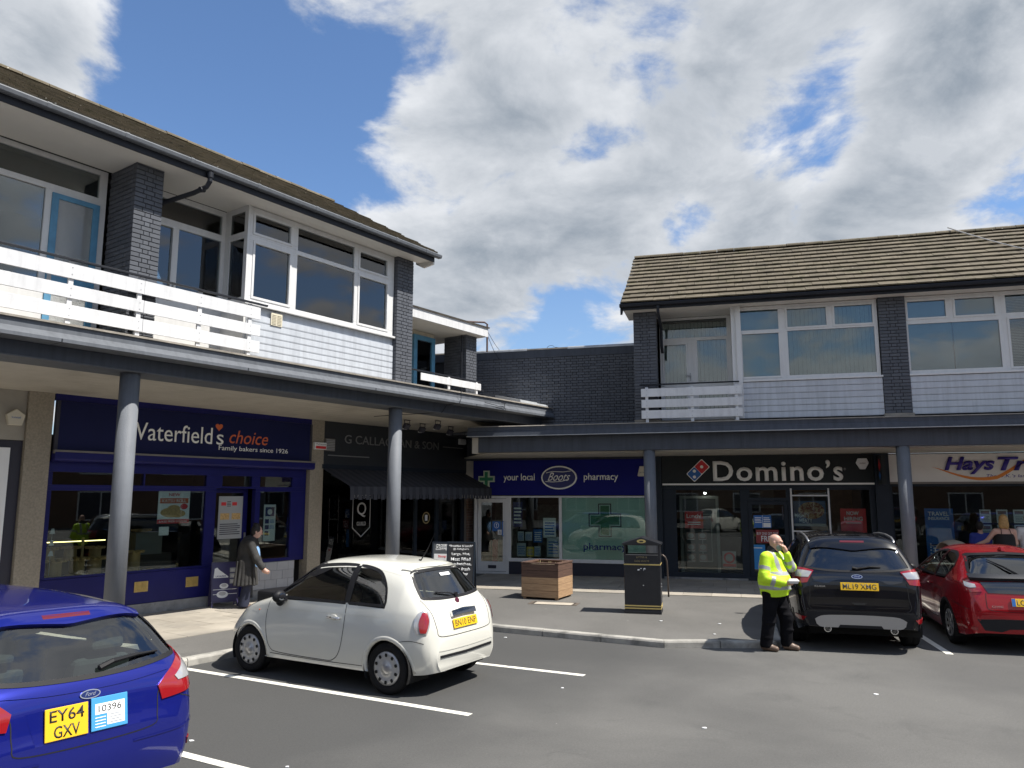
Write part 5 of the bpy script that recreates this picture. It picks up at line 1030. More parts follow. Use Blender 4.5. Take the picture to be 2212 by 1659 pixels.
qA=smoothpl([(1.21,1.41),(1.00,1.385),(.83,1.33),(.70,1.19),(.655,1.03)]); qB=[(1.21,.985),(.66,.985)]
for ax in 'LR':
    F5.patch('side_window',G_car,wA,wB,ax,22,10,-.003,0,cut=True,ring=.016); F5.patch('quarter_window',G_car,qA,qB,ax,16,10,-.003,0,cut=True,ring=.016)
    F5.line('door_gap',[(2.55,.965),(2.58,.75),(2.55,.50),(2.50,.36),(2.35,.305),(1.6,.29),(1.42,.31),(1.31,.42),(1.25,.65),(1.235,.97)],ax,.008)
    F5.line('shoulder_crease',[(.55,.865),(1.3,.855),(2.3,.845),(2.9,.80)],ax,.012,.004,WP)
    F5.line('sill_line',[(.95,.285),(1.7,.275),(2.5,.285)],ax,.008)
    F5.line('bumper_gap',[(.10,.60),(.25,.625),(.42,.60),(.50,.55)],ax,.007)
    x=-1 if ax=='L' else 1
    p=F5.hit(1.40,.80,ax,.0); q=MB(); q.tube([(p.x+x*.004,1.30,.80),(p.x+x*.03,1.33,.803),(p.x+x*.034,1.41,.804),(p.x+x*.03,1.49,.803),(p.x+x*.004,1.52,.80)],.013,8); hd=q.build('door_handle',M_chrome,F5.root,smooth=True)
    q=MB(); q.sphere((p.x+x*.0,1.41,.80),.008,.055,.04); q.build('handle_cup',WP,hd,smooth=True)
    mirror_(F5,x*.90,2.26,1.01,M_blk,1.25); F5.patch('b_pillar',M_blk,[(1.275,1.405),(1.205,1.405)],[(1.275,.985),(1.205,.985)],ax,4,10,.005,.006)
    F5.patch('rear_lamp',M_lclr,smoothpl([(.60,.70),(.57,.77),(.555,.84),(.565,.925),(.60,.955)]),smoothpl([(.705,.705),(.73,.77),(.725,.84),(.695,.915),(.615,.955)]),'D'+ax+'38',12,8,.012,.02)
    F5.patch('lamp_red_lens',M_lred,smoothpl([(.610,.715),(.585,.78),(.572,.85),(.588,.932)]),smoothpl([(.668,.715),(.682,.775),(.676,.845),(.640,.925)]),'D'+ax+'38',10,6,.018,.008)
    q=MB(); q.sphere(F5.hit(2.74,.80,ax,.002),.010); q.build('side_repeater',M_lorange,F5.root)
F5.patch('rear_window',G_car,smoothpl([(-.575,1.08),(-.55,1.16),(-.51,1.28),(-.45,1.352),(-.2,1.366),(0,1.368),(.2,1.366),(.45,1.352),(.51,1.28),(.55,1.16),(.575,1.08)],3),smoothpl([(-.56,1.072),(-.3,1.052),(0,1.046),(.3,1.052),(.56,1.072)]),'B',34,12,-.003,0,cut=True,ring=.016)
F5.patch('windscreen',G_car,smoothpl([(-.64,1.0),(-.55,1.36),(0,1.40),(.55,1.36),(.64,1.0)]),[(-.62,.995),(0,.99),(.62,.995)],'F',22,10,-.003,0,cut=True,ring=.016)
F5.line('tailgate_gap',[(-.61,1.06),(-.575,.91),(-.555,.74),(-.50,.655),(0,.64),(.50,.655),(.555,.74),(.575,.91),(.61,1.06)],'B',.008)
F5.line('bumper_crease',[(-.56,.505),(-.35,.495),(0,.49),(.35,.495),(.56,.505)],'B',.012,.006,WP)
F5.patch('bumper_strip',M_blk,[(-.54,.450),(0,.437),(.54,.450)],[(-.54,.423),(0,.408),(.54,.423)],'B',24,3,.012,.02)
F5.patch('plate_bar',M_chrome,[(-.25,.90),(0,.915),(.25,.90)],[(-.25,.842),(0,.85),(.25,.842)],'B',14,5,.035,.05)
F5.plate(0,.765,.012,'BN10 ENP',.50,.108,14)
q=MB(); q.lathe([(.0001,.008),(.036,.008),(.04,0)],20,Matrix.Translation(F5.hit(0,1.0,'B',.002))@Matrix.Rotation(R_(72),4,'X')); q.build('badge',mat('maroon_badge',(.16,.04,.07),.3,metal=.5),F5.root)
p0=F5.hit(.02,1.06,'B',.012);p1=F5.hit(-.32,1.115,'B',.012); q=MB(); q.tube([p0,F5.hit(-.1,1.085,'B',.02),p1],.009,6); q.lathe([(.03,-.01),(.03,.02)],12,Matrix.Translation(p0)@Matrix.Rotation(math.pi/2,4,'X')); q.build('rear_wiper',M_blk,F5.root)
st=thing('window_sticker',None,None); st.parent=F5.root; pc=F5.hit(.0,1.30,'B',.004); st.matrix_local=Matrix.Translation(pc)@Matrix.Rotation(-R_(42),4,'X'); lbox(st,'sheet',M_wp,(-.02,.18,-.001,.001,-.022,.022)); text('Arnold Clark',-.005,-.0012,-.012,M_ink,st,w=.17,h=.022,ext=.0005)
q=MB(); q.tube([(0,.72,1.445),(0,.60,1.62),(0,.50,1.80)],.005,6,taper=[1.6,1,.6]); q.lathe([(.022,0),(.012,.04)],10,Matrix.Translation((0,.73,1.43))); q.build('roof_aerial',M_blk,F5.root)
q=MB(); q.lathe([(.03,0),(.034,0),(.034,.12),(.0001,.11)],14,Matrix.Translation((-.36,.06,.265))@Matrix.Rotation(-math.pi/2,4,'X')@Matrix.Diagonal((1.5,.8,1,1))); q.build('exhaust',M_trim,F5.root,smooth=True)
F5.line('roof_edge',[(-.56,.56),(-.56,1.2),(-.55,1.9)],'T',.012,.002,WP); F5.patch('roof_spoiler',WP,[(-.46,.50),(0,.47),(.46,.50)],[(-.5,.62),(0,.60),(.5,.62)],'T',16,4,.018,.03)
F5.cabin(.5,2.6,.36,M_seat,.34,.5,1.18,2.35); F5.finish()
# ---- blue estate
ms=dict(L=4.83,flare=[(1.02,.5,.36,.02),(3.85,.5,.36,.02)],dense=[(0,.2,30),(.2,.7,26)],c=dict(
 zt=[(0,.66),(.02,.74),(.05,.90),(.09,.99),(.15,1.06),(.28,1.20),(.42,1.36),(.50,1.425),(.62,1.445),(.9,1.475),(1.6,1.51),(2.4,1.505),(2.9,1.43),(3.5,1.08),(3.75,.98),(4.3,.88),(4.7,.74),(4.83,.58)],
 zs=[(0,.60),(.05,.82),(.12,.92),(.3,.985),(1,1.0),(2.6,.98),(3.4,.95),(4.2,.82),(4.83,.5)],zm=[(0,.52),(.3,.68),(2,.66),(4.83,.48)],zb=[(0,.30),(.3,.24),(1,.2),(4,.2),(4.83,.3)],
 wm=[(0,.925),(4.83,.925)],ws=[(0,.86),(.5,.885),(3,.88),(4.83,.7)],wb=[(0,.86),(1,.89),(4.83,.7)],wt=[(0,.84),(.15,.78),(.5,.645),(1.5,.64),(2.8,.64),(3.4,.72),(4.83,.62)],n=[(0,3.4),(.4,4.4),(1.5,4.8),(2.8,4.2),(3.6,3),(4.83,2.6)],plan=[(0,.78),(.05,.87),(.12,.92),(.28,.965),(.6,.995),(1,1),(3.7,1),(4.3,.94),(4.6,.84),(4.83,.6)]))
BP=carpaint('deep_blue_metallic',(.008,.014,.20),.45,.28)
hM=R_(148); hv=Vector((math.cos(hM),math.sin(hM)))
MO=Car('estate_car','deep blue estate car with square yellow plate and pale blue taxi licence plate',(-2.88,5.52),hM,ms,BP,roll=.02)
MO.wheels(1.0,3.85,.33,.22,1.62,.375,'five')
MO.patch('rear_window',G_car,smoothpl([(-.76,1.10),(-.70,1.22),(-.60,1.345),(-.52,1.375),(0,1.40),(.52,1.375),(.60,1.345),(.70,1.22),(.76,1.10)],3),smoothpl([(-.72,1.075),(-.4,1.035),(0,1.02),(.4,1.035),(.72,1.075)]),'B',36,12,-.003,0,cut=True,ring=.014)
for ax in 'LR':
    MO.patch('side_window',G_car,smoothpl([(3.30,1.03),(2.95,1.28),(2.6,1.39),(2.0,1.42),(1.0,1.39),(.72,1.32)]),smoothpl([(3.30,1.02),(2,1.03),(.9,1.06),(.62,1.14)]),ax,30,10,-.003,0,cut=True,ring=.016)
    MO.patch('rear_lamp',M_lred,smoothpl([(.49,.885),(.58,.955),(.72,1.03),(.84,1.085),(.915,1.115)]),smoothpl([(.51,.785),(.65,.80),(.79,.825),(.89,.855),(.945,.885)]),'D'+ax+'22',18,8,.012,.03)
    MO.patch('lamp_clear_lens',M_lclr,smoothpl([(.63,.925),(.75,.995),(.855,1.05),(.90,1.068)]),smoothpl([(.65,.893),(.77,.905),(.87,.925),(.915,.942)]),'D'+ax+'22',14,6,.018,.008)
    MO.patch('reflector',M_lred,[(.74,.46),(.90,.47)],[(.76,.41),(.90,.42)],'D'+ax+'22',8,4,.010,.02)
    MO.line('bumper_gap',[(.66,.79),(.80,.74),(.88,.68)],'D'+ax+'22',.007); MO.line('bumper_crease',[(.3,.55),(.6,.56),(.86,.60)],'D'+ax+'22',.012,.006,BP)
    MO.line('roof_rail',[(-.60 if ax=='L' else .60,.75),(-.60 if ax=='L' else .60,1.6),(-.60 if ax=='L' else .60,2.7)],'T',.03,.02,BP)
MO.patch('windscreen',G_car,smoothpl([(-.70,1.06),(-.6,1.40),(0,1.45),(.6,1.40),(.70,1.06)]),[(-.7,1.05),(0,1.04),(.7,1.05)],'F',22,10,-.003,0,cut=True,ring=.016)
MO.line('tailgate_gap',[(-.80,1.02),(-.64,.96),(-.52,.86),(-.50,.70),(-.45,.62),(0,.60),(.45,.62),(.50,.70),(.52,.86),(.64,.96),(.80,1.02)],'B',.008)
MO.line('tailgate_crease',[(-.62,.985),(-.3,.955),(0,.948),(.3,.955),(.62,.985)],'B',.012,.006,BP)
MO.patch('roof_spoiler',BP,[(-.56,.455),(0,.40),(.56,.455)],[(-.58,.64),(0,.62),(.58,.64)],'T',20,5,.022,.035); MO.patch('high_brake_lamp',mat('unlit_brake_lens',(.11,.006,.012),.15,coat=1.),[(-.17,1.408),(.17,1.408)],[(-.17,1.384),(.17,1.384)],'B',8,3,.022,.02)
bd=thing('badge',None,None); bd.parent=MO.root; pc=MO.hit(0,.915,'B',.004); bd.matrix_local=Matrix.Translation(pc)@Matrix.Rotation(R_(-14),4,'X')
def oval(par,rx,rz,y0,y1,m_,nm): q=MB(); q.prism([(rx*math.cos(a),rz*math.sin(a)) for a in [k*math.pi/14 for k in range(28)]],y0,y1,'y'); return q.build(nm,m_,par)
def ford_badge(b_,s_=1.): oval(b_,.072*s_,.030*s_,-.006,.004,M_chrome,'rim'); oval(b_,.064*s_,.024*s_,-.008,-.0061,mat('badge_blue',(.01,.02,.10),.25),'panel'); text('Ford',-.038*s_,-.0085,-.011*s_,M_chrome,b_,w=.078*s_,h=.026*s_,ext=.001,shear=.5)
ford_badge(bd)
MO.patch('plate_recess',BP,[(-.42,.865),(0,.875),(.42,.865)],[(-.36,.66),(0,.655),(.36,.66)],'B',14,5,.001,0)
MO.plate(-.165,.775,.012,None,.285,.203,10,two=('EY64','GXV'))
P_=MO.plate(.13,.782,.012,None,.262,.215,10,bg=mat('licence_blue',(.06,.30,.60),.4),name='taxi_licence_plate'); lbox(P_,'number_panel',M_wp,(-.105,.108,-.0052,-.0042,-.005,.065)); text('10396',-.082,-.0056,.008,M_platew,P_,w=.165,h=.045,ext=.0006); lbox(P_,'details_panel',M_wp,(-.02,.108,-.0052,-.0042,-.082,-.0055))
for k in range(4): lbox(P_,'small_print',mat('grey_ink'),(.0,.095-.02*(k%2),-.0058,-.0053,-.072+k*.017,-.066+k*.017)); lbox(P_,'small_print',M_wp,(-.105,-.03,-.0058,-.0042,-.088+k*.02,-.082+k*.02))
p0=MO.hit(.10,1.055,'B',.012);p1=MO.hit(.58,1.10,'B',.012); q=MB(); q.tube([p0,MO.hit(.2,1.075,'B',.03),MO.hit(.4,1.095,'B',.02),p1],.016,6,taper=[1.4,1.2,.8,.5]); q.build('rear_wiper',M_blk,MO.root)
MO.cabin(.3,3.5,.42,M_seat,.4,.5,1.22,3.0); MO.finish()
# ---- black SUV
ks=dict(L=4.52,flare=[(.88,.55,.40,.03),(3.57,.55,.40,.03)],dense=[(0,.2,30),(.2,.7,26)],c=dict(
 zt=[(0,.64),(.02,.78),(.05,1.0),(.09,1.12),(.14,1.20),(.25,1.36),(.36,1.52),(.44,1.60),(.6,1.635),(1.2,1.665),(2.0,1.67),(2.6,1.61),(3.2,1.25),(3.4,1.14),(4.0,1.04),(4.35,.9),(4.52,.62)],
 zs=[(0,.60),(.05,.92),(.12,1.06),(.3,1.12),(1,1.12),(2.6,1.08),(3.3,1.05),(4.1,.95),(4.52,.55)],zm=[(0,.55),(.3,.80),(2,.74),(4.52,.5)],zb=[(0,.36),(.3,.28),(1,.24),(3.6,.24),(4.52,.36)],
 wm=[(0,.915),(4.52,.915)],ws=[(0,.88),(.5,.885),(3,.88),(4.52,.72)],wb=[(0,.85),(1,.88),(4.52,.75)],wt=[(0,.86),(.15,.80),(.45,.68),(1.5,.68),(2.6,.67),(3.3,.76),(4.52,.66)],n=[(0,3.6),(.4,4.6),(1.5,5),(2.6,4.2),(3.4,3.2),(4.52,2.8)],plan=[(0,.82),(.05,.89),(.12,.935),(.28,.97),(.6,.995),(1,1),(3.5,1),(4.1,.95),(4.4,.85),(4.52,.66)]))
KP=carpaint('black_car_paint',(.004,.0045,.007),0,.25)
hK=R_(74.5); KU=Car('suv_car','black SUV with silver skid plate and twin exhausts beside the man in yellow',(5.09,11.62),hK,ks,KP)
KU.wheels(.88,3.57,.345,.235,1.60,.40,'five',M_blk)
KU.patch('rear_window',G_priv,smoothpl([(-.74,1.21),(-.70,1.32),(-.62,1.47),(-.56,1.525),(0,1.545),(.56,1.525),(.62,1.47),(.70,1.32),(.74,1.21)],3),smoothpl([(-.72,1.20),(-.4,1.165),(0,1.155),(.4,1.165),(.72,1.20)]),'B',34,12,-.003,0,cut=True,ring=.014)
for ax in 'LR':
    sx=-1 if ax=='L' else 1
    KU.patch('side_window',G_priv,smoothpl([(3.05,1.14),(2.7,1.40),(2.3,1.53),(1.6,1.56),(.9,1.53),(.62,1.45)]),smoothpl([(3.05,1.13),(2,1.14),(1.0,1.17),(.55,1.25)]),ax,28,10,-.003,0,cut=True,ring=.016)
    KU.patch('rear_lamp',M_lred,smoothpl([(.60,1.155),(.72,1.18),(.84,1.195),(.93,1.195)]),smoothpl([(.68,.985),(.76,.975),(.86,.97),(.955,.975)]),'D'+ax+'18',14,8,.014,.03)
    KU.patch('lamp_clear_lens',M_lclr,smoothpl([(.62,1.135),(.74,1.15),(.86,1.155)]),smoothpl([(.665,1.06),(.76,1.06),(.86,1.065)]),'D'+ax+'18',12,6,.020,.008)
    KU.patch('reflector',M_lred,[(.70,.50),(.90,.515)],[(.74,.445),(.89,.45)],'D'+ax+'18',8,4,.014,.02)
    q=MB(); rz=lambda yy,o_:tuple(KU.hit(sx*.60,yy,'T',o_)); q.tube([rz(.46,-.01),rz(.54,.03),rz(.75,.05),rz(1.2,.055),rz(1.7,.055),rz(2.2,.045),rz(2.45,-.01)],.018,8); q.build('roof_rail',M_trim,KU.root,smooth=True)
    KU.line('door_gap',[(1.25,1.12),(1.22,.8),(1.35,.55),(1.45,.38),(2.2,.36),(2.2,1.1)],ax,.007); KU.line('chrome_waist',[(.55,1.235),(1.0,1.15),(2,1.12),(3.05,1.115)],ax,.016,.006,M_chrome); mirror_(KU,sx*1.0,2.85,1.14,KP)
    q=MB(); q.lathe([(.040,0),(.052,0),(.052,.14),(.0001,.13)],20,Matrix.Translation((sx*.45,-.005,.335))@Matrix.Rotation(-math.pi/2,4,'X')); ex=q.build('exhaust',M_chrome,KU.root,smooth=True); q=MB(); q.lathe([(.0001,-.001),(.041,-.001)],16,Matrix.Translation((sx*.45,-.004,.335))@Matrix.Rotation(-math.pi/2,4,'X')); q.build('exhaust_bore',M_well,ex)
KU.patch('windscreen',G_car,smoothpl([(-.74,1.2),(-.64,1.56),(0,1.6),(.64,1.56),(.74,1.2)]),[(-.74,1.19),(0,1.18),(.74,1.19)],'F',22,10,-.003,0,cut=True,ring=.016)
KU.patch('lower_bumper',M_blk,[(-.90,.575),(-.4,.575),(0,.58),(.4,.575),(.90,.575)],[(-.88,.375),(0,.365),(.88,.375)],'B',28,6,.006,.02)
KU.patch('skid_plate',M_trim,smoothpl([(-.62,.47),(-.52,.52),(-.3,.535),(0,.54),(.3,.535),(.52,.52),(.62,.47)]),smoothpl([(-.60,.40),(-.45,.305),(-.2,.30),(0,.30),(.2,.30),(.45,.305),(.60,.40)]),'B',26,8,.022,.05)
KU.patch('skid_inset',M_blk,[(-.28,.40),(.28,.40)],[(-.32,.335),(.32,.335)],'B',10,4,.026,.004); KU.patch('tailgate_handle',M_gap,[(-.10,.715),(.10,.715)],[(-.07,.685),(.07,.685)],'B',8,3,.004,0)
KU.patch('tailgate_panel',mat('gloss_black_panel',(.006,.006,.008),.15,coat=1.),smoothpl([(-.64,1.10),(-.3,1.12),(0,1.125),(.3,1.12),(.64,1.10)]),smoothpl([(-.60,1.01),(-.42,.98),(-.3,1.03),(0,1.035),(.3,1.03),(.42,.98),(.60,1.01)]),'B',24,5,.006,.012)
KU.line('tailgate_gap',[(-.66,1.0),(-.67,.8),(-.64,.60),(0,.585),(.64,.60),(.67,.8),(.66,1.0)],'B',.008); KU.line('tailgate_crease',[(-.66,.79),(0,.80),(.66,.79)],'B',.016,.008,KP); KU.line('tailgate_crease',[(-.66,.655),(0,.645),(.66,.655)],'B',.014,.008,KP)
KU.patch('roof_spoiler',KP,[(-.60,.35),(0,.30),(.60,.35)],[(-.62,.56),(0,.54),(.62,.56)],'T',20,5,.022,.035); KU.patch('high_brake_lamp',mat('unlit_brake_lens'),[(-.17,1.575),(.17,1.575)],[(-.17,1.55),(.17,1.55)],'B',8,3,.024,.03)
bd=thing('badge',None,None); bd.parent=KU.root; bd.matrix_local=Matrix.Translation(KU.hit(0,1.08,'B',.010))@Matrix.Rotation(R_(-18),4,'X'); ford_badge(bd,1.05)
KU.plate(.02,.945,.014,'ML19 XMG',.52,.111,8); tx=text('KUGA',-.60,KU.hit(-.53,.935,'B',.004).y,.925,M_chrome,KU.root,name='model_lettering',w=.15,h=.026,ext=.003,shear=.2)
p0=KU.hit(.02,1.19,'B',.012);p1=KU.hit(.34,1.215,'B',.012); q=MB(); q.tube([KU.hit(-.05,1.20,'B',.02),p0,KU.hit(.2,1.215,'B',.02),p1],.014,6,taper=[1.5,1.3,.9,.5]); q.build('rear_wiper',M_blk,KU.root)
KU.cabin(.4,3.2,.5,M_seat,.4,.6,1.40,2.85); KU.finish()
# ---- red hatchback
cs_=dict(L=4.30,flare=[(.86,.45,.34,.035),(3.46,.45,.34,.03)],dense=[(0,.2,30),(.2,.75,26)],c=dict(
 zt=[(0,.62),(.02,.72),(.06,.88),(.10,.98),(.16,1.04),(.30,1.12),(.55,1.27),(.80,1.375),(1.1,1.425),(1.7,1.47),(2.1,1.455),(2.5,1.36),(3.1,1.06),(3.35,.97),(3.9,.84),(4.2,.68),(4.30,.55)],
 zs=[(0,.58),(.06,.80),(.14,.92),(.35,.98),(1,.97),(2.4,.93),(3.1,.90),(3.8,.78),(4.30,.48)],zm=[(0,.50),(.3,.62),(2,.60),(4.3,.45)],zb=[(0,.30),(.3,.23),(1,.2),(3.5,.2),(4.3,.28)],
 wm=[(0,.88),(4.3,.88)],ws=[(0,.83),(.5,.845),(2.6,.84),(4.3,.66)],wb=[(0,.82),(1,.85),(4.3,.68)],wt=[(0,.80),(.16,.74),(.6,.60),(1.5,.60),(2.3,.60),(3,.68),(4.3,.58)],n=[(0,3.2),(.5,4),(1.5,4.6),(2.4,4),(3.1,3),(4.3,2.6)],plan=[(0,.76),(.05,.86),(.12,.915),(.28,.96),(.6,.995),(1,1),(3.2,1),(3.8,.94),(4.1,.84),(4.3,.6)]))
RP=carpaint('bright_red_metallic',(.30,.006,.012),.25,.22)
hC=R_(75.7); CI=Car('hatchback_car','bright red hatchback with dark rear spoiler and clear tail lamps outside the travel agent',(7.46,11.40),hC,cs_,RP)
CI.wheels(.85,3.455,.315,.205,1.53,.362,'seven',M_blk,.026)
CI.patch('rear_window',G_priv,smoothpl([(-.66,1.10),(-.62,1.2),(-.55,1.32),(-.48,1.36),(0,1.385),(.48,1.36),(.55,1.32),(.62,1.2),(.66,1.10)],3),smoothpl([(-.64,1.085),(-.3,1.075),(0,1.07),(.3,1.075),(.64,1.085)]),'B',32,12,-.003,0,cut=True,ring=.014)
CI.patch('lower_rear_glass',mat('smoked_panel',(.02,.022,.025),.12,coat=1.),[(-.60,1.01),(0,1.02),(.60,1.01)],[(-.52,.86),(0,.85),(.52,.86)],'B',20,6,.006,.012)
CI.patch('rear_spoiler',M_dark,[(-.70,1.065),(0,1.075),(.70,1.065)],[(-.70,1.02),(0,1.025),(.70,1.02)],'B',24,4,.06,.10)
for ax in 'LR':
    sx=-1 if ax=='L' else 1
    CI.patch('side_window',G_car,smoothpl([(2.78,.985),(2.5,1.17),(2.2,1.30),(1.85,1.365),(1.60,1.375)]),[(2.78,.98),(1.60,.985)],ax,20,10,-.003,0,cut=True,ring=.016); CI.patch('rear_side_window',G_car,smoothpl([(1.54,1.375),(1.25,1.36),(1.0,1.29),(.86,1.17)]),[(1.54,.99),(.98,1.01)],ax,14,10,-.003,0,cut=True,ring=.016)
    CI.patch('rear_lamp',M_lred,smoothpl([(.60,.985),(.75,1.015),(.88,1.055),(1.0,1.075)]),smoothpl([(.55,.875),(.70,.865),(.86,.895),(1.02,1.0)]),'D'+ax+'30',14,8,.014,.03); CI.patch('lamp_clear_lens',M_lclr,smoothpl([(.64,.970),(.72,.982),(.80,1.0)]),smoothpl([(.62,.93),(.69,.922),(.76,.935)]),'D'+ax+'30',10,6,.020,.008)
    CI.line('door_gap',[(2.66,.93),(2.62,.6),(2.5,.36),(1.75,.33),(1.58,.36),(1.56,.97)],ax,.007); CI.line('door_gap',[(1.56,.34),(1.4,.33),(1.28,.5),(1.05,.75),(.98,.98)],ax,.007); CI.line('side_crease',[(.75,.84),(1.6,.80),(2.8,.74)],ax,.014,.006,RP); mirror_(CI,sx*.98,2.58,1.0,M_blk,1.2)
    p=CI.hit(1.75,.84,ax,0); q=MB(); q.tube([(p.x+sx*.003,1.66,.84),(p.x+sx*.03,1.70,.845),(p.x+sx*.03,1.82,.845),(p.x+sx*.003,1.86,.84)],.012,6); q.build('door_handle',RP,CI.root)
    CI.patch('reflector',M_lred,[(.62,.375),(.80,.385)],[(.62,.335),(.80,.34)],'D'+ax+'30',8,4,.014,.02); CI.line('bumper_gap',[(.70,.62),(.9,.66),(1.06,.70)],'D'+ax+'30',.007)
CI.patch('windscreen',G_car,smoothpl([(-.66,1.04),(-.56,1.36),(0,1.40),(.56,1.36),(.66,1.04)]),[(-.66,1.03),(0,1.02),(.66,1.03)],'F',22,10,-.003,0,cut=True,ring=.016)
CI.patch('lower_bumper',M_blk,[(-.70,.49),(-.4,.50),(0,.50),(.4,.50),(.70,.49)],[(-.62,.34),(-.4,.32),(-.3,.36),(0,.37),(.3,.36),(.4,.32),(.62,.34)],'B',24,6,.008,.02)
CI.line('tailgate_gap',[(-.55,.86),(-.56,.72),(-.50,.62),(0,.60),(.50,.62),(.56,.72),(.55,.86)],'B',.008); CI.line('bumper_crease',[(-.72,.585),(0,.575),(.72,.585)],'B',.02,.010,RP)
CI.plate(.02,.74,.012,'LC15 KPX',.52,.111,12,euro=True); text('CIVIC',-.50,CI.hit(-.42,.675,'B',.004).y,.665,M_chrome,CI.root,name='model_lettering',w=.15,h=.024,ext=.003)
p0=CI.hit(-.02,1.085,'B',.012); q=MB(); q.tube([p0,CI.hit(-.18,1.19,'B',.025),CI.hit(-.34,1.29,'B',.015)],.014,6,taper=[1.4,1.1,.5]); q.build('rear_wiper',M_blk,CI.root)
q=MB(); q.prism([(.92,1.405),(1.10,1.425),(1.0,1.475),(.94,1.47)],-.03,.03,'x'); q.build('roof_fin',RP,CI.root,bevel=.01)
CI.cabin(.5,2.9,.4,M_seat,.37,.5,1.16,2.55); CI.finish()
# ================================================================ people (bodies grown as one smooth distance field)
class SDF:
    def __init__(s,lo,hi,h=.010):
        s.h=h; s.lo=np.array(lo,float); n=np.ceil((np.array(hi)-s.lo)/h).astype(int)+1; s.n=n
        s.ax=[s.lo[i]+h*np.arange(n[i]) for i in range(3)]; s.S=np.full(n,1.,'f4')
    def _box(s,lo,hi):
        a=np.clip(np.floor((np.array(lo)-s.lo)/s.h).astype(int),0,s.n-1); b=np.clip(np.ceil((np.array(hi)-s.lo)/s.h).astype(int)+1,1,s.n)
        sl=tuple(slice(a[i],b[i]) for i in range(3)); X=np.meshgrid(*[s.ax[i][sl[i]] for i in range(3)],indexing='ij'); return sl,np.stack(X,-1)
    def _put(s,sl,d,k):
        A=s.S[sl]; h=np.clip(.5+.5*(A-d)/k,0,1); s.S[sl]=A*(1-h)+d*h-k*h*(1-h)
    def cone(s,a,b,ra,rb,k=.025):
        a=np.array(a,float);b=np.array(b,float); m=max(ra,rb)+k*1.5+.02; sl,P=s._box(np.minimum(a,b)-m,np.maximum(a,b)+m)
        ab=b-a; t=np.clip(((P-a)@ab)/(ab@ab+1e-9),0,1); d=np.linalg.norm(P-a-t[...,None]*ab,axis=-1)-(ra+(rb-ra)*t); s._put(sl,d,k); return s
    def chain(s,pts,rs,k=.025):
        for i in range(len(pts)-1): s.cone(pts[i],pts[i+1],rs[i],rs[i+1],k)
        return s
    def ell(s,c,r,k=.025,rot=None):
        c=np.array(c,float); r=np.array(r,float); m=r.max()+k*1.5+.02; sl,P=s._box(c-m,c+m); q=P-c
        if rot is not None: q=q@np.array(rot.to_3x3())
        k0=np.linalg.norm(q/r,axis=-1); k1=np.linalg.norm(q/(r*r),axis=-1); s._put(sl,k0*(k0-1)/np.maximum(k1,1e-6),k); return s
    def sub(s,fn):
        X=np.stack(np.meshgrid(*s.ax,indexing='ij'),-1); s.S=np.maximum(s.S,fn(X).astype('f4')); return s
    def mesh(s):
        S=s.S; n=S.shape; ins=S<0; N=np.array(n)-1
        cnt=np.zeros(N,'f4'); acc=np.zeros((*N,3),'f4')
        I=np.stack(np.meshgrid(*[np.arange(k) for k in N],indexing='ij'),-1)
        def corner(A,c): return A[c[0]:c[0]+N[0],c[1]:c[1]+N[1],c[2]:c[2]+N[2]]
        for ax in range(3):
            o=[i for i in range(3) if i!=ax]
            for u in(0,1):
                for v in(0,1):
                    c0=[0,0,0];c0[o[0]]=u;c0[o[1]]=v;c1=list(c0);c1[ax]=1
                    a=corner(S,c0);b=corner(S,c1);m=(a<0)!=(b<0); t=np.where(m,a/(a-b+1e-12),0); p=np.zeros((*N,3),'f4'); p[...,o[0]]=u;p[...,o[1]]=v;p[...,ax]=t
                    acc+=np.where(m[...,None],p,0); cnt+=m
        act=cnt>0; idx=np.full(N,-1,int); idx[act]=np.arange(act.sum()); V=(I[act]+acc[act]/cnt[act][:,None])*s.h+s.lo; F=[]
        for ax in range(3):
            o=[(ax+1)%3,(ax+2)%3]; sl0=[slice(1,n[i]-1) for i in range(3)]; sl0[ax]=slice(0,n[ax]-1); sl1=list(sl0); sl1[ax]=slice(1,n[ax])
            a=ins[tuple(sl0)];b=ins[tuple(sl1)]; w=np.argwhere(a!=b); 
            if len(w)==0: continue
            fl=a[tuple(w.T)]; base=w.copy(); base[:,o[0]]+=1; base[:,o[1]]+=1
            def g(d0,d1): q=base.copy(); q[:,o[0]]-=d0; q[:,o[1]]-=d1; return idx[tuple(q.T)]
            quad=np.stack([g(1,1),g(0,1),g(0,0),g(1,0)],1); quad[~fl]=quad[~fl][:,::-1]; F.append(quad)
        return V,np.concatenate(F)
    def build(s,name,mats,parent,paint=None):
        V,F=s.mesh(); me=bpy.data.meshes.new(name); me.from_pydata(V.tolist(),[],F.tolist())
        for m in(mats if isinstance(mats,list) else [mats]): me.materials.append(m)
        if paint is not None:
            C_=V[F].mean(1); me.polygons.foreach_set('material_index',paint(C_).astype('i4'))
        me.polygons.foreach_set('use_smooth',[True]*len(me.polygons)); me.update(); return link(name,me,parent)
M_skin=mat('skin',(.52,.31,.235),.5,spec=.4,var=.06,vs=20); M_skin2=mat('skin_fair',(.56,.34,.265),.5,spec=.4,var=.06,vs=20); M_hiv=mat('hi_vis_yellow',(.52,.78,.02),.65,var=.10,vs=9,bump=.7,bs=14); M_refl=mat('reflective_tape',(.34,.35,.36),.4,var=.08,vs=12)
M_trou=mat('black_trousers',(.006,.006,.008),.85,spec=.1,var=.3,vs=9,bump=.7,bs=18); M_shoe=mat('brown_leather',(.13,.085,.06),.45,var=.15,vs=20); M_mask=mat('grey_green_mask',(.20,.25,.21),.7,bump=.4,bs=60); M_jean=mat('navy_jeans',(.018,.022,.045),.85,var=.2,vs=14,bump=.5,bs=22)
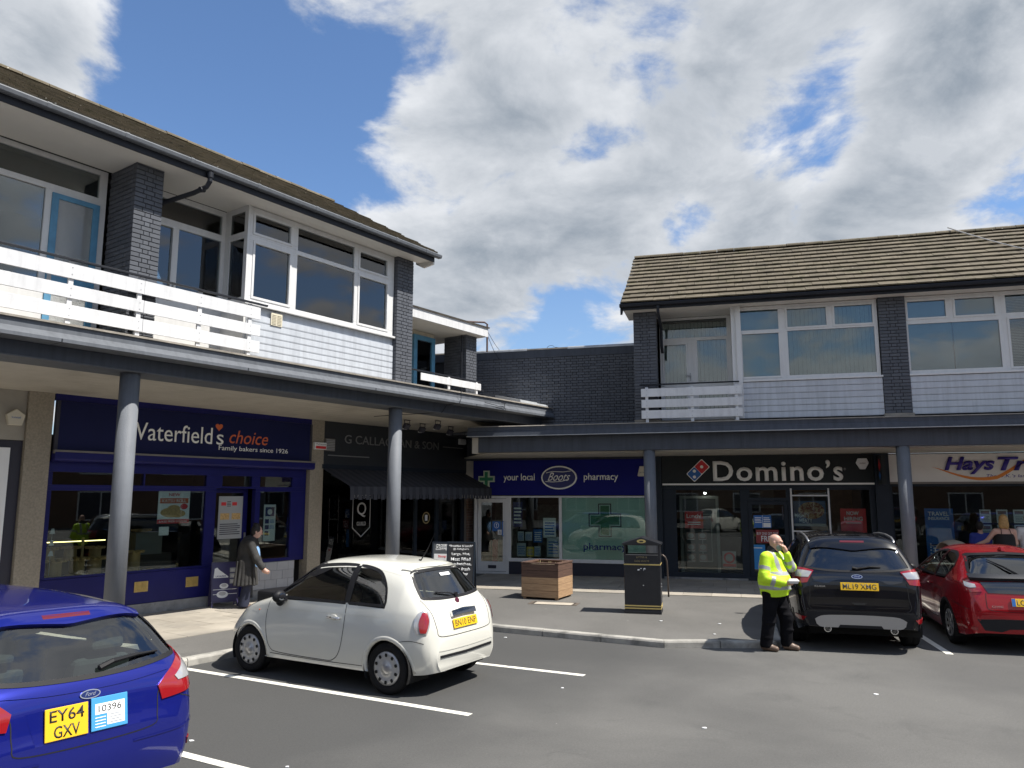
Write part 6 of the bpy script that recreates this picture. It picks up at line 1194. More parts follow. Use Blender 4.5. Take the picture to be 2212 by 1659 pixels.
M_card=mat('charcoal_cardigan',(.032,.031,.030),.85,var=.35,vs=6,bump=.7,bs=25); M_hairb=mat('dark_hair',(.012,.009,.008),.55,bump=.8,bs=90); M_blond=mat('blonde_hair',(.42,.25,.09),.5,var=.3,vs=30,bump=.9,bs=90); M_brown=mat('light_brown_hair',(.24,.12,.05),.5,var=.3,vs=30,bump=.9,bs=90); M_btop=mat('black_top',(.01,.01,.011),.8); M_wtop=mat('white_top',(.62,.62,.63),.8,bump=.4,bs=20); M_blt=mat('blue_shirt',(.03,.05,.30),.8); M_pblue=mat('pale_blue_top',(.20,.36,.62),.8)
def hand(S,wr,dirv,palm,r=.009,curl=.5,thumb=None):
    wr=np.array(wr,float); d=np.array(dirv,float); d/=np.linalg.norm(d); p=np.array(palm,float); p-=d*(p@d); p/=np.linalg.norm(p); sd=np.cross(d,p)
    S.chain([wr,wr+d*.045,wr+d*.085],[.026,.034,.032],.012)
    for i,(o,l) in enumerate(((-.03,.062),(-.010,.075),(.011,.070),(.030,.055))):
        a=wr+d*.085+sd*o; b=a+d*l*.5+p*l*.2*curl; c=b+d*l*.45*(1-curl)+p*l*.6*curl; e=c+p*l*.3*curl-d*l*.25*curl; S.chain([a-d*.02,a,b,c,e],[r*1.1,r*1.1,r,r*.92,r*.8],.006)
    tb=wr+d*.03+sd*(-.03); S.chain([tb,tb+d*.04-sd*.022+p*.02,tb+d*.075-sd*.012+p*.04],[r*1.35,r*1.2,r],.010)
def head(S,c,f,sc=1.,neck=None):
    c=np.array(c,float); f=np.array(f,float); f/=np.linalg.norm(f); up=np.array([0,0,1.])-f*f[2]; up/=np.linalg.norm(up); rt=np.cross(f,up)
    P=lambda a,b,u:c+rt*a*sc+f*b*sc+up*u*sc
    rot=Matrix((rt,f,up)).transposed()
    S.ell(P(0,-.008,.035),(.076*sc,.094*sc,.092*sc),.02,rot); S.ell(P(0,.015,-.035),(.062*sc,.078*sc,.082*sc),.03,rot); S.ell(P(0,.055,-.088),(.03*sc,.03*sc,.024*sc),.03,rot)
    S.cone(P(0,.088,.02),P(0,.112,-.022),.011*sc,.016*sc,.014); S.ell(P(0,.085,.04),(.055*sc,.02*sc,.012*sc),.02,rot)
    S.ell(P(0,.085,-.060),(.026*sc,.014*sc,.010*sc),.010,rot); S.ell(P(.036,.072,-.012),(.024*sc,.018*sc,.018*sc),.02,rot); S.ell(P(-.036,.072,-.012),(.024*sc,.018*sc,.018*sc),.02,rot)
    for sx in(-1,1): S.ell(P(sx*.078,-.01,.0),(.010*sc,.020*sc,.032*sc),.008,rot)
    return P,rot
# ---- man in the yellow jacket
MX=thing('person','bald man in a hi-vis yellow jacket and face mask walking past with a takeaway box','person',(3.93,11.86,0),R_(3))
S1=SDF((-.42,-.45,-.02),(.48,.36,1.74),.0075)
P,rot=head(S1,(.045,-.025,1.565),(.86,-.48,-.16)); S1.cone((-.02,0,1.36),(.03,-.02,1.50),.062,.058,.03)
S1.ell((-.02,0,1.18),(.15,.13,.24),.05); S1.ell((-.01,-.02,.98),(.17,.15,.16),.05)
S1.chain([(-.14,-.12,1.36),(-.20,-.17,1.09),(.07,-.25,1.005)],[.055,.046,.032]); S1.chain([(.12,.12,1.36),(.27,-.01,1.21),(.175,-.10,1.43)],[.055,.046,.030])
hand(S1,(.075,-.252,1.005),(.95,-.22,-.08),(.1,.1,1),.0092,.45); hand(S1,(.175,-.10,1.43),(-.42,-.15,.85),(-.75,.1,-.3),.0092,.55)
S1.chain([(-.08,-.05,.86),(-.12,-.05,.46),(-.18,-.02,.09)],[.09,.06,.042]); S1.chain([(.06,.06,.86),(.17,.0,.48),(.16,.03,.10)],[.09,.06,.042])
S1.chain([(-.18,-.02,.07),(-.09,-.08,.035)],[.04,.032]); S1.chain([(.16,.03,.07),(.26,-.03,.035)],[.04,.032]); S1.build('body',M_skin,MX)
J=SDF((-.45,-.45,.74),(.48,.40,1.56),.009)
J.ell((-.02,0,1.20),(.195,.165,.25),.06); J.ell((.01,-.03,1.0),(.235,.205,.22),.07); J.cone((.0,-.01,.84),(-.01,-.01,1.0),.20,.215,.05); J.cone((-.13,-.10,1.36),(.11,.10,1.36),.085,.085,.06); J.cone((-.01,0,1.36),(.0,-.005,1.46),.085,.078,.03)
RA=[(-.155,-.125,1.355),(-.215,-.175,1.10),(-.205,-.185,1.065),(.05,-.245,1.005)]; LA=[(.13,.12,1.355),(.275,-.01,1.205),(.26,-.035,1.22),(.185,-.095,1.40)]
J.chain(RA,[.082,.072,.070,.055],.03); J.chain(LA,[.082,.070,.068,.052],.03)
for k,(c,r) in enumerate([((-.05,-.22,.92),.02),((.08,-.20,1.05),.02),((-.2,-.22,1.14),.018),((.16,-.14,.90),.02)]): J.ell(c,(r*2.6,r,r*.9),.03)
J.sub(lambda X:.80+.012*np.sin(9*X[...,0]+4*X[...,1])-X[...,2])
f_=np.array([.77,-.64]); r_=np.array([-.64,-.77])
def jp(Cn):
    x,y,z=Cn.T; lat=(x-(-.01))*r_[0]+(y+.0)*r_[1]; out=np.zeros(len(x),int)
    def along(A,B):
        a=np.array(A);b=np.array(B);ab=b-a; t=((Cn-a)@ab)/(ab@ab); d=np.linalg.norm(Cn-a-np.clip(t,0,1)[:,None]*ab,axis=1); return t,d
    tr,dr=along(RA[0],RA[1]);t2,d2=along(RA[2],RA[3]);tl,dl=along(LA[0],LA[1]);t3,d3=along(LA[2],LA[3]); arm=(np.minimum(np.minimum(dr,d2),np.minimum(dl,d3))<.088)&(np.abs(lat)>.165)
    tors=~arm
    out[tors&(z>.895)&(z<.948)]=1; out[tors&(z>1.105)&(z<1.155)]=1; out[tors&(z>1.155)&(np.abs(np.abs(lat)-.105)<.026)]=1
    out[(dr<.095)&arm&(tr>.48)&(tr<.68)]=1; out[(d2<.085)&(np.abs(t2-.45)<.11)&(lat>.02)&(z<1.10)]=1; out[(dl<.09)&arm&(tl>.42)&(tl<.62)]=1; out[(d3<.08)&(np.abs(t3-.40)<.13)&(z>1.2)&(x>.15)]=1
    out[(z>1.43)&(np.hypot(x-.0,y)<.11)]=2
    return out
J.build('jacket',[M_hiv,M_refl,M_btop],MX,jp)
T=SDF((-.40,-.35,.02),(.42,.32,.98),.009); T.cone((-.04,-.03,.88),(.03,.03,.88),.165,.165,.06)
T.chain([(-.075,-.05,.80),(-.115,-.05,.46),(-.17,-.03,.10)],[.118,.094,.088],.035); T.chain([(.06,.06,.80),(.165,.0,.47),(.165,.03,.11)],[.12,.096,.085],.035)
for c in[(.10,-.07,.62),(.15,-.08,.52),(.05,.0,.7),(-.12,-.13,.42),(.19,-.06,.3),(-.16,-.1,.2)]: T.ell(c,(.06,.022,.016),.03)
T.sub(lambda X:.055-X[...,2]); T.build('trousers',M_trou,MX)
for a,b,nm in(((-.19,-.005,.045),(-.05,-.105,.03),0),((.15,.035,.05),(.29,-.05,.036),1)):
    q=SDF((min(a[0],b[0])-.12,min(a[1],b[1])-.12,-.01),(max(a[0],b[0])+.12,max(a[1],b[1])+.12,.16),.007); q.chain([(a[0],a[1],.062),((a[0]+b[0])/2,(a[1]+b[1])/2,.058),(b[0],b[1],.04)],[.052,.05,.04],.02); q.cone((a[0],a[1],.10),(a[0],a[1],.06),.042,.045,.02); q.sub(lambda X:.002-X[...,2]); q.build('shoe',M_shoe,MX)
q=SDF((-.1,-.2,1.38),(.22,.12,1.72),.006); q.ell(P(0,.05,-.048),(.068,.068,.062),.02,rot); q.sub(lambda X:-( (X-np.array(P(0,.018,-.03)))@(np.array(rot.col[1]))) ); q.sub(lambda X:((X-np.array(P(0,0,-.002)))@np.array(rot.col[2]))); q.build('face_mask',M_mask,MX)
q=MB()
for sx in(-1,1):
    pts=[Vector(P(sx*.034+.024*math.cos(a),.104,.018+.016*math.sin(a))) for a in [k*math.pi/6 for k in range(13)]]; q.tube(pts,.0025,5); q.tube([Vector(P(sx*.058,.10,.022)),Vector(P(sx*.078,.02,.018)),Vector(P(sx*.08,-.02,.01))],.0022,5)
q.tube([Vector(P(-.012,.108,.022)),Vector(P(.012,.108,.022))],.0022,5); q.build('glasses',M_ink,MX)
bx=thing('takeaway_box','white foam takeaway box held in the yellow-jacketed man hand','box',(4.13,11.58,1.0),R_(-10))
q=MB(); q.lathe([(.0001,0),(.085,0),(.11,.035),(.112,.04),(.085,.062),(.0001,.066)],4,Matrix.Rotation(math.pi/4,4,'Z')@Matrix.Diagonal((1.05,.85,1,1))); q.build('box',M_wtop,bx,bevel=.01); q=MB(); q.lathe([(.113,.034),(.12,.036),(.12,.041),(.113,.043)],4,Matrix.Rotation(math.pi/4,4,'Z')@Matrix.Diagonal((1.05,.85,1,1)),closed=True); q.build('rim',M_wtop,bx)
# ---- woman at the bakery
WO=thing('person','dark-haired woman in a long charcoal cardigan and jeans walking past the bakery door','person',(*wl(FL,3.62,1.62).xy,.112),R_(5))
S2=SDF((-.35,-.35,-.02),(.50,.32,1.72),.0085); P,rot=head(S2,(.13,.0,1.46),(.93,.2,-.28),.98); S2.cone((.06,0,1.30),(.11,0,1.42),.055,.05,.03)
S2.ell((.03,0,1.12),(.13,.15,.22),.05); S2.ell((-.02,0,.85),(.14,.16,.16),.05); S2.chain([(.06,-.17,1.25),(.20,-.21,.95),(.33,-.20,.76)],[.05,.042,.028]); S2.chain([(.06,.17,1.25),(.12,.2,.98),(.2,.18,.78)],[.05,.042,.028]); hand(S2,(.33,-.20,.76),(.7,.05,-.55),(-.2,.9,.2),.0085,.4); hand(S2,(.2,.18,.78),(.5,.0,-.8),(0,-1,0),.0085,.4)
S2.chain([(-.03,-.08,.84),(.02,-.08,.46),(-.04,-.08,.08)],[.09,.06,.04]); S2.chain([(-.03,.08,.84),(-.02,.08,.46),(-.10,.08,.08)],[.09,.06,.04]); S2.chain([(-.04,-.08,.05),(.08,-.08,.03)],[.038,.03]); S2.chain([(-.10,.08,.05),(.02,.08,.03)],[.038,.03]); S2.build('body',M_skin2,WO)
K=SDF((-.36,-.36,.36),(.46,.36,1.42),.010); K.ell((-.0,0,1.20),(.17,.22,.19),.06); K.cone((-.02,0,1.1),(-.03,0,.85),.19,.19,.05); K.cone((-.03,-.02,.85),(-.0,-.02,.46),.19,.20,.05); K.chain([(.05,-.17,1.26),(.195,-.215,.95),(.31,-.205,.79)],[.085,.075,.060],.03); K.chain([(.05,.17,1.26),(.11,.2,.98),(.18,.18,.82)],[.085,.07,.055],.03); K.ell((.03,0,1.31),(.10,.12,.07),.04)
for i in range(6): K.cone((-.16+.06*i,-.20+.01*i,.9),(-.20+.075*i,-.215,.45),.012,.028,.03)
K.sub(lambda X:.44-.06*X[...,0]+.02*np.sin(14*X[...,0])-X[...,2]); K.build('cardigan',M_card,WO)
q=SDF((.05,-.25,.55),(.32,.22,1.32),.010); q.ell((.11,-.01,.98),(.105,.15,.26),.03); q.build('blouse',M_pblue,WO)
q=SDF((-.30,-.28,.0),(.25,.26,.95),.010); q.chain([(-.03,-.08,.80),(.02,-.08,.46),(-.035,-.08,.06)],[.11,.085,.10],.03); q.chain([(-.03,.08,.80),(-.02,.08,.46),(-.09,.08,.06)],[.11,.085,.10],.03); q.sub(lambda X:.03-X[...,2]); q.build('jeans',M_jean,WO)
q=SDF((-.05,-.16,1.34),(.28,.16,1.72),.008); q.ell(P(0,-.022,.035),(.088,.098,.095),.02,rot); q.ell(P(0,-.05,-.04),(.07,.06,.07),.03,rot); q.ell(P(0,-.05,.12),(.055,.05,.045),.03,rot)
for i in range(7): q.ell(P(.05*math.cos(i*.9),-.05+.04*math.sin(i*.9),.13),(.02,.02,.03),.02,rot)
q.build('hair',M_hairb,WO)
for a in((-.04,-.08),(-.10,.08)): q=SDF((a[0]-.1,a[1]-.1,-.01),(a[0]+.22,a[1]+.1,.14),.008); q.chain([(a[0],a[1],.055),(a[0]+.13,a[1],.035)],[.045,.036],.02); q.sub(lambda X:.002-X[...,2]); q.build('shoe',M_shoe,WO)
# ---- people at the travel agent window
def browser(label,F,x,y,face,top,sk,pose,hairm,clothm,legm,hair_long,sc=1.,straps=False):
    t=thing('person',label,'person',(*wl(F,x,y).xy,.112),-aR)
    s_=sc; S_=SDF((-.65*s_,-.45*s_,-.02),(.50*s_,.45*s_,1.76*s_),.010); Pq,rq=head(S_,(0,0,1.60*s_),face,s_); S_.cone((0,0,1.36*s_),(0,0,1.52*s_),.058*s_,.052*s_,.03)
    S_.ell((0,0,1.18*s_),(.185*s_,.13*s_,.24*s_),.05); S_.ell((0,0,.92*s_),(.19*s_,.15*s_,.17*s_),.05); S_.cone((-.15*s_,0,1.36*s_),(.15*s_,0,1.36*s_),.062*s_,.062*s_,.05)
    for arm in pose: S_.chain([tuple(np.array(p)*s_) for p in arm],[.058*s_,.046*s_,.032*s_]); a=np.array(arm); hand(S_,a[2]*s_,a[2]-a[1],(0,0,-1) if abs((a[2]-a[1])[2])<.2 else (0,1,0),.009*s_,.5)
    for sx in(-1,1): S_.chain([(sx*.09*s_,0,.86*s_),(sx*.10*s_,.01,.46*s_),(sx*.10*s_,0,.08*s_)],[.095*s_,.062*s_,.042*s_]); S_.chain([(sx*.10*s_,0,.05),(sx*.11*s_,.13*s_,.035)],[.04*s_,.032*s_])
    S_.build('body',sk,t)
    c_=SDF((-.4*s_,-.35*s_,.70*s_),(.4*s_,.35*s_,1.50*s_),.010); c_.ell((0,0,1.16*s_),(.205*s_,.15*s_,.25*s_),.05); c_.cone((0,0,1.0*s_),(0,0,.84*s_),.20*s_,.215*s_,.05)
    if not straps:
        c_.cone((-.15*s_,0,1.36*s_),(.15*s_,0,1.36*s_),.082*s_,.082*s_,.05)
        for arm in pose: a=np.array(arm)*s_; m_=a[0]*.45+a[1]*.55; c_.cone(a[0],m_,.078*s_,.07*s_,.03)
        c_.sub(lambda X:X[...,2]-1.44*s_)
    else: c_.sub(lambda X:X[...,2]-(1.30*s_+.0*X[...,0]))
    c_.sub(lambda X:.76*s_-X[...,2]); cl=c_.build('top',clothm,t)
    if straps:
        q=MB()
        for sx in(-1,1): q.tube([(sx*.10,-.135,1.29),(sx*.085,-.09,1.40),(sx*.08,.0,1.425),(sx*.09,.10,1.36)],.008,5)
        q.build('strap',clothm,cl)
    l_=SDF((-.3*s_,-.25*s_,.0),(.3*s_,.3*s_,1.0*s_),.011)
    for sx in(-1,1): l_.chain([(sx*.085*s_,0,.84*s_),(sx*.10*s_,.01,.46*s_),(sx*.10*s_,0,.10*s_)],[.125*s_,.09*s_,.075*s_],.03)
    l_.cone((-.05*s_,0,.88*s_),(.05*s_,0,.88*s_),.16*s_,.16*s_,.05); l_.build('trousers',legm,t)
    h_=SDF((-.2*s_,-.24*s_,1.25*s_),(.2*s_,.2*s_,1.78*s_),.008); h_.ell(Pq(0,-.022,.042),(.09*s_,.10*s_,.098*s_),.02,rq)
    if hair_long: h_.ell(Pq(0,-.045,-.06),(.098*s_,.075*s_,.12*s_),.04,rq); h_.ell(Pq(.05,-.05,-.13),(.05*s_,.05*s_,.07*s_),.03,rq); h_.ell(Pq(-.05,-.05,-.12),(.05*s_,.05*s_,.07*s_),.03,rq)
    else: h_.ell(Pq(0,-.05,-.02),(.075*s_,.06*s_,.07*s_),.03,rq)
    h_.build('hair',hairm,t); return t
browser('blonde woman in a black strappy top with her back turned at the travel agent window',FR,8.10,1.55,(.25,.95,-.15),1.74,M_skin2,[[(-.19,0,1.36),(-.33,.10,1.14),(-.56,.22,1.02)],[(.19,0,1.36),(.23,.06,1.08),(.20,.2,.90)]],M_blond,M_btop,M_jean,True,1.0,True)
browser('dark-haired child in a blue shirt looking into the travel agent window',FR,7.78,2.15,(.4,.9,0),1.5,M_skin,[[(-.18,0,1.36),(-.22,.06,1.08),(-.2,.16,.88)],[(.18,0,1.36),(.22,.06,1.08),(.20,.18,.9)]],M_hairb,M_blt,M_jean,False,.90)
browser('brown-haired woman in a white T-shirt reading the travel agent cards',FR,8.66,1.75,(-.2,.95,-.1),1.74,M_skin,[[(-.19,0,1.36),(-.24,.06,1.08),(-.36,.24,1.02)],[(.19,0,1.36),(.23,.06,1.08),(.20,.2,.9)]],M_brown,M_wtop,M_jean,True,1.01)
# pushchair
pc=thing('pushchair','beige-hooded pushchair parked below the travel insurance poster','pushchair',(*wl(FR,7.02,1.35).xy,.112),-aR+R_(25))
q=MB(); n=14; vs=[];fs=[]
for i in range(n+1):
    a=R_(-5+165*i/n)
    for j in range(9): b=-1+2*j/8; vs.append((b*.24,-.30*math.cos(a)*(1-.12*b*b)+.08,.86+.30*math.sin(a)*(1-.18*b**2)))
for i in range(n):
    for j in range(8): fs.append((i*9+j,i*9+j+1,(i+1)*9+j+1,(i+1)*9+j))
q.add(vs,fs); o=q.build('hood',mat('beige_fabric',(.36,.31,.25),.85,bump=.4,bs=20),pc,smooth=True); md=o.modifiers.new('solid','SOLIDIFY'); md.thickness=.012
q=MB(); q.prism([(-.28,.45),(.26,.42),(.34,.86),(.30,.9),(-.22,.86)],-.22,.22,'x'); q.build('seat',M_seat,pc,bevel=.03)
for sx in(-1,1):
    q=MB(); q.tube([(sx*.23,.36,.95),(sx*.23,.30,.5),(sx*.23,-.35,.12)],.012,6).tube([(sx*.23,.40,1.0),(sx*.23,.52,1.02)],.012,6).tube([(sx*.23,-.1,.45),(sx*.23,.30,.12)],.012,6); q.build('frame',M_trim,pc)
    for yy in(-.35,.32): q=MB(); q.lathe([(.05,-.02),(.10,-.018),(.11,0),(.10,.018),(.05,.02)],18,Matrix.Translation((sx*.25,yy,.11))@Matrix.Rotation(math.pi/2,4,'Y')); q.build('wheel',M_rub,pc,smooth=True)
q=MB(); q.tube([(-.24,.52,1.02),(.24,.52,1.02)],.016,6); q.build('handle',M_blk,pc)
# ================================================================ street furniture and props
# litter bin
LBN=thing('litter_bin','black litter and dog waste bin with gold bands and pitched lid on the pavement','litter bin',(2.49,14.97,.1),R_(-13.6))
M_bin=mat('bin_black',(.012,.013,.017),.38,spec=.5,var=.15,vs=9); M_gband=mat('gold_band',(.50,.38,.13),.5)
w_,d_=.335,.25
q=MB(); q.box(-w_,w_,-d_,d_,.02,.93); bn=q.build('bin_body',M_bin,LBN,bevel=.012)
q=MB(); q.box(-w_-.006,w_+.006,-d_-.006,d_+.006,0,.05); q.build('bin_base',M_bin,LBN,bevel=.006)
for z in(.09,.135,.885): lbox(LBN,'gold_band',M_gband,(-w_-.004,w_+.004,-d_-.004,d_+.004,z,z+.022))
for sx in(-1,1):
    for sy in(-1,1): lbox(LBN,'corner_post',M_bin,(sx*w_-(.035 if sx>0 else 0),sx*w_+(.035 if sx<0 else 0),sy*d_-(.04 if sy>0 else 0),sy*d_+(.04 if sy<0 else 0),.931,1.25))
lbox(LBN,'front_flap',M_bin,(-w_+.036,w_-.036,-d_,-d_+.012,.931,1.07)); lbox(LBN,'rear_flap',M_bin,(-w_+.036,w_-.036,d_-.012,d_,.931,1.07)); lbox(LBN,'slot_lip',M_trim,(-w_+.036,w_-.036,-d_-.004,-d_+.014,1.071,1.08))
for sx in(-1,1): lbox(LBN,'side_panel',M_bin,(sx*(w_-.006)-.005,sx*(w_-.006)+.005,-d_+.041,d_-.041,.931,1.25))
q=MB(); q.prism([(-w_-.03,1.251),(w_+.03,1.251),(w_+.03,1.285),(0.0,1.40),(-w_-.03,1.285)],-d_-.03,d_+.03,'y'); q.build('lid',M_bin,LBN,bevel=.008)
q=MB(); q.prism([(.085*math.cos(a),1.325+.035*math.sin(a)) for a in [k*math.pi/10 for k in range(20)]],-d_-.036,-d_-.031,'y'); cr=q.build('round_emblem',M_gband,LBN); q=MB(); q.prism([(.04*math.cos(a),1.325+.014*math.sin(a)) for a in [k*math.pi/8 for k in range(16)]],-d_-.039,-d_-.0365,'y'); q.build('emblem_centre',M_bin,cr)
M_gtext=mat('worn_gold_text',(.26,.21,.11),.6); text('LITTER &',-.10,-d_-.0075,1.015,M_gtext,LBN,w=.20,h=.034,ext=.001,bold=.012); text('DOG WASTE',-.135,-d_-.0075,.945,M_gtext,LBN,w=.27,h=.034,ext=.001,bold=.012)
for k,(x,z,s_) in enumerate([(-.06,.80,.022),(-.02,.825,.018),(.045,.82,.02),(.03,.80,.012),(.02,.52,.013)]):
    q=MB(); q.prism([(x+s_*math.cos(a)*random.uniform(.6,1.4),z+s_*.6*math.sin(a)*random.uniform(.5,1.4)) for a in [j*math.pi/4 for j in range(8)]],-d_-.0065,-d_-.0045,'y'); q.build('torn_sticker',M_wp,LBN)
for z in(.48,.53): q=MB(); q.sphere((w_+.004,-.05,z),.012); q.build('rivet',M_trim,LBN)
# hooked steel post behind the bin
hp=thing('hooked_post','dark steel post with a hooked top planted at the paving edge behind the bin','post',(3.40,17.18,.1),-aR)
q=MB(); q.tube([(0,0,0),(-.005,0,.35),(-.012,0,.65),(-.02,0,.76),(-.05,0,.84),(-.10,0,.885),(-.16,0,.895)],.018,8); q.build('pole',mat('dull_brown_steel',(.09,.07,.06),.4,metal=.5),hp,smooth=True)
# planter
PL=thing('planter','square timber planter, top two boards stained dark, on the pavement before the chemist','planter',(.766,17.11,.1),R_(-25))
def woodmat(name,a,b):
    m=bpy.data.materials.new(name); m.use_nodes=True; nt=m.node_tree; bs=nt.nodes['Principled BSDF']; N=nt.nodes.new; Lk=nt.links.new
    tc=N('ShaderNodeTexCoord'); mp=N('ShaderNodeMapping'); mp.inputs['Scale'].default_value=(2.2,9,30); Lk(tc.outputs['Object'],mp.inputs[0]); oi=N('ShaderNodeObjectInfo'); ad=N('ShaderNodeVectorMath'); ad.operation='ADD'; Lk(mp.outputs[0],ad.inputs[0])
    cm=N('ShaderNodeCombineXYZ'); ml=N('ShaderNodeMath'); ml.operation='MULTIPLY'; ml.inputs[1].default_value=37; Lk(oi.outputs['Random'],ml.inputs[0]); Lk(ml.outputs[0],cm.inputs[0]); Lk(ml.outputs[0],cm.inputs[1]); Lk(cm.outputs[0],ad.inputs[1])
    n=N('ShaderNodeTexNoise'); n.inputs['Scale'].default_value=1.4; n.inputs['Detail'].default_value=8; n.inputs['Distortion'].default_value=1.2; Lk(ad.outputs[0],n.inputs['Vector']); r=N('ShaderNodeMapRange'); r.inputs[1].default_value=.35; r.inputs[2].default_value=.7; Lk(n.outputs[0],r.inputs[0])
    mx=N('ShaderNodeMix'); mx.data_type='RGBA'; mx.inputs[6].default_value=(*a,1); mx.inputs[7].default_value=(*b,1); Lk(r.outputs[0],mx.inputs[0]); Lk(mx.outputs[2],bs.inputs['Base Color']); bs.inputs['Roughness'].default_value=.75; return m
M_wd=woodmat('stained_timber',(.115,.062,.042),(.065,.036,.026)); M_wl=woodmat('pale_timber',(.42,.27,.15),(.27,.165,.09))
a_=.425
for i in range(5):
    z=.045+i*.138; m_=M_wl if i<3 else M_wd
    for k in range(4):
        q=MB(); q.box(-a_,a_-.031,-a_,-a_+.03,z,z+.134); o=q.build('board',m_,PL,bevel=.004); o.rotation_euler.z=k*math.pi/2
for k in range(4):
    q=MB(); q.prism([(-a_-.01,-a_-.01),(a_+.01,-a_-.01),(a_-.09,-a_+.09),(-a_+.09,-a_+.09)],.737,.765,'z'); o=q.build('rim_board',M_wd,PL,bevel=.003); o.rotation_euler.z=k*math.pi/2
    q=MB(); q.box(-a_+.031,-a_+.09,-a_+.031,-a_+.09,0,.735); o=q.build('corner_post',M_wl,PL); o.rotation_euler.z=k*math.pi/2
q=MB(); q.box(-a_+.032,a_-.032,-a_+.032,a_-.032,.60,.70); q.build('soil',mat('pale_compost',(.34,.27,.19),.95,var=.4,vs=25,bump=1.,bs=40),PL)
q=MB()
for k in range(26):
    x,y=random.uniform(-.3,.3),random.uniform(-.3,.3); q.tube([(x,y,.69),(x+random.uniform(-.03,.03),y+random.uniform(-.03,.03),.73+random.uniform(0,.05))],.004,4,taper=[1,.3])
tag(q.build('dry_stalks',mat('dry_stalk',(.42,.36,.2),.9),PL),kind='stuff')
# A-boards
def aboard(label,loc,rot,w,h,fm,panel,items,lean=9,curved=False):
    t=thing('pavement_sign',label,'sign board',loc,rot); L_=R_(lean)
    for sg_,nm in((1,'front'),(-1,'rear')):
        e=thing(nm+'_leaf',None,None); e.parent=t; e.matrix_local=Matrix.Translation((0,-sg_*math.sin(L_)*h,0))@Matrix.Rotation(-sg_*L_,4,'X')
        fr=MB(); frame_cells(fr,-w/2,w/2,.09,h,-.012,.012,[(-w/2+.03,w/2-.03,.12,h-.03)]); fr.box(-w/2,-w/2+.035,-.012,.012,0,.0899).box(w/2-.035,w/2,-.012,.012,0,.0899); fr.build('frame',fm,e)
        lbox(e,'panel',panel,(-w/2+.031,w/2-.031,-.006,.006,.121,h-.031))
        if sg_==1:
            for it in items: it(e)
    return t
M_chalk=mat('chalk_black',(.02,.02,.022),.6,var=.2,vs=9)
def T_(s,x,z,w,h,m_,b=.0): return lambda e:text(s,x,-.0066,z,m_,e,w=w,h=h,ext=.001,bold=b)
hh=1.12; items=[T_('*Breakfast & Lunch*',-.285,1.0,.56,.05,M_wp,.01),T_("@ Callaghan’s",-.185,.925,.37,.05,M_wp,.01)]+[T_(s,x,z,w,.072,M_wp,.015) for s,x,z,w in(('Large, Hot,',-.215,.80,.43),('Meat Filled',-.225,.69,.45),('Sandwiches,',-.25,.58,.50),('Made fresh',-.225,.47,.45),('everyday',-.18,.355,.36))]
aboard('black chalk-style pavement sign advertising breakfast and lunch outside the butcher',(-1.17,18.12,.112),R_(-8),.66,hh,M_anth,M_chalk,items)
aboard('smaller grey pavement sign headed CROSBY COFFEE leaning behind the chalk sign',(-1.66,18.75,.112),R_(-12),.50,1.08,M_anth,mat('slate_print',(.09,.10,.11),.6),[T_('CROSBY',-.16,.96,.32,.06,M_wp,.02),T_('COFFEE',-.16,.885,.32,.06,M_wp,.02),lambda e:lbox(e,'white_panel',M_wp,(-.19,.19,-.0068,-.0061,.3,.80)),lambda e:text('Stop',-.09,-.0072,.70,M_red,e,w=.2,h=.07,ext=.001,bold=.02)])
lv=wl(FL,3.50,2.20)
def cup(x,z,r): return lambda e:(oval_at(e,x,z,r,r*.62,M_wp,-.0068),oval_at(e,x,z+r*.15,r*.62,r*.36,mat('coffee_print',(.36,.22,.13),.6),-.0074))
def oval_at(e,x,z,rx,rz,m_,y): q=MB(); q.prism([(x+rx*math.cos(a),z+rz*math.sin(a)) for a in [k*math.pi/10 for k in range(20)]],y,y+.0006,'y'); return q.build('print',m_,e)
def lavp(e):
    q=MB(); q.prism([(-.22,.56),(-.20,.74),(-.15,.76),(-.12,.72),(.06,.58),(.06,.56)],-.0068,-.0061,'y'); q.build('print',M_wp,e); text('LAVAZZA',-.18,-.0072,.575,M_nvp,e,w=.2,h=.03,ext=.0006,bold=.02); lbox(e,'print',M_wp,(-.24,.26,-.0068,-.0061,.33,.34),(-.24,.26,-.0068,-.0061,.24,.25))
    for z in(.66,.55,.44): lbox(e,'print',mat('grey_paper'),(.09,.2,-.0068,-.0061,z,z+.085)); oval_at(e,.145,z+.04,.035,.025,mat('coffee_print'),-.0074)
aboard('dark purple coffee pavement sign with cup pictures beside the bakery door',(lv.x,lv.y,.112),math.pi/2-aL-R_(20),.52,.86,mat('purple_frame',(.045,.04,.10),.4),mat('purple_panel',(.05,.045,.12),.4),[lavp,cup(-.02,.40,.085),cup(-.05,.24,.11)],8)
# litter scraps on the tarmac
for i,(x,y,s_) in enumerate([(3.55,13.6,.03),(3.2,12.6,.025),(-3.0,7.6,.025),(-.1,12.9,.03),(2.6,13.9,.03),(.6,9.6,.02),(1.9,8.0,.03),(4.2,9.3,.03),(-1.9,6.9,.02)]):
    zz=.105 if (FR.inverted()@Vector((x,y,0))).y>-6.0 and x<4 and y>12.4 else .001
    q=MB(); n=7; q.prism([(s_*math.cos(k*2*math.pi/n)*random.uniform(.6,1.3),s_*.7*math.sin(k*2*math.pi/n)*random.uniform(.6,1.3)) for k in range(n)],0,.006,'z'); o=q.build('paper_scrap',M_wp); o.location=(x,y,zz); tag(o,'small pale scrap of litter lying on the tarmac','litter','pale litter scraps on the tarmac')

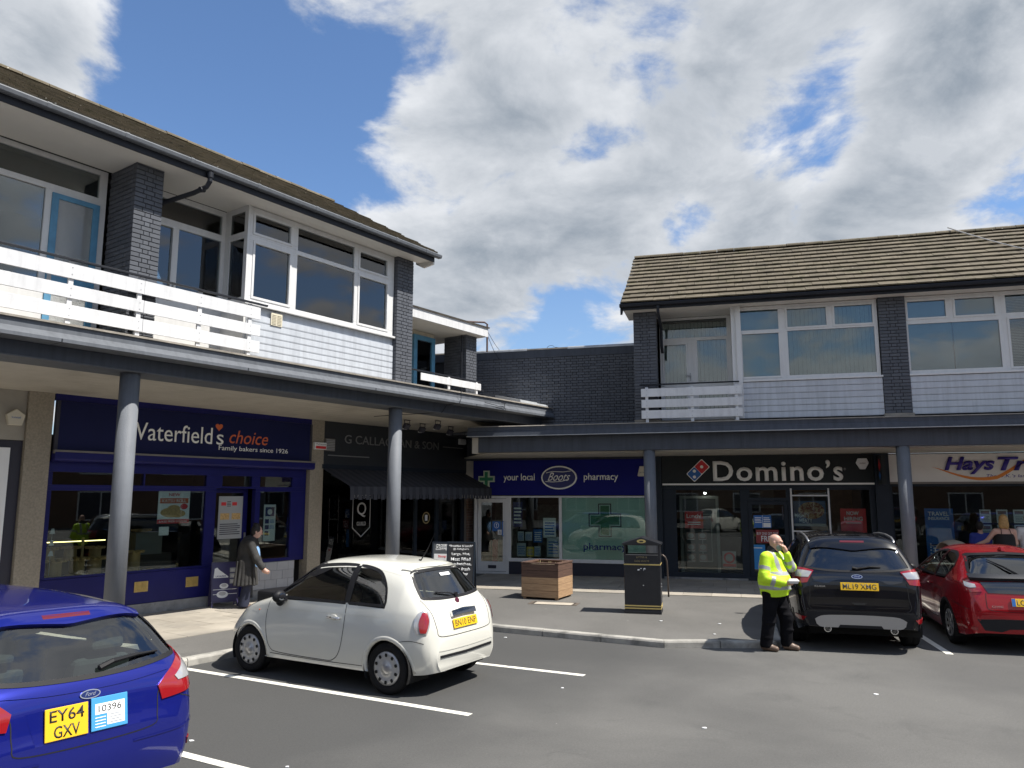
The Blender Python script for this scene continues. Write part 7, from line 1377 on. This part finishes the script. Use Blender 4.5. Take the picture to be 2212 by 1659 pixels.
# ---- the far side of the car park, behind the camera: it shows only as reflections in the shop glass; both terraces are added to darken them
OB=thing('added_terrace','long brown brick terrace added unseen across the car park to darken shop window reflections','building',(2,-24,0),0)
q=MB(); q.box(-32,32,-8,0,0,6.0); q.build('wall',mat('far_brick',(.17,.10,.07),.9,var=.2,vs=1.2),OB)
q=MB(); q.prism([(.6,5.9),(-8.6,5.9),(-4,9.0)],-32.5,32.5,'x'); q.build('roof',M_tile,OB)
for i in range(12):
    for z0,z1 in((.9,2.5),(3.7,5.1)):
        x=-29+i*5.2; f=MB(); frame_cells(f,x,x+2.2,z0,z1,.001,.06,[(x+.1,x+1.05,z0+.1,z1-.1),(x+1.15,x+2.1,z0+.1,z1-.1)]); wf=f.build('window',M_white,OB); lbox(wf,'window_pane',M_ink,(x+.1,x+2.1,.01,.03,z0+.1,z1-.1))
SB=thing('added_terrace','dark brick terrace added unseen right of the car park to darken bakery glass reflections','building',(40,8,0),R_(90)); added_side_terrace=SB  # out-of-view block added so the bakery glass mirrors something dark
q=MB(); q.box(-26,26,-8,0,0,6.2); q.build('wall',mat('far_brick'),SB); q=MB(); q.prism([(.6,6.1),(-8.6,6.1),(-4,9.2)],-26.5,26.5,'x'); q.build('roof',M_tile,SB)
for i in range(9):
    for z0,z1 in((.5,2.6),(3.8,5.2)):
        x=-24+i*5.4; f=MB(); frame_cells(f,x,x+3.0,z0,z1,.001,.06,[(x+.1,x+1.45,z0+.1,z1-.1),(x+1.55,x+2.9,z0+.1,z1-.1)]); wf=f.build('window',M_white,SB); lbox(wf,'window_pane',M_ink,(x+.1,x+2.9,.01,.03,z0+.1,z1-.1))
for src,lab,loc,rz in((F5,'ivory city car parked across the car park, mirrored in the chemist and pizza shop glass',(-3.5,-6.5),R_(200)),(KU,'dark SUV parked across the car park, mirrored in the travel agent glass',(7.5,-5.5),R_(185)),(MO,'blue estate parked across the car park, mirrored in the bakery glass',(10.5,-1.5),R_(235))):
    c=copy_tree(src.root); c.location=(*loc,0); c.rotation_euler=(0,0,rz); tag(c,lab,'car','cars parked across the car park')
